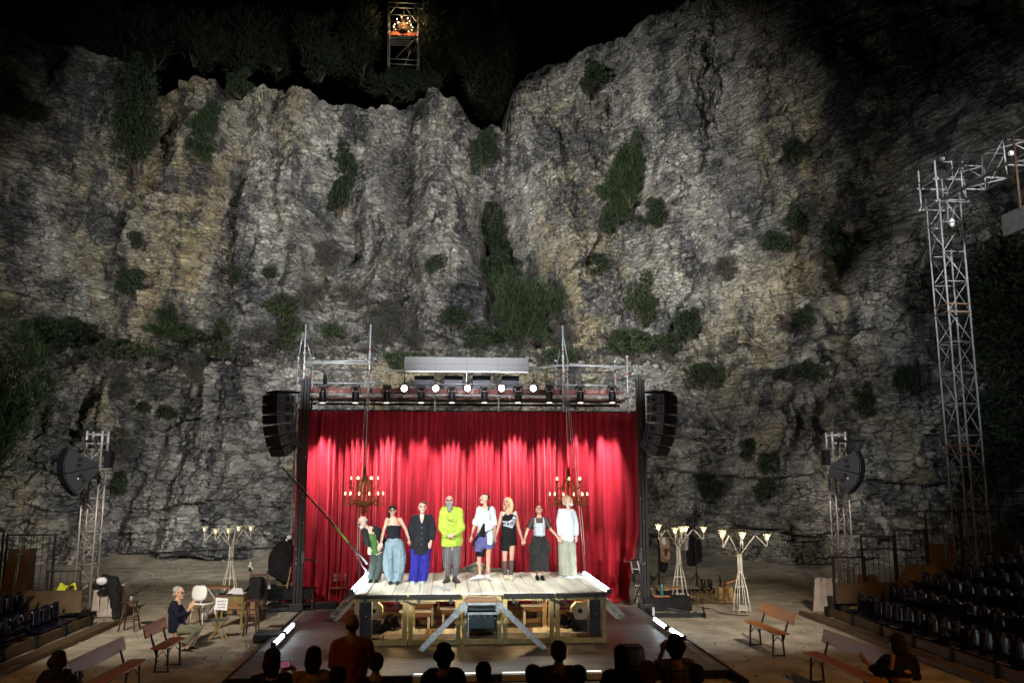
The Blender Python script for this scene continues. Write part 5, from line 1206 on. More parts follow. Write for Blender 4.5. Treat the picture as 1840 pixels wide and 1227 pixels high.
for i, s_ in enumerate(('pel.de.la', 'perdre', 'souffrir')): text('handwriting', s_, .062, c + Vector((0, -.006, .07 - i * .07)), PRINT, sg, shear=.2)
t = thing('open_book', 'open white papers lying on the olive desk', 'papers', q + Vector((.05, .1, .77))); mb = MB()
mb.add([q + Vector(v) for v in ((-.1, -.05, .77), (.28, -.08, .765), (.18, .2, .86), (-.02, .22, .87))], [(0, 1, 2, 3)]); mb.add([q + Vector(v) for v in ((-.1, -.05, .768), (.28, -.08, .763), (.28, .25, .763), (-.08, .25, .768))], [(0, 1, 2, 3)]); o = mb.build('paper_sheet', PAPER, t); o.modifiers.new('s', 'SOLIDIFY').thickness = .006
t = thing('tray', 'dark tray with a cup on the olive desk', 'tray', q + Vector((-.1, 0, .77))); mb = MB(); mb.lathe([(.12, 0), (.17, .02), (.165, .02), (.11, .008)], q + Vector((-.12, -.02, .76)), 18); mb.build('dish', BLK, t, True); mb = MB(); mb.lathe([(.035, 0), (.045, .05), (.03, .05)], q + Vector((-.2, .02, .77)), 12); mb.build('cup', M('teal_cup', (.05, .12, .10), .4), t, True)
# folding camp stool in front
q = G(392, 1148, 0); t = thing('folding_stool', 'folding camp stool with crossed legs in front of the olive desk', 'stool', q)
for s in (-1, 1):
    for k in (-1, 1): mb = MB(); mb.bar(q + Vector((k * .17, s * .13, 0)), q + Vector((-k * .15, s * .13, .42)), .025); mb.build('leg', M('oak_strip', (.25, .15, .06), .6), t)
mb = MB(); vs = [q + Vector((x, y, .43 - .04 * (1 - (x / .17) ** 2))) for x in np.linspace(-.17, .17, 7) for y in (-.16, .16)]
mb.add(vs, [(2 * i, 2 * i + 2, 2 * i + 3, 2 * i + 1) for i in range(6)]); o = mb.build('canvas_seat', M('green_canvas', (.07, .10, .07), .8), t); o.modifiers.new('s', 'SOLIDIFY').thickness = .012
# bar stool and black chair
stool(G(451, 1141, 0), .74, .15, DWOOD, 'tall dark wooden bar stool in front of the dark chair', splay=.05, sq=True)
q = G(458, 1112, 0); t = thing('dark_chair', 'dark ladder back chair with a black cloth over it, behind the bar stool', 'chair', q)
mb = MB(); mb.box(q + Vector((0, 0, .46)), (.42, .4, .04)); mb.build('seat', DWOOD, t)
for a in (-1, 1):
    mb = MB(); mb.bar(q + Vector((a * .19, .18, 0)), q + Vector((a * .20, .25, 1.12)), .04); mb.build('leg', DWOOD, t)
    mb = MB(); mb.bar(q + Vector((a * .19, -.17, 0)), q + Vector((a * .19, -.17, .45)), .04); mb.build('leg', DWOOD, t)
mb = MB()
for z in (.75, .88, 1.02): mb.box(q + Vector((0, .235, z)), (.36, .02, .07))
mb.build('back_slat', DWOOD, t)
t = thing('black_cloth', 'black cloth hanging over the back of the dark chair', 'cloth', q + Vector((0, -.1, .5))); mb = MB(); mb.box(q + Vector((0, .02, .74)), (.30, .42, .5)); mb.build('folds', BLKM, t, True, remesh=.03, disp=.05)
t = thing('figurine', 'small black and white figurine on the post of the dark chair', 'figurine', q + Vector((-.2, .2, 1.12))); p = q + Vector((-.22, .22, 1.12)); mb = MB(); mb.lathe([(.04, 0), (.03, .08), (.015, .1)], p, 10); mb.build('torso', BLK, t, True); mb = MB(); mb.ell(p + Vector((0, 0, .17)), (.025, .025, .05)); mb.path([p + Vector((-.06, 0, .12)), p + Vector((.02, 0, .1)), p + Vector((.06, 0, .05))], .012); mb.build('white_head', WHITE, t, True)
# props table
q = G(490, 1096, 0); t = thing('props_table', 'long low black table of props beside the left mast', 'table', q)
mb = MB(); mb.box(q + Vector((.2, .2, .5)), (1.7, .5, .05)); mb.build('table_top', BLKM, t)
mb = MB(); mb.box(q + Vector((.3, -.06, .38)), (1.4, .02, .2)); mb.build('cloth_front', BLKM, t)
for a in (-.6, 0, .55, 1.0): mb = MB(); mb.box(q + Vector((a, .0, .24)), (.05, .05, .46)); mb.build('leg', DWOOD, t)
mb = MB(); mb.bar(q + Vector((-.6, -.05, .16)), q + Vector((1.0, -.05, .16)), .04, .07); mb.bar(q + Vector((-.6, -.05, .02)), q + Vector((1.0, -.05, .02)), .04, .05); mb.build('rail', BLKM, t)
def prop(name, label, cat, p, prof, m, n=14, cap=None):
    t = thing(name, label, cat, p); mb = MB(); mb.lathe(prof, p, n); mb.build('body', m, t, True)
    if cap: mb = MB(); mb.lathe(cap[0], p, n); mb.build('cap', cap[1], t, True)
    return t
T0 = q + Vector((0, 0, .525))
prop('bottle', 'white dispenser bottle on the props table', 'bottle', P(481.5, 1076, q.y + .15), [(.025, 0), (.025, .19), (.055, .2), (.06, .30), (.03, .36), (.01, .37), (.006, .42)], WHITE)
prop('food_tub', 'white and yellow round tub on the props table', 'tub', P(478, 1086, q.y - .0), [(.08, 0), (.095, .05), (.095, .051)], M('yellow_tub', (.6, .6, .05), .5), cap=([(.1, .05), (.1, .075), (.02, .08)], WHITE))
prop('paper_cup', 'small white cup on the dark chair back', 'cup', P(470, 1057, q.y + .2), [(.03, 0), (.045, .07)], WHITE)
prop('red_pot', 'small red pot at the foot of the broom', 'pot', P(508, 1083, q.y), [(.03, 0), (.04, .04), (.03, .07)], M('red_enamel', (.35, .01, .02), .4))
t = thing('broom', 'wooden broom handle leaning beside the left mast', 'broom', P(508, 1083, q.y)); mb = MB(); mb.tube(P(511, 1080, q.y + .1), P(523, 1018, q.y + .5), .014); mb.build('handle', M('yellow_wood', (.45, .25, .07), .6), t)
for i, (a, b, lab) in enumerate(((502, 530, 'pale wooden plank on the props table, right one'), (436, 470, 'pale wooden plank on the props table, left one'))):
    p = P((a + b) / 2, 1079, q.y + .3); t = thing('plank', lab, 'plank', p, group='planks on the props table'); mb = MB(); mb.box(p, ((b - a) / 64, .2, .04)); mb.box(p + Vector((.05, .02, .035)), ((b - a) / 80, .12, .03)); mb.build('board', TIM, t)
t = thing('black_shoe_pile', 'jumble of black shoes and a small lamp head behind the props table', 'props', P(505, 1064, q.y + 1.6)); p = G(505, 1064, 0)
mb = MB(); mb.ell(p + Vector((-.25, 0, .15)), (.14, .1, .1)); mb.ell(p + Vector((.1, 0, .1)), (.16, .1, .08)); mb.ell(p + Vector((.35, .05, .12)), (.12, .1, .07)); mb.build('shoe_heap', BLKM, t, True, disp=.08); mb = MB(); mb.ell(p + Vector((-.0, -.12, .13)), (.05, .03, .04)); mb.build('lens', ALU, t, True)
c1_ = cloth_patch('stage_mat', [(425, 1075), (447, 1053), (528, 1052), (524, 1080)], BLKM); tag(c1_, 'dark mat on the ground behind the props table', 'mat')
c1_ = cloth_patch('stage_mat', [(1178, 1058), (1200, 1060), (1318, 1055), (1330, 1062), (1288, 1074), (1180, 1070)], BLKM); tag(c1_, 'dark mat on the ground in front of the clothes rail', 'mat')
# draped dark garment left of the mast
q = P(516, 1045, 24.2); t = thing('hanging_costume', 'bulky black costume hanging on a stand left of the curtain', 'costume', (q.x, q.y, 0))
top = P(518, 968, 24.2); mb = MB(); mb.loft([top, P(512, 985, 24.2), P(505, 1005, 24.2), P(504, 1022, 24.2), P(514, 1036, 24.2)], [(.10, .12), (.28, .2), (.36, .25), (.36, .25), (.22, .2)], n=16); mb.build('black_cloth', BLKM, t, True, remesh=.04, disp=.12)
mb = MB(); mb.tube((top.x + .05, top.y, 0), top + Vector((.05, 0, .1)), .02); mb.build('stand', BLK, t)
mb = MB(); mb.ell(P(520, 965, 24.1), (.07, .05, .06)); mb.ell(P(515, 970, 24.1), (.04, .04, .04)); mb.build('white_flower', WHITE, t, True, disp=.05)
# stool and folding chair in front of the left curtain
q = G(564, 1078, 0); stool(q, .72, .15, WOOD, 'tall brown wooden stool in front of the left end of the curtain', splay=.05)
def fold_chair(q, rz, label, m, name='folding_chair'):
    t = thing(name, label, 'chair', q); R_ = Matrix.Rotation(rz, 3, 'Z'); W_ = lambda *p: Vector(q) + R_ @ Vector(p)
    for s in (-1, 1):
        mb = MB(); mb.bar(W_(s * .21, -.16, 0), W_(s * .21, .18, .82), .02); mb.build('leg', BLK, t); mb = MB(); mb.bar(W_(s * .18, .17, 0), W_(s * .18, -.14, .45), .02); mb.build('leg', BLK, t)
    mb = MB(); [mb.box(W_(0, .16, z), (.42, .015, .09), R_) for z in (.76, .64)]; mb.build('back_slat', m, t)
    mb = MB(); [mb.box(W_(0, y, .45), (.38, .05, .012), R_) for y in (-.14, -.07, 0, .07)]; mb.build('seat_slat', m, t)
fold_chair(G(605, 1086, 0), 0, 'folding chair with brown slats in front of the left part of the curtain', WOOD)
t = stool(G(545, 1092, 0), .42, .16, CREAM, 'small pale topped stool close to the left mast', ring=False, splay=.03)
# black boxes beside the platform, low
for px, py, w, d, h, lab in ((570, 1094, 1.0, .35, .15, 'low black box at the left foot of the curtain'), (478, 1155, .55, .6, .16, 'flat black box outside the left edge of the floor'), (1230, 1090, 0, 0, 0, '')):
    if not w: continue
    q = G(px, py, 0); t = thing('black_box', lab, 'box', q, group='low black boxes'); mb = MB(); mb.box(q + Vector((0, d / 2, h / 2)), (w, d, h)); mb.build('box_body', BLKM, t, bevel=.01); mb = MB(); mb.box(q + Vector((0, d / 2, h + .006)), (w - .03, d - .03, .012)); mb.build('lid', STEEL, t)

# ------------------------------------------------------------------ right side props
q = G(1185, 1098, 0); t = thing('workbench', 'black draped bench with orange topped stools on it, right of the curtain', 'table', q)
mb = MB(); mb.box(q + Vector((.25, .35, .30)), (1.25, .6, .04)); mb.build('bench_top', BLKM, t); mb = MB(); mb.box(q + Vector((.25, .06, .14)), (1.25, .03, .28)); mb.build('front_skirt', BLKM, t)
OT = M('orange_plywood', (.38, .15, .05), .5)
for px, py, lab in ((1162, 1056, 'left'), (1190, 1058, 'middle'), (1212, 1055, 'right')):
    p = P(px, py, q.y + .5); t = thing('small_table', 'small orange topped table on the black bench right of the curtain, %s one of three' % lab, 'table', (p.x, p.y, .32), group='orange topped tables')
    mb = MB(); mb.box((p.x, p.y, p.z), (.26, .3, .03)); mb.build('table_top', OT, t); mb = MB()
    for a in (-.1, .1): mb.tube((p.x + a, p.y - .1, .32), (p.x + a * .8, p.y - .1, p.z), .012)
    mb.build('leg', BLK, t)
p = P(1190, 1076, q.y + .3); t = thing('flask', 'teal metal flask standing in front of the orange tables', 'flask', (p.x, p.y, .33)); mb = MB(); mb.lathe([(.045, 0), (.05, .01), (.05, .26), (.035, .3), (.03, .33)], (p.x, p.y, .33), 14); mb.build('flask_body', M('teal_metal', (.03, .13, .13), .4, .3), t, True); mb = MB(); mb.lathe([(.032, .33), (.032, .37), (.01, .38)], (p.x, p.y, .33), 12); mb.build('cap', BLK, t, True)
p = P(1190, 1074, q.y + .25); t = thing('orange_board', 'small orange board under the teal flask', 'board', (p.x, p.y, .32)); mb = MB(); mb.box((p.x, p.y + .1, .335), (.42, .2, .02)); mb.build('board', OT, t)
p = G(1155, 1085, 0); fold_chair(p, rad(20), 'grey folding chair right of the curtain behind the mast', STEEL)
t = thing('ladder', 'small pale step ladder between the curtain and the right mast', 'ladder', G(1147, 1082, 0)); p = G(1147, 1082, 0); mb = MB(); mb.bar(p, p + Vector((-.15, .2, 1.1)), .03); mb.bar(p + Vector((.25, 0, 0)), p + Vector((.05, .2, 1.1)), .03); [mb.bar(p + Vector((-.03 * k, .04 * k, .22 * k)), p + Vector((.25 - .04 * k, .04 * k, .22 * k)), .02) for k in range(1, 5)]; mb.build('frame', ALU, t)
# trolley frame
a, b = P(1172, 1104, 21.2), P(1268, 1104, 21.2); t = thing('trolley_frame', 'long black steel outrigger frame on a castor, right of the floor', 'steel frame', (b.x, 21.2, 0))
mb = MB(); mb.bar(a, b, .09, .10); mb.bar(P(1200, 1094, 21.4), P(1240, 1100, 21.3), .07, .06); mb.build('beam', BLK, t, bevel=.005)
q = P(1249, 1110, 21.2); mb = MB(); mb.box((q.x, 21.2, q.z + .0), (.1, .1, .12)); mb.bar((q.x, 21.2, q.z), (q.x, 21.2, .08), .05); mb.build('castor_fork', STEEL, t); mb = MB(); mb.lathe([(.06, -.02), (.065, 0), (.06, .02)], (q.x, 21.18, .07), 14, Matrix.Rotation(rad(90), 3, 'X')); mb.build('wheel', BLK, t, True)
mb = MB(); mb.bar(P(1263, 1089, 21.1), P(1270, 1123, 21.0), .03); mb.build('jack_rod', BLK, t); mb = MB(); mb.box(P(1174, 1100, 21.15), (.05, .05, .25)); mb.build('end_plate', ALU, t)
# chopping block, bottle, axe
LOGB = M('split_log_bark', (.30, .19, .08), .85, 0, .3, 7, .8, 18, (1, 1, .2)); LOGT = M('log_end', (.45, .32, .16), .8, 0, .2, 9)
q = G(1307, 1083, 0) + Vector((0, .22, 0)); t = thing('chopping_block', 'squat tree trunk chopping block right of the stage', 'chopping block', q)
mb = MB(); fz = lambda s, a: .07 * math.sin(a * 3 + 1) + .04 * math.sin(a * 7) + .02 * math.sin(a * 17); mb.loft([q, q + Vector((0, 0, .2)), q + Vector((0, 0, .40))], [.26, .245, .25], n=40, cap=False, fold=fz); mb.build('bark', LOGB, t)
mb = MB(); mb.loft([q + Vector((0, 0, .401)), q + Vector((0, 0, .406))], [.24, .24], n=40, cap=False, fold=fz); mb.build('cut_face', LOGT, t)
prop('wine_bottle', 'dark wine bottle standing on the chopping block', 'bottle', q + Vector((-.13, -.05, .406)), [(.035, 0), (.038, .02), (.038, .2), (.014, .26), (.014, .32), (.016, .33)], M('dark_bottle_glass', (.008, .012, .01), .12, spec=.9))
t = thing('axe', 'axe with a red head stuck in the chopping block, handle pointing right', 'axe', q + Vector((0, -.05, .41))); a, b = q + Vector((.0, -.08, .50)), q + Vector((.62, -.1, .66)); mb = MB(); mb.loft([a, a.lerp(b, .5) + Vector((0, 0, .01)), b], [(.018, .014)] * 3, n=8); mb.build('handle', M('axe_handle', (.42, .17, .05), .5), t, True)
mb = MB(); mb.prism([a + Vector(v) for v in ((-.05, -.012, .05), (.05, -.012, .04), (.04, -.012, -.06), (.01, -.012, -.11), (-.05, -.012, -.09), (-.03, -.012, 0))], (0, .03, 0)); mb.build('head', RED, t)
# twigs, shoes
q = G(1262, 1083, 0); t = thing('brushwood', 'heap of brown twigs and branches left of the chopping block', 'twig heap', q); mb = MB(); g = np.random.default_rng(3)
for k in range(170):
    a = q + Vector((g.normal() * .30, .15 + g.normal() * .18, abs(g.normal()) * .07)); d = Vector((g.normal(), g.normal() * .6, abs(g.normal()) * .35)).normalized() * g.uniform(.2, .55); m_ = a + d * .5 + Vector((g.normal(), g.normal(), g.normal())) * .03; mb.path([a, m_, a + d], [.012, .009, .004], 4)
mb.build('twigs', M('dry_twig', (.14, .09, .045), .85, 0, .4, 6, island=.4), t)
for k, (px, py, rz, lab) in enumerate(((1230, 1080, .3, 'nearer'), (1238, 1076, -.1, 'farther'))):
    p = G(px, py, 0); t = thing('white_shoe', 'white shoe lying by the twig heap, the %s of the pair' % lab, 'shoe', p, group='pair of white shoes'); mb = MB(); d = Vector((math.cos(rz), math.sin(rz), 0)); mb.loft([p + Vector((0, 0, .05)), p + d * .12 + Vector((0, 0, .05)), p + d * .26 + Vector((0, 0, .035))], [(.045, .05), (.045, .05), (.045, .025)], n=10); mb.ell(p + Vector((0, 0, .09)), (.05, .045, .06)); mb.build('upper', WHITE, t, True)
# clothes rail
q0, q1 = G(1184, 1050, 0), G(1252, 1052, 0); zt2 = P(1184, 962, q0.y).z
t = thing('clothes_rail', 'black clothes rail on tripod feet right of the curtain', 'clothes rail', (q0 + q1) / 2)
for q in (q0, q1):
    mb = MB(); mb.tube(q, q + Vector((0, 0, zt2)), .018); mb.build('post', BLK, t); mb = MB()
    for k in range(3): a = k * 2.1 + .4; mb.tube(q + Vector((0, 0, .38)), q + Vector((.26 * math.cos(a), .26 * math.sin(a), .02)), .013)
    mb.build('tripod', BLK, t)
mb = MB(); mb.tube(q0 + Vector((0, 0, zt2)), q1 + Vector((0, 0, zt2)), .015); mb.build('rail', BLK, t)
def garment(px, py0, py1, w0, w1, m, label, cat, name, lean=0, d=0):
    a, b = P(px, py0, q0.y + d), P(px + lean, py1, q0.y + d); t = thing(name, label, cat, b, group='clothes on the rail'); mb = MB(); mb.loft([a, a.lerp(b, .15), a.lerp(b, .6), b], [(w0 * .3, .05), (w0, .08), (w1, .09), (w1, .09)], n=14, fold=lambda s, a_: .1 * math.sin(5 * a_)); mb.build('cloth', m, t, True, remesh=.02, disp=.05); return t
garment(1193, 962, 1005, .18, .16, M('tan_cloth', (.34, .24, .15), .8), 'tan jacket hanging on the left end of the rail', 'jacket', 'jacket', 2)
garment(1187, 965, 1022, .12, .14, BLKM, 'black trousers hanging at the left end of the rail', 'trousers', 'trousers', 3, .12)
garment(1199, 985, 1024, .08, .09, BLKM, 'black hose hanging down from the tan jacket', 'hose', 'hose', -6, .2)
garment(1233, 960, 985, .10, .07, M('grey_white_cloth', (.5, .5, .5), .8), 'greyish white shirt hanging in the middle of the rail', 'shirt', 'shirt', 0)
garment(1243, 963, 1012, .22, .20, BLKM, 'shiny black jacket hanging on the right end of the rail', 'jacket', 'jacket', 1)
garment(1255, 968, 1005, .08, .10, BLKM, 'black sleeve hanging off the right end of the rail', 'garment', 'garment', 2)
p = P(1188, 959, q0.y - .05); t = thing('white_mask', 'small white head shape on the left end of the clothes rail', 'mask', p); mb = MB(); mb.ell(p, (.05, .05, .06)); mb.ell(P(1193, 972, q0.y - .08), (.09, .05, .12)); mb.build('face', PAPER, t, True)
for px, lab in ((1264, 'left'), (1276, 'right')):
    p = G(px, 1056, 0); prop('dark_canister', 'dark canister on the ground beyond the clothes rail, %s of the two' % lab, 'canister', p, [(.07, 0), (.075, .24), (.06, .26)], BLK)['group'] = 'dark canisters'
t = thing('ground_cable', 'black cable snaking over the sand to the right lamp', 'cable', G(1290, 1098, 0)); mb = MB(); mb.path([G(*p, .015) for p in ((1250, 1088), (1262, 1092), (1280, 1093), (1292, 1100), (1308, 1103), (1326, 1105), (1345, 1105))], .012, 5); mb.build('cable', BLK, t, True)
# little wall lamps on the plinth and the service line
for px, py in ((201, 998), (511, 973), (1417, 965)):
    p = rock(px, py); p = P(px, py, p.y - .15); t = thing('wall_lamp', 'small white box lamp on the rock wall %s' % ('low at the far left' if px < 300 else 'behind the left mast' if px < 600 else 'behind the right branching lamp'), 'lamp', p, group='small box lamps on the rock'); mb = MB(); mb.box(p, (.16, .1, .14)); mb.build('lamp_box', M('lamp_case', (.3, .33, .4), .5), t, bevel=.01); mb = MB(); mb.box(p + Vector((0, -.055, .0)), (.1, .02, .07)); mb.build('lens', BLK, t)
for a, b, lab in ((205, 335, 'dark service pipe along the plinth at the far left'), (340, 505, 'dark service pipe along the plinth behind the left lamp')):
    pts = []
    for k in range(9): px = a + (b - a) * k / 8; q = rock(px, 995 - 4 * (px - 200) / 60 * .9 if px > 0 else 990); pts.append(P(px, 996 - (px - 200) * .045, q.y - .1))
    t = thing('wall_pipe', lab, 'pipe', pts[4], group='service pipes'); mb = MB(); mb.path(pts, .02, 5); mb.build('pipe_run', BLKM, t, True)
# ------------------------------------------------------------------ people
SKIN = M('skin', (.50, .29, .20), .5, 0, .08, 20, .1, 80, spec=.4)
SKINP = M('pale_skin', (.58, .36, .27), .5, 0, .08, 20, .1, 80, spec=.4)
SKIND = M('shaded_skin', (.30, .17, .11), .6, 0, .1, 20)  # skin darkened in colour for the unlit audience
EYE = M('eye_dark', (.02, .015, .015), .3)
LIP = M('lips', (.36, .10, .09), .5)
def cl(name, c, **k):
    k.setdefault('rough', .85); k.setdefault('bump', .9); k.setdefault('bsc', 9); k.setdefault('var', .14); k.setdefault('spec', .15); return M(name, c, **k)
def lerp(a, b, t): return a + (b - a) * t
def hand(mb, w, d, pn, curl=.5, s=1.0, thumb=1):
    "hand at wrist w pointing along d, palm normal pn"
    w, d = Vector(w), Vector(d).normalized(); pn = Vector(pn); pn = (pn - d * pn.dot(d)).normalized(); sd = d.cross(pn) * thumb
    mb.loft([w - d * .03 * s, w + d * .01 * s, w + d * .05 * s, w + d * .085 * s], [(.024 * s, .020 * s), (.028 * s, .018 * s), (.040 * s, .016 * s), (.040 * s, .014 * s)], ref=sd, n=10)
    for k, (o, l) in enumerate(((.031, .070), (.011, .080), (-.010, .075), (-.030, .058))):
        p = w + d * .085 * s + sd * o * s; pts = [p - d * .01]; dd = d.copy()
        for j in range(3):
            dd = (Matrix.Rotation(curl * (.5 + .5 * j) * .8, 3, sd * -1 if thumb > 0 else sd) @ dd) if False else (dd * math.cos(curl * .55) + (pn * math.sin(curl * .55))).normalized(); pn2 = pn
            pts.append(pts[-1] + dd * l * s * (.42, .33, .27)[j])
        mb.loft(pts, [.0105 * s, .010 * s, .0095 * s, .0085 * s], n=8)
    p = w + d * .02 * s + sd * .030 * s; mb.loft([p, p + (d + sd * .9 + pn * .3).normalized() * .035 * s, p + (d + sd * .9 + pn * .3).normalized() * .035 * s + (d + sd * .15 + pn * .5).normalized() * .035 * s], [.014 * s, .0115 * s, .0095 * s], n=8)
def limb(mb, pts, rads): mb.loft(pts, rads, n=12, ref=(1, .1, 0))
def headset(root, c, yaw, pitch, s, skin, hair=None, hairm=None, beard=None, glasses=False, mouth=True, roll=0, eyes=True):
    "head parts; yaw 0 faces the camera, + turns to the viewer's right"
    R_ = Matrix.Rotation(yaw, 3, 'Z') @ Matrix.Rotation(pitch, 3, 'X') @ Matrix.Rotation(roll, 3, 'Y'); c = Vector(c); W_ = lambda x, y, z: c + R_ @ (Vector((x, y, z)) * s)
    if eyes:
        mb = MB()
        for k in (-1, 1): mb.ell(W_(k * .032, -.083, .012), (.019 * s, .010 * s, .011 * s), R_, 8, 5)
        mb.build('eyes', EYE, root, True); mb = MB()
        for k in (-1, 1): mb.ell(W_(k * .033, -.086, .036), (.024 * s, .010 * s, .006 * s), R_, 8, 5)
        mb.build('eyebrows', hairm or EYE, root, True)
    if mouth: mb = MB(); mb.ell(W_(0, -.091, -.047), (.028 * s, .010 * s, .010 * s), R_, 8, 5); mb.build('mouth', LIP, root, True)
    if glasses:
        mb = MB()
        for k in (-1, 1): mb.path([W_(k * .035 + .026 * math.cos(a), -.102, .010 + .019 * math.sin(a)) for a in [i * math.pi / 5 for i in range(11)]], .0045 * s, 5); mb.path([W_(k * .06, -.10, .015), W_(k * .08, -.02, .018)], .003 * s, 5)
        mb.path([W_(-.01, -.104, .014), W_(.01, -.104, .014)], .003 * s, 5); mb.build('glasses', BLK, root, True)
    if hair:
        mb = MB()
        for h_ in hair:
            if h_[0] == 'e': mb.ell(W_(*h_[1]), [v * s for v in h_[2]], R_, 16, 10)
            else: mb.loft([W_(*p) for p in h_[1]], [(r[0] * s, r[1] * s) for r in h_[2]], n=10, ref=R_ @ Vector((1, 0, 0)))
        mb.build('hair', hairm, root, True, remesh=.009, disp=.012, sm=3)
    if beard:
        mb = MB()
        for h_ in beard[1]: mb.ell(W_(*h_[0]), [v * s for v in h_[1]], R_, 12, 8)
        mb.build('beard', beard[0], root, True, remesh=.008, disp=.012, sm=3)
def headgeo(mb, c, yaw, pitch, s, roll=0):
    R_ = Matrix.Rotation(yaw, 3, 'Z') @ Matrix.Rotation(pitch, 3, 'X') @ Matrix.Rotation(roll, 3, 'Y'); c = Vector(c); W_ = lambda x, y, z: c + R_ @ (Vector((x, y, z)) * s); e = lambda p, r: mb.ell(W_(*p), [v * s for v in r], R_)
    e((0, .012, .035), (.077, .094, .085)); e((0, -.01, -.01), (.068, .080, .085)); e((0, -.035, -.065), (.046, .050, .045)); e((0, -.075, -.088), (.022, .018, .018))
    e((0, -.092, .034), (.045, .012, .012)); e((0, -.102, -.008), (.011, .014, .024)); e((0, -.110, -.022), (.015, .012, .010))
    for k in (-1, 1): e((k * .078, .005, -.005), (.010, .018, .030)); e((k * .042, -.072, -.025), (.020, .018, .018))
    e((0, -.086, -.048), (.026, .010, .012))
def shoe(mb, an, d, s=1.0):
    an = Vector(an); d = Vector(d).normalized(); z = an.z - .085 * s
    b = Vector((an.x, an.y, 0))
    mb.loft([b - d * .06 * s + Vector((0, 0, z + .045 * s)), b + d * .03 * s + Vector((0, 0, z + .05 * s)), b + d * .12 * s + Vector((0, 0, z + .035 * s)), b + d * .19 * s + Vector((0, 0, z + .028 * s))], [(.038 * s, .042 * s), (.042 * s, .05 * s), (.046 * s, .034 * s), (.036 * s, .024 * s)], n=12, ref=d.cross(Vector((0, 0, 1))))

def person(label, J, skin, s=1.0, yaw=0, pitch=0, roll=0, group=None, root=None, vox=.009, hands=True, parts=(), head={}, feet=((0, -1, 0), (0, -1, 0)), feetm=None, torso_yaw=0, body=True, name='person', hd=None, nohand=()):
    """J: joints in world space: head neck chest pelvis shL elL haL shR elR haR hipL knL anL hipR knR anR  (L = viewer's left)"""
    J = {k: Vector(v) for k, v in J.items()}
    t = thing(name, label, 'person', root if root is not None else (J['pelvis'].x, J['pelvis'].y, min(J['anL'].z, J['anR'].z) - .085), group=group)
    ax = (Vector((J['shR'] - J['shL']))).normalized()
    mb = MB()
    mb.loft([J['pelvis'] - (J['chest'] - J['pelvis']) * .25, J['pelvis'], J['pelvis'].lerp(J['chest'], .5), J['chest'], J['neck'] - (J['neck'] - J['chest']) * .25], [(.15 * s, .10 * s), (.165 * s, .115 * s), (.135 * s, .10 * s), (.165 * s, .115 * s), (.12 * s, .085 * s)], ref=ax, n=16)
    mb.loft([J['neck'] - (J['neck'] - J['chest']) * .1, J['neck'], J['head'] + (J['neck'] - J['head']) * .35], [.06 * s, .052 * s, .050 * s], n=12)
    headgeo(mb, J['head'], yaw, pitch, s * 1.1, roll)
    for k in 'LR':
        sh, el, ha = J['sh' + k], J['el' + k], J['ha' + k]
        mb.loft([J['neck'].lerp(sh, .2) - Vector((0, 0, .045)), sh - Vector((0, 0, .01))], [.05 * s, .05 * s], n=10)
        limb(mb, [sh, sh.lerp(el, .35), el, el.lerp(ha, .35), ha], [.052 * s, .047 * s, .036 * s, .038 * s, .024 * s])
        if hands and k not in nohand:
            h_ = (hd or {}).get(k, {}); d = Vector(h_.get('d', ha - el)); hand(mb, ha, d, h_.get('pn', (-.3 if k == 'R' else .3, .4, 0)), h_.get('curl', .55), s, h_.get('thumb', 1 if k == 'L' else -1))
        hp_, kn, an = J['hip' + k], J['kn' + k], J['an' + k]
        limb(mb, [hp_, hp_.lerp(kn, .4), kn, kn.lerp(an, .3), an], [.088 * s, .078 * s, .052 * s, .054 * s, .034 * s])
        if body and not feetm: shoe(mb, an, feet[0 if k == 'L' else 1], s * .92)
    mb.build('body', skin, t, True, remesh=vox, sm=4)
    if feetm:
        for k in 'LR': mb = MB(); shoe(mb, J['an' + k], feet[0 if k == 'L' else 1], s * 1.16); mb.loft([J['an' + k], J['an' + k] - Vector((0, 0, .04))], [.042 * s, .045 * s], n=10); mb.build('shoe', feetm, t, True, remesh=.009)
    headset(t, J['head'], yaw, pitch, s * 1.1, skin, roll=roll, **head)
    for nm, m, pieces, vx, dp in parts:
        mb = MB()
        for pc in pieces:
            if not callable(pc) and isinstance(pc[0][0], str) and pc[0][0] in ('shL', 'shR'):
                r_ = pc[1][0] if not hasattr(pc[1][0], '__len__') else pc[1][0][0]; sh_ = J[pc[0][0]]; mb.loft([J['neck'].lerp(sh_, .25) - Vector((0, 0, .035)), J['neck'].lerp(sh_, .6) - Vector((0, 0, .012)), sh_], [r_ * .85, r_ * .92, r_ * .98], ref=ax, n=14, cap=False)
        if nm in ('trousers', 'shorts') and vx < .013:
            mh = (J['hipL'] + J['hipR']) / 2; mb.loft([mh + Vector((0, 0, .08)), mh, mh - Vector((0, 0, .12)), mh - Vector((0, 0, .2))], [(.13, .11), (.13, .11), (.09, .10), (.04, .07)], ref=ax, n=18)
        for pc in pieces:
            if not callable(pc) and pc[0][0] in ('shL', 'shR'): k_ = pc[0][0]; pc = ((J[k_] + (J['chest'] - J[k_]).normalized() * .012,) + tuple(pc[0][1:]),) + tuple(pc[1:]) + ((None, None) if len(pc) == 2 else ()); st_ = 1
            else: st_ = 0
            if callable(pc): pc(mb)
            else: mb.loft([J[p] if isinstance(p, str) else Vector(p) for p in pc[0]], [r if hasattr(r, '__len__') else (r, r) for r in pc[1]], ref=pc[2] if len(pc) > 2 and pc[2] else ax, n=22, fold=pc[3] if len(pc) > 3 else None, cap='start' if st_ else False)
        mb.build(nm, m, t, True, remesh=vx, disp=dp * 1.35, sm=3)
    return t
GP = 'performers taking their bow on the stage'
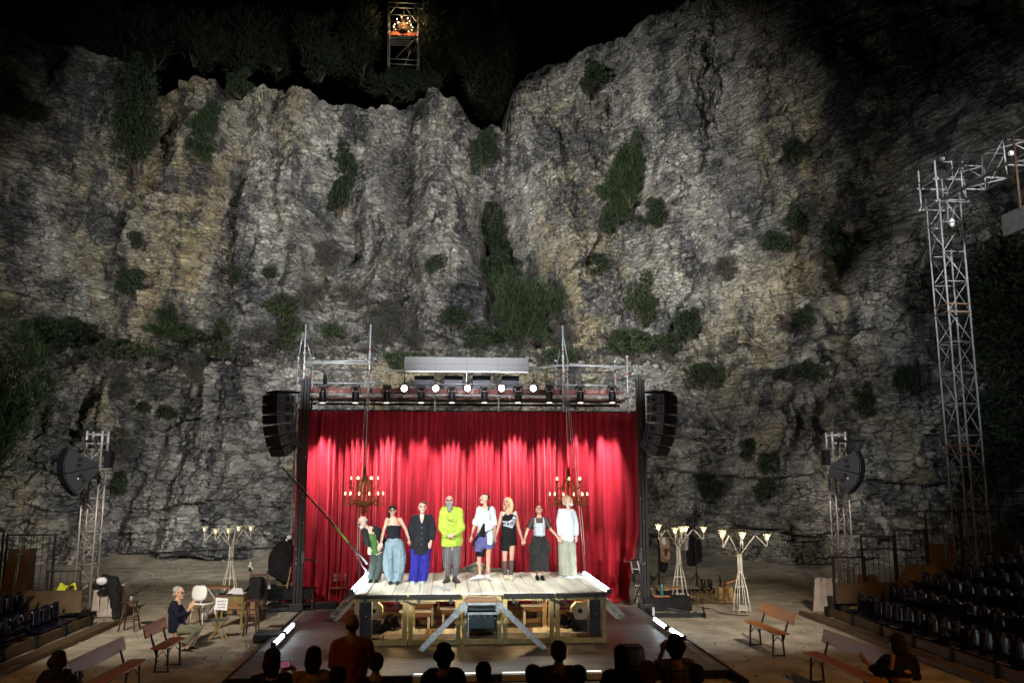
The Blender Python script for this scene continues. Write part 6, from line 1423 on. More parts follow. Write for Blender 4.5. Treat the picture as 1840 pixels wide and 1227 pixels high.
def mk(fx, fy, pts):
    "joints from photo pixels at the performer's own depth; third number = metres towards the back"
    Y = G(fx, fy, DZ).y
    return Y, {k: P(v[0], v[1], Y + (v[2] if len(v) > 2 else 0)) for k, v in pts.items()}
pleat = lambda n, a, ph=0: (lambda s, t: a * math.sin(n * t + ph + 2 * s) + a * .5 * math.sin((n * 2 + 1) * t + 1))
V3 = Vector
# 1 bowing man
Y, J = mk(670, 1045, dict(head=(652, 938, -.42), neck=(661, 950, -.30), chest=(668, 960, -.16), pelvis=(682, 990, .05), shL=(655, 953, -.34), elL=(658, 972, -.36), haL=(663, 984, -.3), shR=(677, 951, -.14), elR=(685, 967, -.05), haR=(684, 978, -.1),
    hipL=(675, 992, .05), knL=(670, 1016, -.03), anL=(666, 1039, .03), hipR=(687, 992, .05), knR=(682, 1015, -.0), anR=(677, 1040, .05)))
GH = cl('grey_hair', (.30, .28, .26)); 
person('bald bespectacled man in a black jacket over a green shirt, bowing sideways', J, SKINP, .98, rad(-65), rad(28), group=GP, feetm=cl('black_trainers', (.02, .02, .02)), hd=dict(L=dict(d=(.1, -.1, -1), pn=(.2, .9, 0), curl=.2), R=dict(d=(-.1, -.1, -1))),
    head=dict(glasses=True, hair=[('e', (0, .05, .0), (.078, .065, .05))], hairm=GH, beard=(cl('white_beard', (.6, .58, .55)), [((0, -.075, -.075), (.045, .03, .035)), ((0, -.09, -.045), (.03, .014, .012))])),
    parts=[('shirt', cl('green_shirt', (.07, .16, .045)), [((J['neck'] + V3((0, .02, -.0)), J['chest'] + V3((-.03, -.05, -.02)), J['pelvis'] + V3((-.11, -.12, .03)), J['pelvis'] + V3((-.10, -.12, -.06))), [(.06, .05), (.14, .11), (.13, .09), (.11, .06)])], .012, .02),
        ('jacket', cl('black_jacket', (.015, .018, .018)), [((J['neck'] + V3((.05, .06, -.01)), J['chest'] + V3((.07, .06, .0)), J['pelvis'] + V3((.05, .05, .09)), J['pelvis'] + V3((.06, .04, -.05))), [(.11, .09), (.17, .12), (.16, .11), (.16, .11)]),
            (('shL', 'elL', J['haL'] + V3((0, 0, .04))), [.075, .068, .052]), (('shR', 'elR', J['haR'] + V3((0, 0, .04))), [.085, .08, .06]), ((J['shL'], J['shL'] + V3((.05, .0, -.25)), J['pelvis'] + V3((-.20, -.12, .02))), [(.04, .05), (.035, .04), (.02, .03)])], .012, .025),
        ('trousers', cl('dark_grey_green_trousers', (.05, .065, .06)), [(('pelvis', J['pelvis'] + V3((0, 0, .1))), [(.165, .12), (.15, .11)]), ((J['hipL'] + V3((0, 0, .03)), 'knL', J['anL'] + V3((0, 0, .0))), [.105, .085, .085]), ((J['hipR'] + V3((0, 0, .03)), 'knR', J['anR'] + V3((0, 0, 0))), [.105, .088, .088])], .012, .035)])
# 2 woman in black top
Y, J = mk(709, 1048, dict(head=(705.5, 917), neck=(706, 931), chest=(707, 945), pelvis=(708, 976), shL=(696, 933), elL=(689, 954), haL=(685, 974, -.05), shR=(719, 933), elR=(729, 951), haR=(735, 969.5),
    hipL=(702, 978), knL=(701, 1010, -.03), anL=(702, 1041), hipR=(715, 978), knR=(716, 1010, -.03), anR=(715, 1041)))
BH = cl('black_hair', (.012, .01, .01), rough=.45)
JP = cl('grey_blue_corduroy', (.17, .24, .28), bsc=16)
person('dark haired woman in a black camisole and very wide grey blue trousers', J, SKIN, .93, 0, rad(-4), group=GP, feetm=cl('dark_shoes', (.03, .03, .03)), hd=dict(L=dict(curl=1.2), R=dict(curl=1.0)),
    head=dict(glasses=True, hair=[('e', (0, .02, .05), (.088, .10, .075)), ('e', (0, -.055, .065), (.07, .045, .026)), ('l', [(-.07, .04, .02), (-.085, .03, -.08), (-.08, -.02, -.16)], [(.03, .03), (.03, .03), (.02, .02)]), ('l', [(.07, .04, .02), (.07, .05, -.06)], [(.03, .03), (.02, .02)])], hairm=BH),
    parts=[('camisole', cl('black_camisole', (.009, .010, .015)), [((J['chest'] + V3((0, 0, .03)), J['chest'], J['chest'].lerp(J['pelvis'], .5), J['pelvis'] + V3((0, 0, .08))), [(.13, .10), (.162, .125), (.145, .11), (.165, .13)]), ((J['chest'] + V3((-.10, -.07, .05)), J['neck'] + V3((-.085, -.03, .0))), [.010, .010]), ((J['chest'] + V3((.10, -.07, .05)), J['neck'] + V3((.085, -.03, .0))), [.010, .010])], .010, .012),
        ('trousers', JP, [((J['pelvis'] + V3((0, 0, .12)), J['pelvis'] + V3((0, 0, -.05))), [(.155, .13), (.185, .15)], None, pleat(9, .03)), ((J['hipL'] + V3((-.02, 0, .06)), J['knL'] + V3((-.03, 0, .1)), J['knL'] + V3((-.03, 0, -.12)), J['anL'] + V3((.02, 0, -.06))), [(.10, .13), (.128, .15), (.12, .14), (.075, .10)], None, pleat(7, .06)), ((J['hipR'] + V3((.02, 0, .06)), J['knR'] + V3((.03, 0, .1)), J['knR'] + V3((.03, 0, -.12)), J['anR'] + V3((-.02, 0, -.06))), [(.10, .13), (.128, .15), (.12, .14), (.075, .10)], None, pleat(7, .06, 2))], .012, .03),
        ('pendant', ALU, [((J['neck'] + V3((0, -.13, -.12)), J['neck'] + V3((0, -.135, -.14))), [.014, .012])], .006, 0), ('bracelet', cl('beads', (.35, .3, .4)), [((J['haL'] + V3((0, 0, .03)), J['haL'] + V3((0, 0, .045))), [.034, .034]), ((J['haR'] + V3((-.01, 0, .04)), J['haR'] + V3((-.02, 0, .07))), [.034, .034])], .008, 0)])
# 3 man in black shirt
Y, J = mk(751, 1047, dict(head=(759, 912), neck=(758.5, 926), chest=(758.5, 945), pelvis=(756, 984), shL=(744.5, 930), elL=(738, 951, .03), haL=(740, 973, .08), shR=(773, 929), elR=(778, 952, .03), haR=(774, 974, -.08),
    hipL=(748, 986), knL=(746, 1015, -.02), anL=(742.5, 1041), hipR=(764, 986), knR=(764, 1015, -.02), anR=(759.5, 1041)))
BS = cl('black_shirt', (.013, .015, .019)); BLU = cl('royal_blue_velvet', (.022, .022, .22))
t = person('man in a long loose black shirt and bright blue trousers', J, SKINP, 1.0, rad(4), rad(-6), group=GP, feetm=cl('pale_green_trainers', (.42, .5, .48)), hd=dict(R=dict(d=(-.25, -.1, -1), pn=(-.2, .8, 0), curl=.5)),
    head=dict(glasses=False, hair=[('e', (0, .045, .055), (.090, .085, .065)), ('e', (.03, -.02, .10), (.07, .05, .03))], hairm=cl('brown_grey_hair', (.05, .035, .025)), beard=(cl('short_grey_beard', (.5, .44, .4)), [((0, -.07, -.08), (.042, .026, .03))])),
    parts=[('shirt', BS, [((J['neck'] + V3((0, .03, -.02)), J['chest'] + V3((0, 0, .13)), J['chest'], J['pelvis'] + V3((0, 0, .12)), J['pelvis'] + V3((0, 0, -.13))), [(.105, .08), (.155, .11), (.195, .145), (.205, .155), (.215, .165)], None, pleat(6, .03)), (('shL', 'elL', J['haL'] + V3((0, 0, .02))), [.078, .085, .06]), (('shR', 'elR', J['haR'] + V3((0, 0, .05))), [.078, .085, .07])], .011, .028),
        ('chest_skin', SKINP, [((J['neck'] + V3((0, -.075, .02)), J['neck'] + V3((0, -.125, -.09)), J['neck'] + V3((0, -.148, -.17))), [(.055, .02), (.035, .014), (.006, .006)])], .008, 0),
        ('shirt_button', WHITE, [((J['chest'] + V3((0, -.165, z)), J['chest'] + V3((0, -.17, z - .008))), [.011, .010]) for z in (-.02, -.14, -.26, -.38)], .005, 0),
        ('trousers', BLU, [((J['pelvis'] + V3((0, 0, -.0)), J['pelvis'] + V3((0, 0, -.1))), [(.17, .13), (.18, .14)]), ((J['hipL'], 'knL', J['anL'] + V3((0, -.02, -.03))), [.125, .105, .10]), ((J['hipR'], 'knR', J['anR'] + V3((0, -.02, -.03))), [.125, .105, .10])], .012, .035)])
# 4 yellow hoodie
Y, J = mk(811, 1046, dict(head=(807.5, 901), neck=(808, 916), chest=(810, 934), pelvis=(811.5, 976), shL=(796, 918), elL=(795, 949, -.04), haL=(806, 962, -.27), shR=(825, 918), elR=(828, 949, -.04), haR=(815, 960, -.28),
    hipL=(805, 978), knL=(803.5, 1010, -.02), anL=(804.5, 1038), hipR=(819, 978), knR=(820.5, 1010, -.02), anR=(817.5, 1038)))
YEL = cl('lime_yellow_fleece', (.34, .50, .06)); CHK = M('checked_cloth', (.02, .02, .025), .85, 0, .1, 5)
def checks(m, a, b, sc):
    L = m.node_tree.links; b_ = m.node_tree.nodes['Principled BSDF']; tc = nd(m, 'ShaderNodeTexCoord'); s = nd(m, 'ShaderNodeSeparateXYZ'); L.new(tc.outputs['Object'], s.inputs[0]); prev = None
    for ax in ('X', 'Z'):
        x = nd(m, 'ShaderNodeMath', operation='MULTIPLY'); x.inputs[1].default_value = sc; L.new(s.outputs[ax], x.inputs[0]); f = nd(m, 'ShaderNodeMath', operation='FRACT'); L.new(x.outputs[0], f.inputs[0]); g_ = nd(m, 'ShaderNodeMath', operation='GREATER_THAN'); g_.inputs[1].default_value = .8; L.new(f.outputs[0], g_.inputs[0])
        if prev: q = nd(m, 'ShaderNodeMath', operation='MAXIMUM'); L.new(prev, q.inputs[0]); L.new(g_.outputs[0], q.inputs[1]); prev = q.outputs[0]
        else: prev = g_.outputs[0]
    mx_ = nd(m, 'ShaderNodeMix', data_type='RGBA'); L.new(prev, mx_.inputs[0]); mx_.inputs[6].default_value = (*a, 1); mx_.inputs[7].default_value = (*b, 1); L.new(mx_.outputs[2], b_.inputs['Base Color'])
checks(CHK, (.015, .015, .02), (.24, .24, .25), 24)
hh = J['haL'].lerp(J['haR'], .5)
person('long bearded bald man in a lime yellow hoodie and checked trousers', J, SKINP, 1.0, 0, rad(-10), group=GP, feetm=cl('black_cream_shoes', (.05, .045, .04)), hd=dict(L=dict(d=(1, 0, -.25), pn=(0, .5, -.6), curl=.7), R=dict(d=(-1, 0, -.25), pn=(0, .5, -.6), curl=.7)), feet=((-.4, -1, 0), (.4, -1, 0)),
    head=dict(glasses=True, hairm=GH, beard=(cl('long_grey_beard', (.20, .20, .20)), [((0, -.07, -.075), (.062, .04, .05)), ((0, -.085, -.13), (.055, .04, .06)), ((0, -.09, -.18), (.038, .03, .05)), ((0, -.095, -.035), (.035, .014, .010)), ((-.062, -.02, -.04), (.02, .04, .05)), ((.062, -.02, -.04), (.02, .04, .05))])),
    parts=[('hoodie', YEL, [((J['neck'] + V3((0, .0, -.0)), J['chest'] + V3((0, 0, .14)), J['chest'], J['pelvis'] + V3((0, 0, .1)), J['pelvis'] + V3((0, 0, -.06))), [(.11, .09), (.165, .13), (.225, .165), (.235, .175), (.235, .18)], None, pleat(5, .03)), (('shL', 'elL', J['haL'] + V3((-.05, .02, .0))), [.09, .10, .055]), (('shR', 'elR', J['haR'] + V3((.05, .02, .0))), [.09, .10, .055]), ((J['neck'] + V3((-.11, .02, .04)), J['neck'] + V3((0, .09, .07)), J['neck'] + V3((.11, .02, .04))), [.045, .06, .045])], .012, .035),
        ('hoodie_print', PRINT, [(([J['chest'] + V3((-.07, -.19, .10)), J['chest'] + V3((-.065, -.195, .0)), J['chest'] + V3((.08, -.195, -.02))]), [.007, .007, .007]), (([J['chest'] + V3((-.07, -.195, .02)), J['chest'] + V3((.07, -.195, .03)), J['chest'] + V3((.06, -.19, .12))]), [.006, .006, .006]), (([J['chest'] + V3((-.07, -.20, -.13)), J['chest'] + V3((-.03, -.20, -.08)), J['chest'] + V3((.03, -.20, -.10)), J['chest'] + V3((.06, -.20, -.15))]), [.006] * 4)], .005, 0),
        ('trousers', CHK, [((J['hipL'] + V3((0, 0, .02)), 'knL', J['anL'] + V3((0, 0, .05))), [.125, .10, .055]), ((J['hipR'] + V3((0, 0, .02)), 'knR', J['anR'] + V3((0, 0, .05))), [.125, .10, .055])], .011, .02), ('socks', cl('dark_brown_socks', (.06, .035, .03)), [((J['anL'] + V3((0, 0, .08)), J['anL']), [.046, .046])], .01, 0), ('socks', cl('dark_brown_sock', (.06, .035, .03)), [((J['anR'] + V3((0, 0, .08)), J['anR']), [.046, .046])], .01, 0)])
# 5 white shirt, purple wrap
Y, J = mk(866, 1042, dict(head=(870.5, 896.5), neck=(872.5, 911), chest=(872, 928), pelvis=(870, 967), shL=(861.5, 914.5), elL=(854, 940, .02), haL=(846.5, 963), shR=(885, 914.5), elR=(888, 942, .02), haR=(888.5, 964),
    hipL=(864, 970), knL=(861, 1001, -.02), anL=(862, 1033), hipR=(877.5, 970), knR=(877.5, 1000, -.02), anR=(877, 1033)))
WS = cl('white_shirt', (.47, .53, .56)); PUR = cl('dusky_violet_cotton', (.085, .085, .22)); BK = cl('black_cotton', (.008, .008, .009))
person('man in a white shirt over a violet wrap skirt, chin raised', J, SKIN, .99, rad(-58), rad(-16), group=GP, feetm=cl('white_trainers', (.6, .62, .64)), feet=((-1, -.5, 0), (.2, -1, 0)), hd=dict(R=dict(curl=1.1)),
    head=dict(hair=[('e', (0, .045, .05), (.083, .075, .07)), ('e', (0, .0, .09), (.06, .07, .03))], hairm=cl('dark_hair', (.03, .022, .018)), beard=(cl('dark_moustache', (.05, .04, .035)), [((0, -.10, -.035), (.03, .012, .008)), ((0, -.09, -.085), (.02, .014, .018))])),
    parts=[('shirt', WS, [((J['neck'] + V3((0, .02, .0)), J['chest'] + V3((0, 0, .12)), J['chest'], J['chest'] + V3((0, 0, -.22)), J['chest'] + V3((.02, 0, -.32))), [(.09, .07), (.14, .105), (.17, .13), (.17, .13), (.16, .12)], None, pleat(5, .025)), ((J['chest'] + V3((.10, -.02, -.2)), J['pelvis'] + V3((.12, -.03, -.02)), J['pelvis'] + V3((.11, -.03, -.13))), [(.09, .12), (.095, .14), (.085, .13)]), ((J['chest'] + V3((-.12, .05, -.2)), J['pelvis'] + V3((-.17, .08, .0))), [(.04, .05), (.02, .03)]), (('shL', 'elL', J['elL'].lerp(J['haL'], .12)), [.07, .075, .065]), (('shR', 'elR', J['elR'].lerp(J['haR'], .1)), [.07, .075, .065])], .011, .025),
        ('collar', BK, [((J['neck'] + V3((.03, -.085, .05)), J['neck'] + V3((.09, -.06, .04)), J['neck'] + V3((.05, -.125, -.06))), [(.012, .02), (.02, .02), (.012, .012)])], .007, 0),
        ('belt', BK, [((J['pelvis'] + V3((-.02, -.15, .12)), J['pelvis'] + V3((.08, -.17, .17)), J['pelvis'] + V3((.2, -.12, .22))), [.013, .013, .013]), ((J['chest'] + V3((-.03, -.13, -.14)), J['pelvis'] + V3((-.06, -.15, .08)), J['pelvis'] + V3((-.17, -.05, -.04)), J['pelvis'] + V3((-.24, .0, -.16))), [(.02, .01), (.09, .02), (.08, .03), (.04, .03)])], .009, .01),
        ('wrap_skirt', PUR, [((J['pelvis'] + V3((-.03, 0, .14)), J['pelvis'] + V3((-.01, 0, -.0)), J['pelvis'] + V3((0, 0, -.22))), [(.13, .11), (.19, .15), (.235, .16)], None, pleat(7, .07)), ((J['pelvis'] + V3((-.08, -.12, .05)), J['pelvis'] + V3((-.14, -.12, -.28))), [(.05, .05), (.09, .06)], None, pleat(5, .1))], .012, .04),
        ('shorts', BK, [((J['hipL'] + V3((.02, 0, -.1)), J['knL'] + V3((.02, 0, .02))), [(.10, .11), (.105, .115)])], .012, .02)])
# 6 blonde woman in black dress
Y, J = mk(913, 1041, dict(head=(911.5, 903), neck=(914, 917), chest=(914, 932), pelvis=(914, 967), shL=(902, 921.5), elL=(895, 948), haL=(889.5, 966), shR=(926, 921.5), elR=(932, 949), haR=(939, 970),
    hipL=(908, 970), knL=(907, 1002, -.02), anL=(907.5, 1033), hipR=(920, 970), knR=(919.5, 1001, -.02), anR=(918, 1033)))
BLO = cl('blonde_hair', (.52, .38, .18), rough=.5)
t = person('smiling blonde woman in a sleeveless black dress with a white lettered patch and knee socks', J, SKIN, .95, rad(-28), rad(-6), group=GP, feetm=cl('cream_mules', (.6, .55, .4)), hd=dict(L=dict(curl=1.0), R=dict(curl=1.0)),
    head=dict(hair=[('e', (0, .025, .05), (.086, .10, .075)), ('l', [(.06, .03, .06), (.09, .04, -.04), (.10, .02, -.13), (.11, -.02, -.20)], [(.04, .05), (.045, .05), (.04, .045), (.02, .03)]), ('l', [(-.06, .03, .06), (-.08, .04, -.06), (-.07, .02, -.14)], [(.035, .05), (.03, .04), (.02, .03)])], hairm=BLO),
    parts=[('dress', BK, [((J['neck'] + V3((.0, .03, -.06)), J['chest'] + V3((0, 0, .06)), J['chest'], J['pelvis'] + V3((0, 0, .1)), J['pelvis'] + V3((0, 0, -.15))), [(.13, .08), (.15, .11), (.155, .12), (.17, .13), (.19, .14)], None, pleat(5, .02)), ((J['pelvis'] + V3((-.07, 0, -.1)), J['pelvis'] + V3((-.08, 0, -.27))), [(.11, .13), (.09, .12)]), ((J['neck'] + V3((-.08, 0, -.03)), J['neck'] + V3((-.12, 0, -.03))), [.035, .03]), ((J['neck'] + V3((.08, 0, -.03)), J['neck'] + V3((.12, 0, -.03))), [.035, .03])], .011, .02),
        ('neck_skin', SKIN, [((J['neck'] + V3((-.01, -.06, .01)), J['neck'] + V3((-.02, -.10, -.10))), [(.055, .02), (.02, .012)])], .008, 0),
        ('knee_socks', cl('dark_grey_socks', (.07, .06, .055)), [((J['knL'] + V3((0, 0, -.06)), J['knL'].lerp(J['anL'], .4), J['anL']), [.056, .058, .042]), ((J['knR'] + V3((0, 0, -.06)), J['knR'].lerp(J['anR'], .4), J['anR']), [.056, .058, .042])], .009, 0)])
dp = t; c = J['chest']
pp = lambda x, z: c + V3((x, -.148 - .02 * (1 - abs(x) / .16), z))
mb = MB(); mb.prism([pp(-.155, -.035), pp(-.02, -.05), pp(.07, .0), pp(.13, .16), pp(.165, .14), pp(.15, -.03), pp(.07, -.20), pp(-.03, -.165), pp(-.13, -.145)], (0, .012, 0)); mb.build('dress_patch', WS, dp)
mb = MB(); mb.prism([pp(-.15, .08), pp(-.12, .17), pp(-.085, .16), pp(-.125, .07)], (0, .012, 0)); mb.build('dress_patch', WS, dp)
for s_, x, z, a in (('ECE', -.075, -.10, 4), ('STI', .02, -.115, 12), ('KO', .095, -.04, -62), ('S', .13, .07, -72)): text('dress_lettering', s_, .085, pp(x, z) + V3((0, -.014, 0)), PRINT, dp, (rad(90), rad(a), 0), .003, bold=.004)
# 7 woman with lace sleeves and tulle skirt
Y, J = mk(969, 1041, dict(head=(968.5, 916.5), neck=(968.5, 929), chest=(969, 943), pelvis=(969, 970), shL=(958, 932.5), elL=(948.5, 951), haL=(942, 970), shR=(980.5, 932.5), elR=(989, 950), haR=(1003, 966),
    hipL=(963, 974), knL=(964, 1006), anL=(965, 1034), hipR=(975, 974), knR=(974, 1006), anR=(974, 1034)))
LACE = M('black_lace', (.02, .018, .018), .8, 0, .2, 40, alpha=.72); TUL = M('black_tulle', (.008, .008, .009), .9, 0, .2, 12, .3, 30)
ZIG = M('zigzag_top', (.5, .58, .62), .8); checks(ZIG, (.55, .62, .66), (.05, .06, .07), 34)
person('woman in a full black tulle skirt and lace sleeves, head thrown back', J, SKIN, .91, 0, rad(-34), group=GP, feetm=BK, hd=dict(L=dict(curl=1.0), R=dict(curl=1.0)),
    head=dict(hair=[('e', (0, .035, .045), (.082, .085, .075))], hairm=BH),
    parts=[('patterned_top', ZIG, [((J['chest'] + V3((0, -.012, .05)), J['chest'] + V3((0, -.012, 0)), J['pelvis'] + V3((0, -.012, .1))), [(.115, .10), (.135, .115), (.13, .11)]), ((J['chest'] + V3((-.10, -.08, .04)), J['neck'] + V3((-.09, -.05, .0))), [.02, .016]), ((J['chest'] + V3((.10, -.08, .04)), J['neck'] + V3((.09, -.05, .0))), [.02, .016])], .01, 0),
        ('lace_blouse', LACE, [((J['neck'] + V3((0, 0, -.01)), J['chest'] + V3((0, .0, .08)), J['chest'] + V3((0, .03, -.1))), [(.12, .07), (.15, .10), (.165, .09)]), (('shL', J['shL'].lerp(J['elL'], .85)), [.07, .068]), (('shR', J['shR'].lerp(J['elR'], .85)), [.07, .068])], .011, .02),
        ('skirt', TUL, [((J['pelvis'] + V3((0, 0, .12)), J['pelvis'] + V3((0, 0, -.02)), J['pelvis'] + V3((0, 0, -.2)), J['pelvis'] + V3((0, 0, -.24)), J['knL'] + V3((.06, 0, .0)), J['knL'] + V3((.06, 0, -.22))), [(.12, .10), (.19, .16), (.26, .2), (.225, .19), (.215, .19), (.23, .2)], None, pleat(9, .05))], .013, .05)])
# 8 bearded man in white shirt facing right
Y, J = mk(1021, 1038, dict(head=(1020.5, 900), neck=(1020.5, 915), chest=(1019.5, 932), pelvis=(1018.5, 970), shL=(1007.5, 918.5, -.05), elL=(1005.5, 944, -.05), haL=(1006, 964, -.1), shR=(1030, 918.5, .06), elR=(1034.5, 944, .05), haR=(1035.5, 963, .02),
    hipL=(1012.5, 973), knL=(1012.5, 1002), anL=(1014, 1032), hipR=(1025.5, 973), knR=(1027, 1002), anR=(1027.5, 1031)))
LIN = cl('greenish_linen', (.27, .28, .22), bsc=22)
person('grey bearded man in a white shirt and baggy linen trousers, turned right', J, SKINP, 1.0, rad(52), rad(-8), group=GP, feetm=cl('white_black_trainers', (.55, .56, .58)), feet=((1, -.45, 0), (1, -.3, 0)), hd=dict(L=dict(curl=1.0)),
    head=dict(hair=[('e', (0, .03, .045), (.092, .10, .085)), ('e', (-.02, .06, -.03), (.075, .06, .06))], hairm=cl('fair_grey_hair', (.36, .29, .19)), beard=(cl('white_grey_beard', (.55, .52, .48)), [((0, -.065, -.08), (.055, .045, .045)), ((0, -.095, -.035), (.03, .014, .010))])),
    parts=[('shirt', WS, [((J['neck'] + V3((0, .01, -.0)), J['chest'] + V3((0, 0, .13)), J['chest'], J['pelvis'] + V3((0, 0, .14)), J['pelvis'] + V3((0, 0, .0))), [(.09, .07), (.14, .11), (.175, .14), (.18, .14), (.175, .14)], None, pleat(6, .025)), ((J['pelvis'] + V3((.04, -.02, .05)), J['pelvis'] + V3((.06, -.02, -.03))), [(.13, .13), (.10, .12)]), (('shL', 'elL', J['haL'] + V3((0, 0, .03))), [.078, .08, .055]), (('shR', 'elR', J['haR'] + V3((0, 0, .03))), [.075, .075, .055])], .011, .028),
        ('trousers', LIN, [((J['pelvis'] + V3((0, 0, .05)), J['pelvis'] + V3((0, 0, -.08))), [(.16, .13), (.18, .15)]), (('hipL', 'knL', J['anL'] + V3((0, 0, -.02))), [(.13, .14), (.12, .13), (.115, .13)], None, pleat(5, .04)), (('hipR', 'knR', J['anR'] + V3((0, 0, -.02))), [(.12, .13), (.11, .125), (.11, .125)], None, pleat(5, .04, 2))], .012, .025)])

# ------------------------------------------------------------------ seated clapping man on the left bench
def sit(x, y, head, seat=.45, face=1, s=1.0, turn=0):
    "seated figure, back to the camera when face=1; head = z of head centre"
    u = Vector((math.cos(turn), math.sin(turn), 0)); f = Vector((-math.sin(turn), math.cos(turn), 0)) * face; o = Vector((x, y, 0)); z = lambda v: Vector((0, 0, v))
    k = head - seat
    return dict(head=o + z(head) + f * .03, neck=o + z(head - .16), chest=o + z(seat + k * .52), pelvis=o + z(seat + .12) - f * .05, shL=o - u * .19 * s + z(head - .23), shR=o + u * .19 * s + z(head - .23), elL=o - u * .25 * s + z(head - .48) + f * .06, elR=o + u * .25 * s + z(head - .48) + f * .06,
        haL=o - u * .12 + z(head - .55) + f * .28, haR=o + u * .12 + z(head - .55) + f * .28, hipL=o - u * .09 + z(seat + .08), hipR=o + u * .09 + z(seat + .08), knL=o - u * .11 + z(seat + .08) + f * .44, knR=o + u * .11 + z(seat + .08) + f * .44, anL=o - u * .11 + z(.09) + f * .42, anR=o + u * .11 + z(.09) + f * .42)
Yb = 18.1
def B_(px, py, d=0): return P(px, py, Yb + d)
J = dict(head=B_(322, 1065), neck=B_(319, 1079), chest=B_(316, 1095), pelvis=B_(318, 1128), shL=B_(312, 1086, -.12), elL=B_(322, 1108, -.22), haL=B_(341, 1093, -.12), shR=B_(320, 1086, .15), elR=B_(334, 1108, .12), haR=B_(343, 1090, .02), hipL=B_(322, 1131, -.1), knL=B_(352, 1134, -.12), anL=B_(334, 1166, -.12), hipR=B_(322, 1129, .1), knR=B_(360, 1130, .1), anR=B_(342, 1162, .1))
person('grey haired man in glasses and a navy shirt, seated on a bench and clapping', J, SKIN, 1.0, rad(72), 0, feetm=BK, feet=((1, -.2, 0), (1, -.2, 0)), hd=dict(L=dict(d=(.5, .1, .9), pn=(.2, 1, 0), curl=.12), R=dict(d=(.45, 0, .9), pn=(-.2, -1, 0), curl=.12)),
    head=dict(glasses=True, hair=[('e', (0, .035, .055), (.09, .095, .075)), ('e', (0, .07, -.02), (.07, .04, .05))], hairm=GH),
    parts=[('shirt', cl('navy_shirt', (.008, .01, .022)), [((J['neck'] + V3((0, 0, -.03)), J['chest'] + V3((0, 0, .12)), 'chest', J['pelvis'] + V3((0, 0, -.05))), [(.07, .08), (.12, .17), (.14, .19), (.16, .2)], V3((1, 0, 0))), (('shL', 'elL', J['haL'].lerp(J['elL'], .3)), [.08, .075, .06]), (('shR', 'elR', J['haR'].lerp(J['elR'], .3)), [.08, .075, .06])], .012, .03),
        ('trousers', cl('sage_trousers', (.16, .165, .11)), [((J['hipL'], J['knL'], J['anL'] + V3((0, 0, .12))), [.12, .095, .085]), ((J['hipR'], J['knR'], J['anR'] + V3((0, 0, .12))), [.12, .095, .085]), ((J['pelvis'], J['pelvis'] + V3((0, 0, -.06))), [(.15, .17), (.15, .17)])], .013, .025)])

# ------------------------------------------------------------------ audience seen from behind, shade put into dark skin and clothes
def viewer(px, py, y, label, cloth, hairc, s=1.0, hairs='short', stand=False, pose=None, w=1.0, group='audience heads along the front'):
    top = P(px, py, y); hz = top.z - .115
    J = sit(top.x, y, hz, .42, 1, s * w)
    if stand:
        x = top.x; Z = lambda v: v; J = dict(head=(x, y, hz), neck=(x, y, hz - .16), chest=(x, y, hz - .38), pelvis=(x, y, hz - .72), shL=(x - .21, y, hz - .25), shR=(x + .21, y, hz - .25), elL=(x - .25, y + .02, hz - .52), elR=(x + .25, y + .03, hz - .5), haL=(x - .1, y + .22, hz - .5), haR=(x + .1, y + .24, hz - .48), hipL=(x - .1, y, hz - .78), hipR=(x + .1, y, hz - .78), knL=(x - .1, y, hz - 1.15), knR=(x + .1, y, hz - 1.15), anL=(x - .1, y, .09), anR=(x + .1, y, .09)); J = {k: V3(v) for k, v in J.items()}
    if pose: 
        for k, v in pose.items(): J[k] = J['head'] + V3(v)
    H = [('e', (0, .02, .045), (.088, .10, .085))]
    if hairs == 'short': H += [('e', (0, .05, -.02), (.078, .06, .05))]
    if hairs == 'long': H += [('l', [(0, .06, .03), (0, .08, -.08), (0, .09, -.2), (0, .1, -.27)], [(.09, .06), (.095, .06), (.09, .05), (.06, .03)])]
    if hairs == 'bob': H += [('l', [(0, .05, .03), (0, .06, -.06), (0, .06, -.14)], [(.09, .07), (.10, .07), (.07, .05)])]
    if hairs == 'curly': H += [('e', (.05, .05, .0), (.07, .07, .07)), ('e', (-.05, .04, .0), (.07, .07, .07)), ('e', (0, .02, .09), (.08, .08, .05)), ('e', (0, .06, -.07), (.08, .05, .06))]
    if hairs == 'bun': H += [('e', (0, .08, .10), (.045, .045, .04)), ('e', (0, .05, -.03), (.07, .055, .05))]
    if hairs == 'bald': H = [('e', (0, .05, -.02), (.075, .055, .045))]
    m = cl('cloth_%d' % px, cloth, bump=.3); hm = cl('hair_%d' % px, hairc)
    a = V3((0, 0, 1)); up_ = J['neck'] + V3((0, 0, -.03))
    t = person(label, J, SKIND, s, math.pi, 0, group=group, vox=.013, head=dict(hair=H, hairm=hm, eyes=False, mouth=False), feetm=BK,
        feet=((0, 1, 0), (0, 1, 0)), root=(top.x, y, 0), hands=bool(pose) or stand,
        parts=[('top', m, [((up_, J['chest'] + V3((0, 0, .13)), J['chest'], J['pelvis'] + V3((0, 0, -.06))), [(.09, .07), (.185 * s * w, .11), (.19 * s * w, .13), (.18 * s * w, .15)]), (('shL', 'elL', J['elL'].lerp(J['haL'], .6)), [.075 * s, .065 * s, .05 * s]), (('shR', 'elR', J['elR'].lerp(J['haR'], .6)), [.075 * s, .065 * s, .05 * s])], .014, .03),
            ('trousers', BK, [(('hipL', 'knL', J['anL'] + V3((0, 0, .05))), [.11, .08, .06]), (('hipR', 'knR', J['anR'] + V3((0, 0, .05))), [.11, .08, .06])], .016, .02)])
    return t, J
DK = (.02, .018, .02)
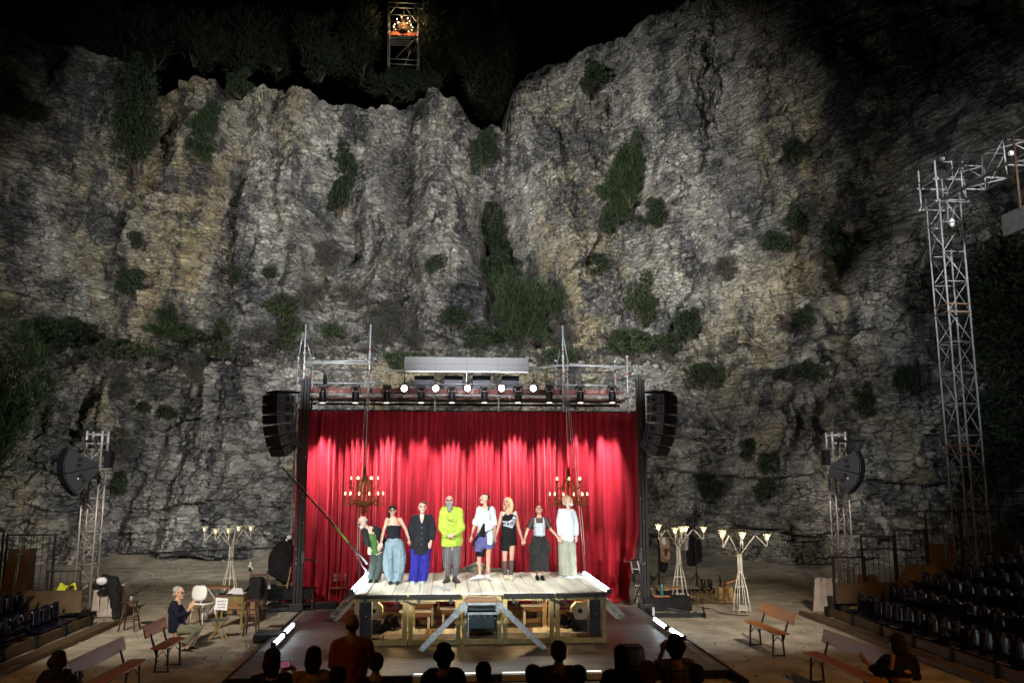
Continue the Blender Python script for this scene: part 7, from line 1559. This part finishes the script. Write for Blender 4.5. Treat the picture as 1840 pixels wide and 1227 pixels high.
t, Jp = viewer(490, 1168, 11.0, 'dark haired spectator at the far left of the front row holding up a phone', (.012, .012, .015), (.02, .012, .008), 1.05, 'bob', pose=dict(elR=(.30, .12, -.42), haR=(.21, .30, -.22), haL=(.05, .30, -.24), elL=(-.22, .12, -.48)))
ph = thing('phone', 'lit phone held up by the spectator at the far left of the front row', 'phone', P(510, 1193, 11.32)); c = P(510, 1193, 11.32); mb = MB(); mb.box(c, (.17, .012, .085), Matrix.Rotation(rad(-8), 3, 'Y')); mb.build('phone_case', BLK, ph, bevel=.005)
SM = bpy.data.materials.new('phone_screen'); SM.use_nodes = True; b_ = SM.node_tree.nodes['Principled BSDF']; n_ = nd(SM, 'ShaderNodeTexNoise'); n_.inputs['Scale'].default_value = 28; r_ = nd(SM, 'ShaderNodeValToRGB'); e_ = r_.color_ramp.elements; e_[0].position = .45; e_[0].color = (.005, .003, .006, 1); e_[1].position = .66; e_[1].color = (.9, .7, .8, 1); e2 = e_.new(.56); e2.color = (.35, .01, .08, 1)
SM.node_tree.links.new(n_.outputs[0], r_.inputs[0]); SM.node_tree.links.new(r_.outputs[0], b_.inputs['Emission Color']); b_.inputs['Emission Strength'].default_value = .8; b_.inputs['Base Color'].default_value = (.01, .01, .01, 1)
mb = MB(); mb.box(c + V3((0, -.008, 0)), (.15, .004, .07), Matrix.Rotation(rad(-8), 3, 'Y')); mb.build('screen', SM, ph)
viewer(564, 1163, 11.0, 'spectator with a dark bob and a yellow top, left of the standing man', (.22, .14, .02), (.015, .01, .008), 1.0, 'bob')
viewer(634, 1105, 11.6, 'bald man standing in the audience in an orange brown top', (.20, .055, .01), (.03, .02, .015), 1.06, 'bald', stand=True, w=1.08)
viewer(676, 1175, 11.0, 'spectator with short dark hair just right of the standing man', (.025, .012, .01), (.02, .014, .01), 1.0, 'short')
viewer(607, 1201, 10.2, 'dark haired head low in front of the standing man', (.03, .015, .01), (.018, .012, .01), 1.05, 'short', group='second row of the audience')
viewer(798, 1160, 11.0, 'curly haired dark clad spectator in the middle of the front row', (.010, .010, .012), (.015, .010, .008), 1.05, 'curly')
viewer(869, 1192, 10.2, 'dark head low in the middle, right of the curly haired spectator', (.02, .012, .01), (.02, .013, .01), 1.0, 'short', group='second row of the audience')
viewer(1004, 1156, 11.0, 'broad shouldered short haired spectator in a brown top', (.05, .028, .018), (.05, .035, .025), 1.1, 'short', w=1.1)
viewer(958, 1197, 10.2, 'dark head low to the left of the broad shouldered spectator', (.02, .012, .01), (.02, .013, .01), 1.0, 'short', group='second row of the audience')
viewer(1039, 1196, 10.2, 'small head with a little top knot, right of the broad shouldered spectator', (.02, .012, .01), (.02, .013, .01), .95, 'bun', group='second row of the audience')
viewer(1116, 1161, 11.0, 'spectator with long straight dark hair beside the monitor speaker', (.010, .010, .012), (.012, .009, .008), 1.0, 'long')
viewer(1163, 1192, 10.2, 'spectator with reddish curly hair, left of the striped shirt', (.04, .02, .01), (.16, .055, .02), 1.0, 'curly', group='second row of the audience')
STR = cl('striped', (.1, .07, .04)); 
t, Jp = viewer(1213, 1144, 11.0, 'spectator in a striped shirt with bushy dark hair and a hand at the mouth', (.12, .09, .06), (.012, .010, .009), 1.05, 'curly', pose=dict(elL=(-.26, .12, -.40), haL=(-.12, .16, -.08)))
checks([k for k in kids(t) if k.name.startswith('top')][0].data.materials[0], (.14, .10, .06), (.02, .015, .012), 12)
viewer(1251, 1196, 10.2, 'dark head at the lower right behind the striped shirt', (.02, .012, .01), (.03, .018, .012), 1.0, 'short', group='second row of the audience')
viewer(105, 1173, 12.5, 'curly haired spectator sitting on the dark left bench', (.012, .010, .010), (.015, .012, .010), 1.0, 'curly', pose=dict(elR=(.28, .1, -.45), haR=(.22, .22, -.28)))
viewer(1612, 1142, 12.6, 'dark figure sitting at the right end of the near right bench', (.008, .007, .007), (.010, .008, .008), 1.15, 'bob', pose=dict(elL=(-.3, .1, -.42), haL=(-.38, .2, -.3)))
# front bench back under the audience
t = thing('front_bench', 'dull red bench back running along the front row of the audience', 'bench', (1, 10.6, 0)); mb = MB(); mb.box((.9, 10.62, .66), (7.6, .03, .16)); mb.build('backrest', M('dull_red_wood', (.14, .03, .015), .6, 0, .3, 4), t); mb = MB(); mb.box((.9, 10.85, .43), (7.6, .3, .03)); mb.build('seat', OWOOD, t)
for x in (-2.6, -.9, .9, 2.7, 4.4): mb = MB(); mb.box((x, 10.75, .3), (.04, .25, .6)); mb.build('leg', BLK, t)
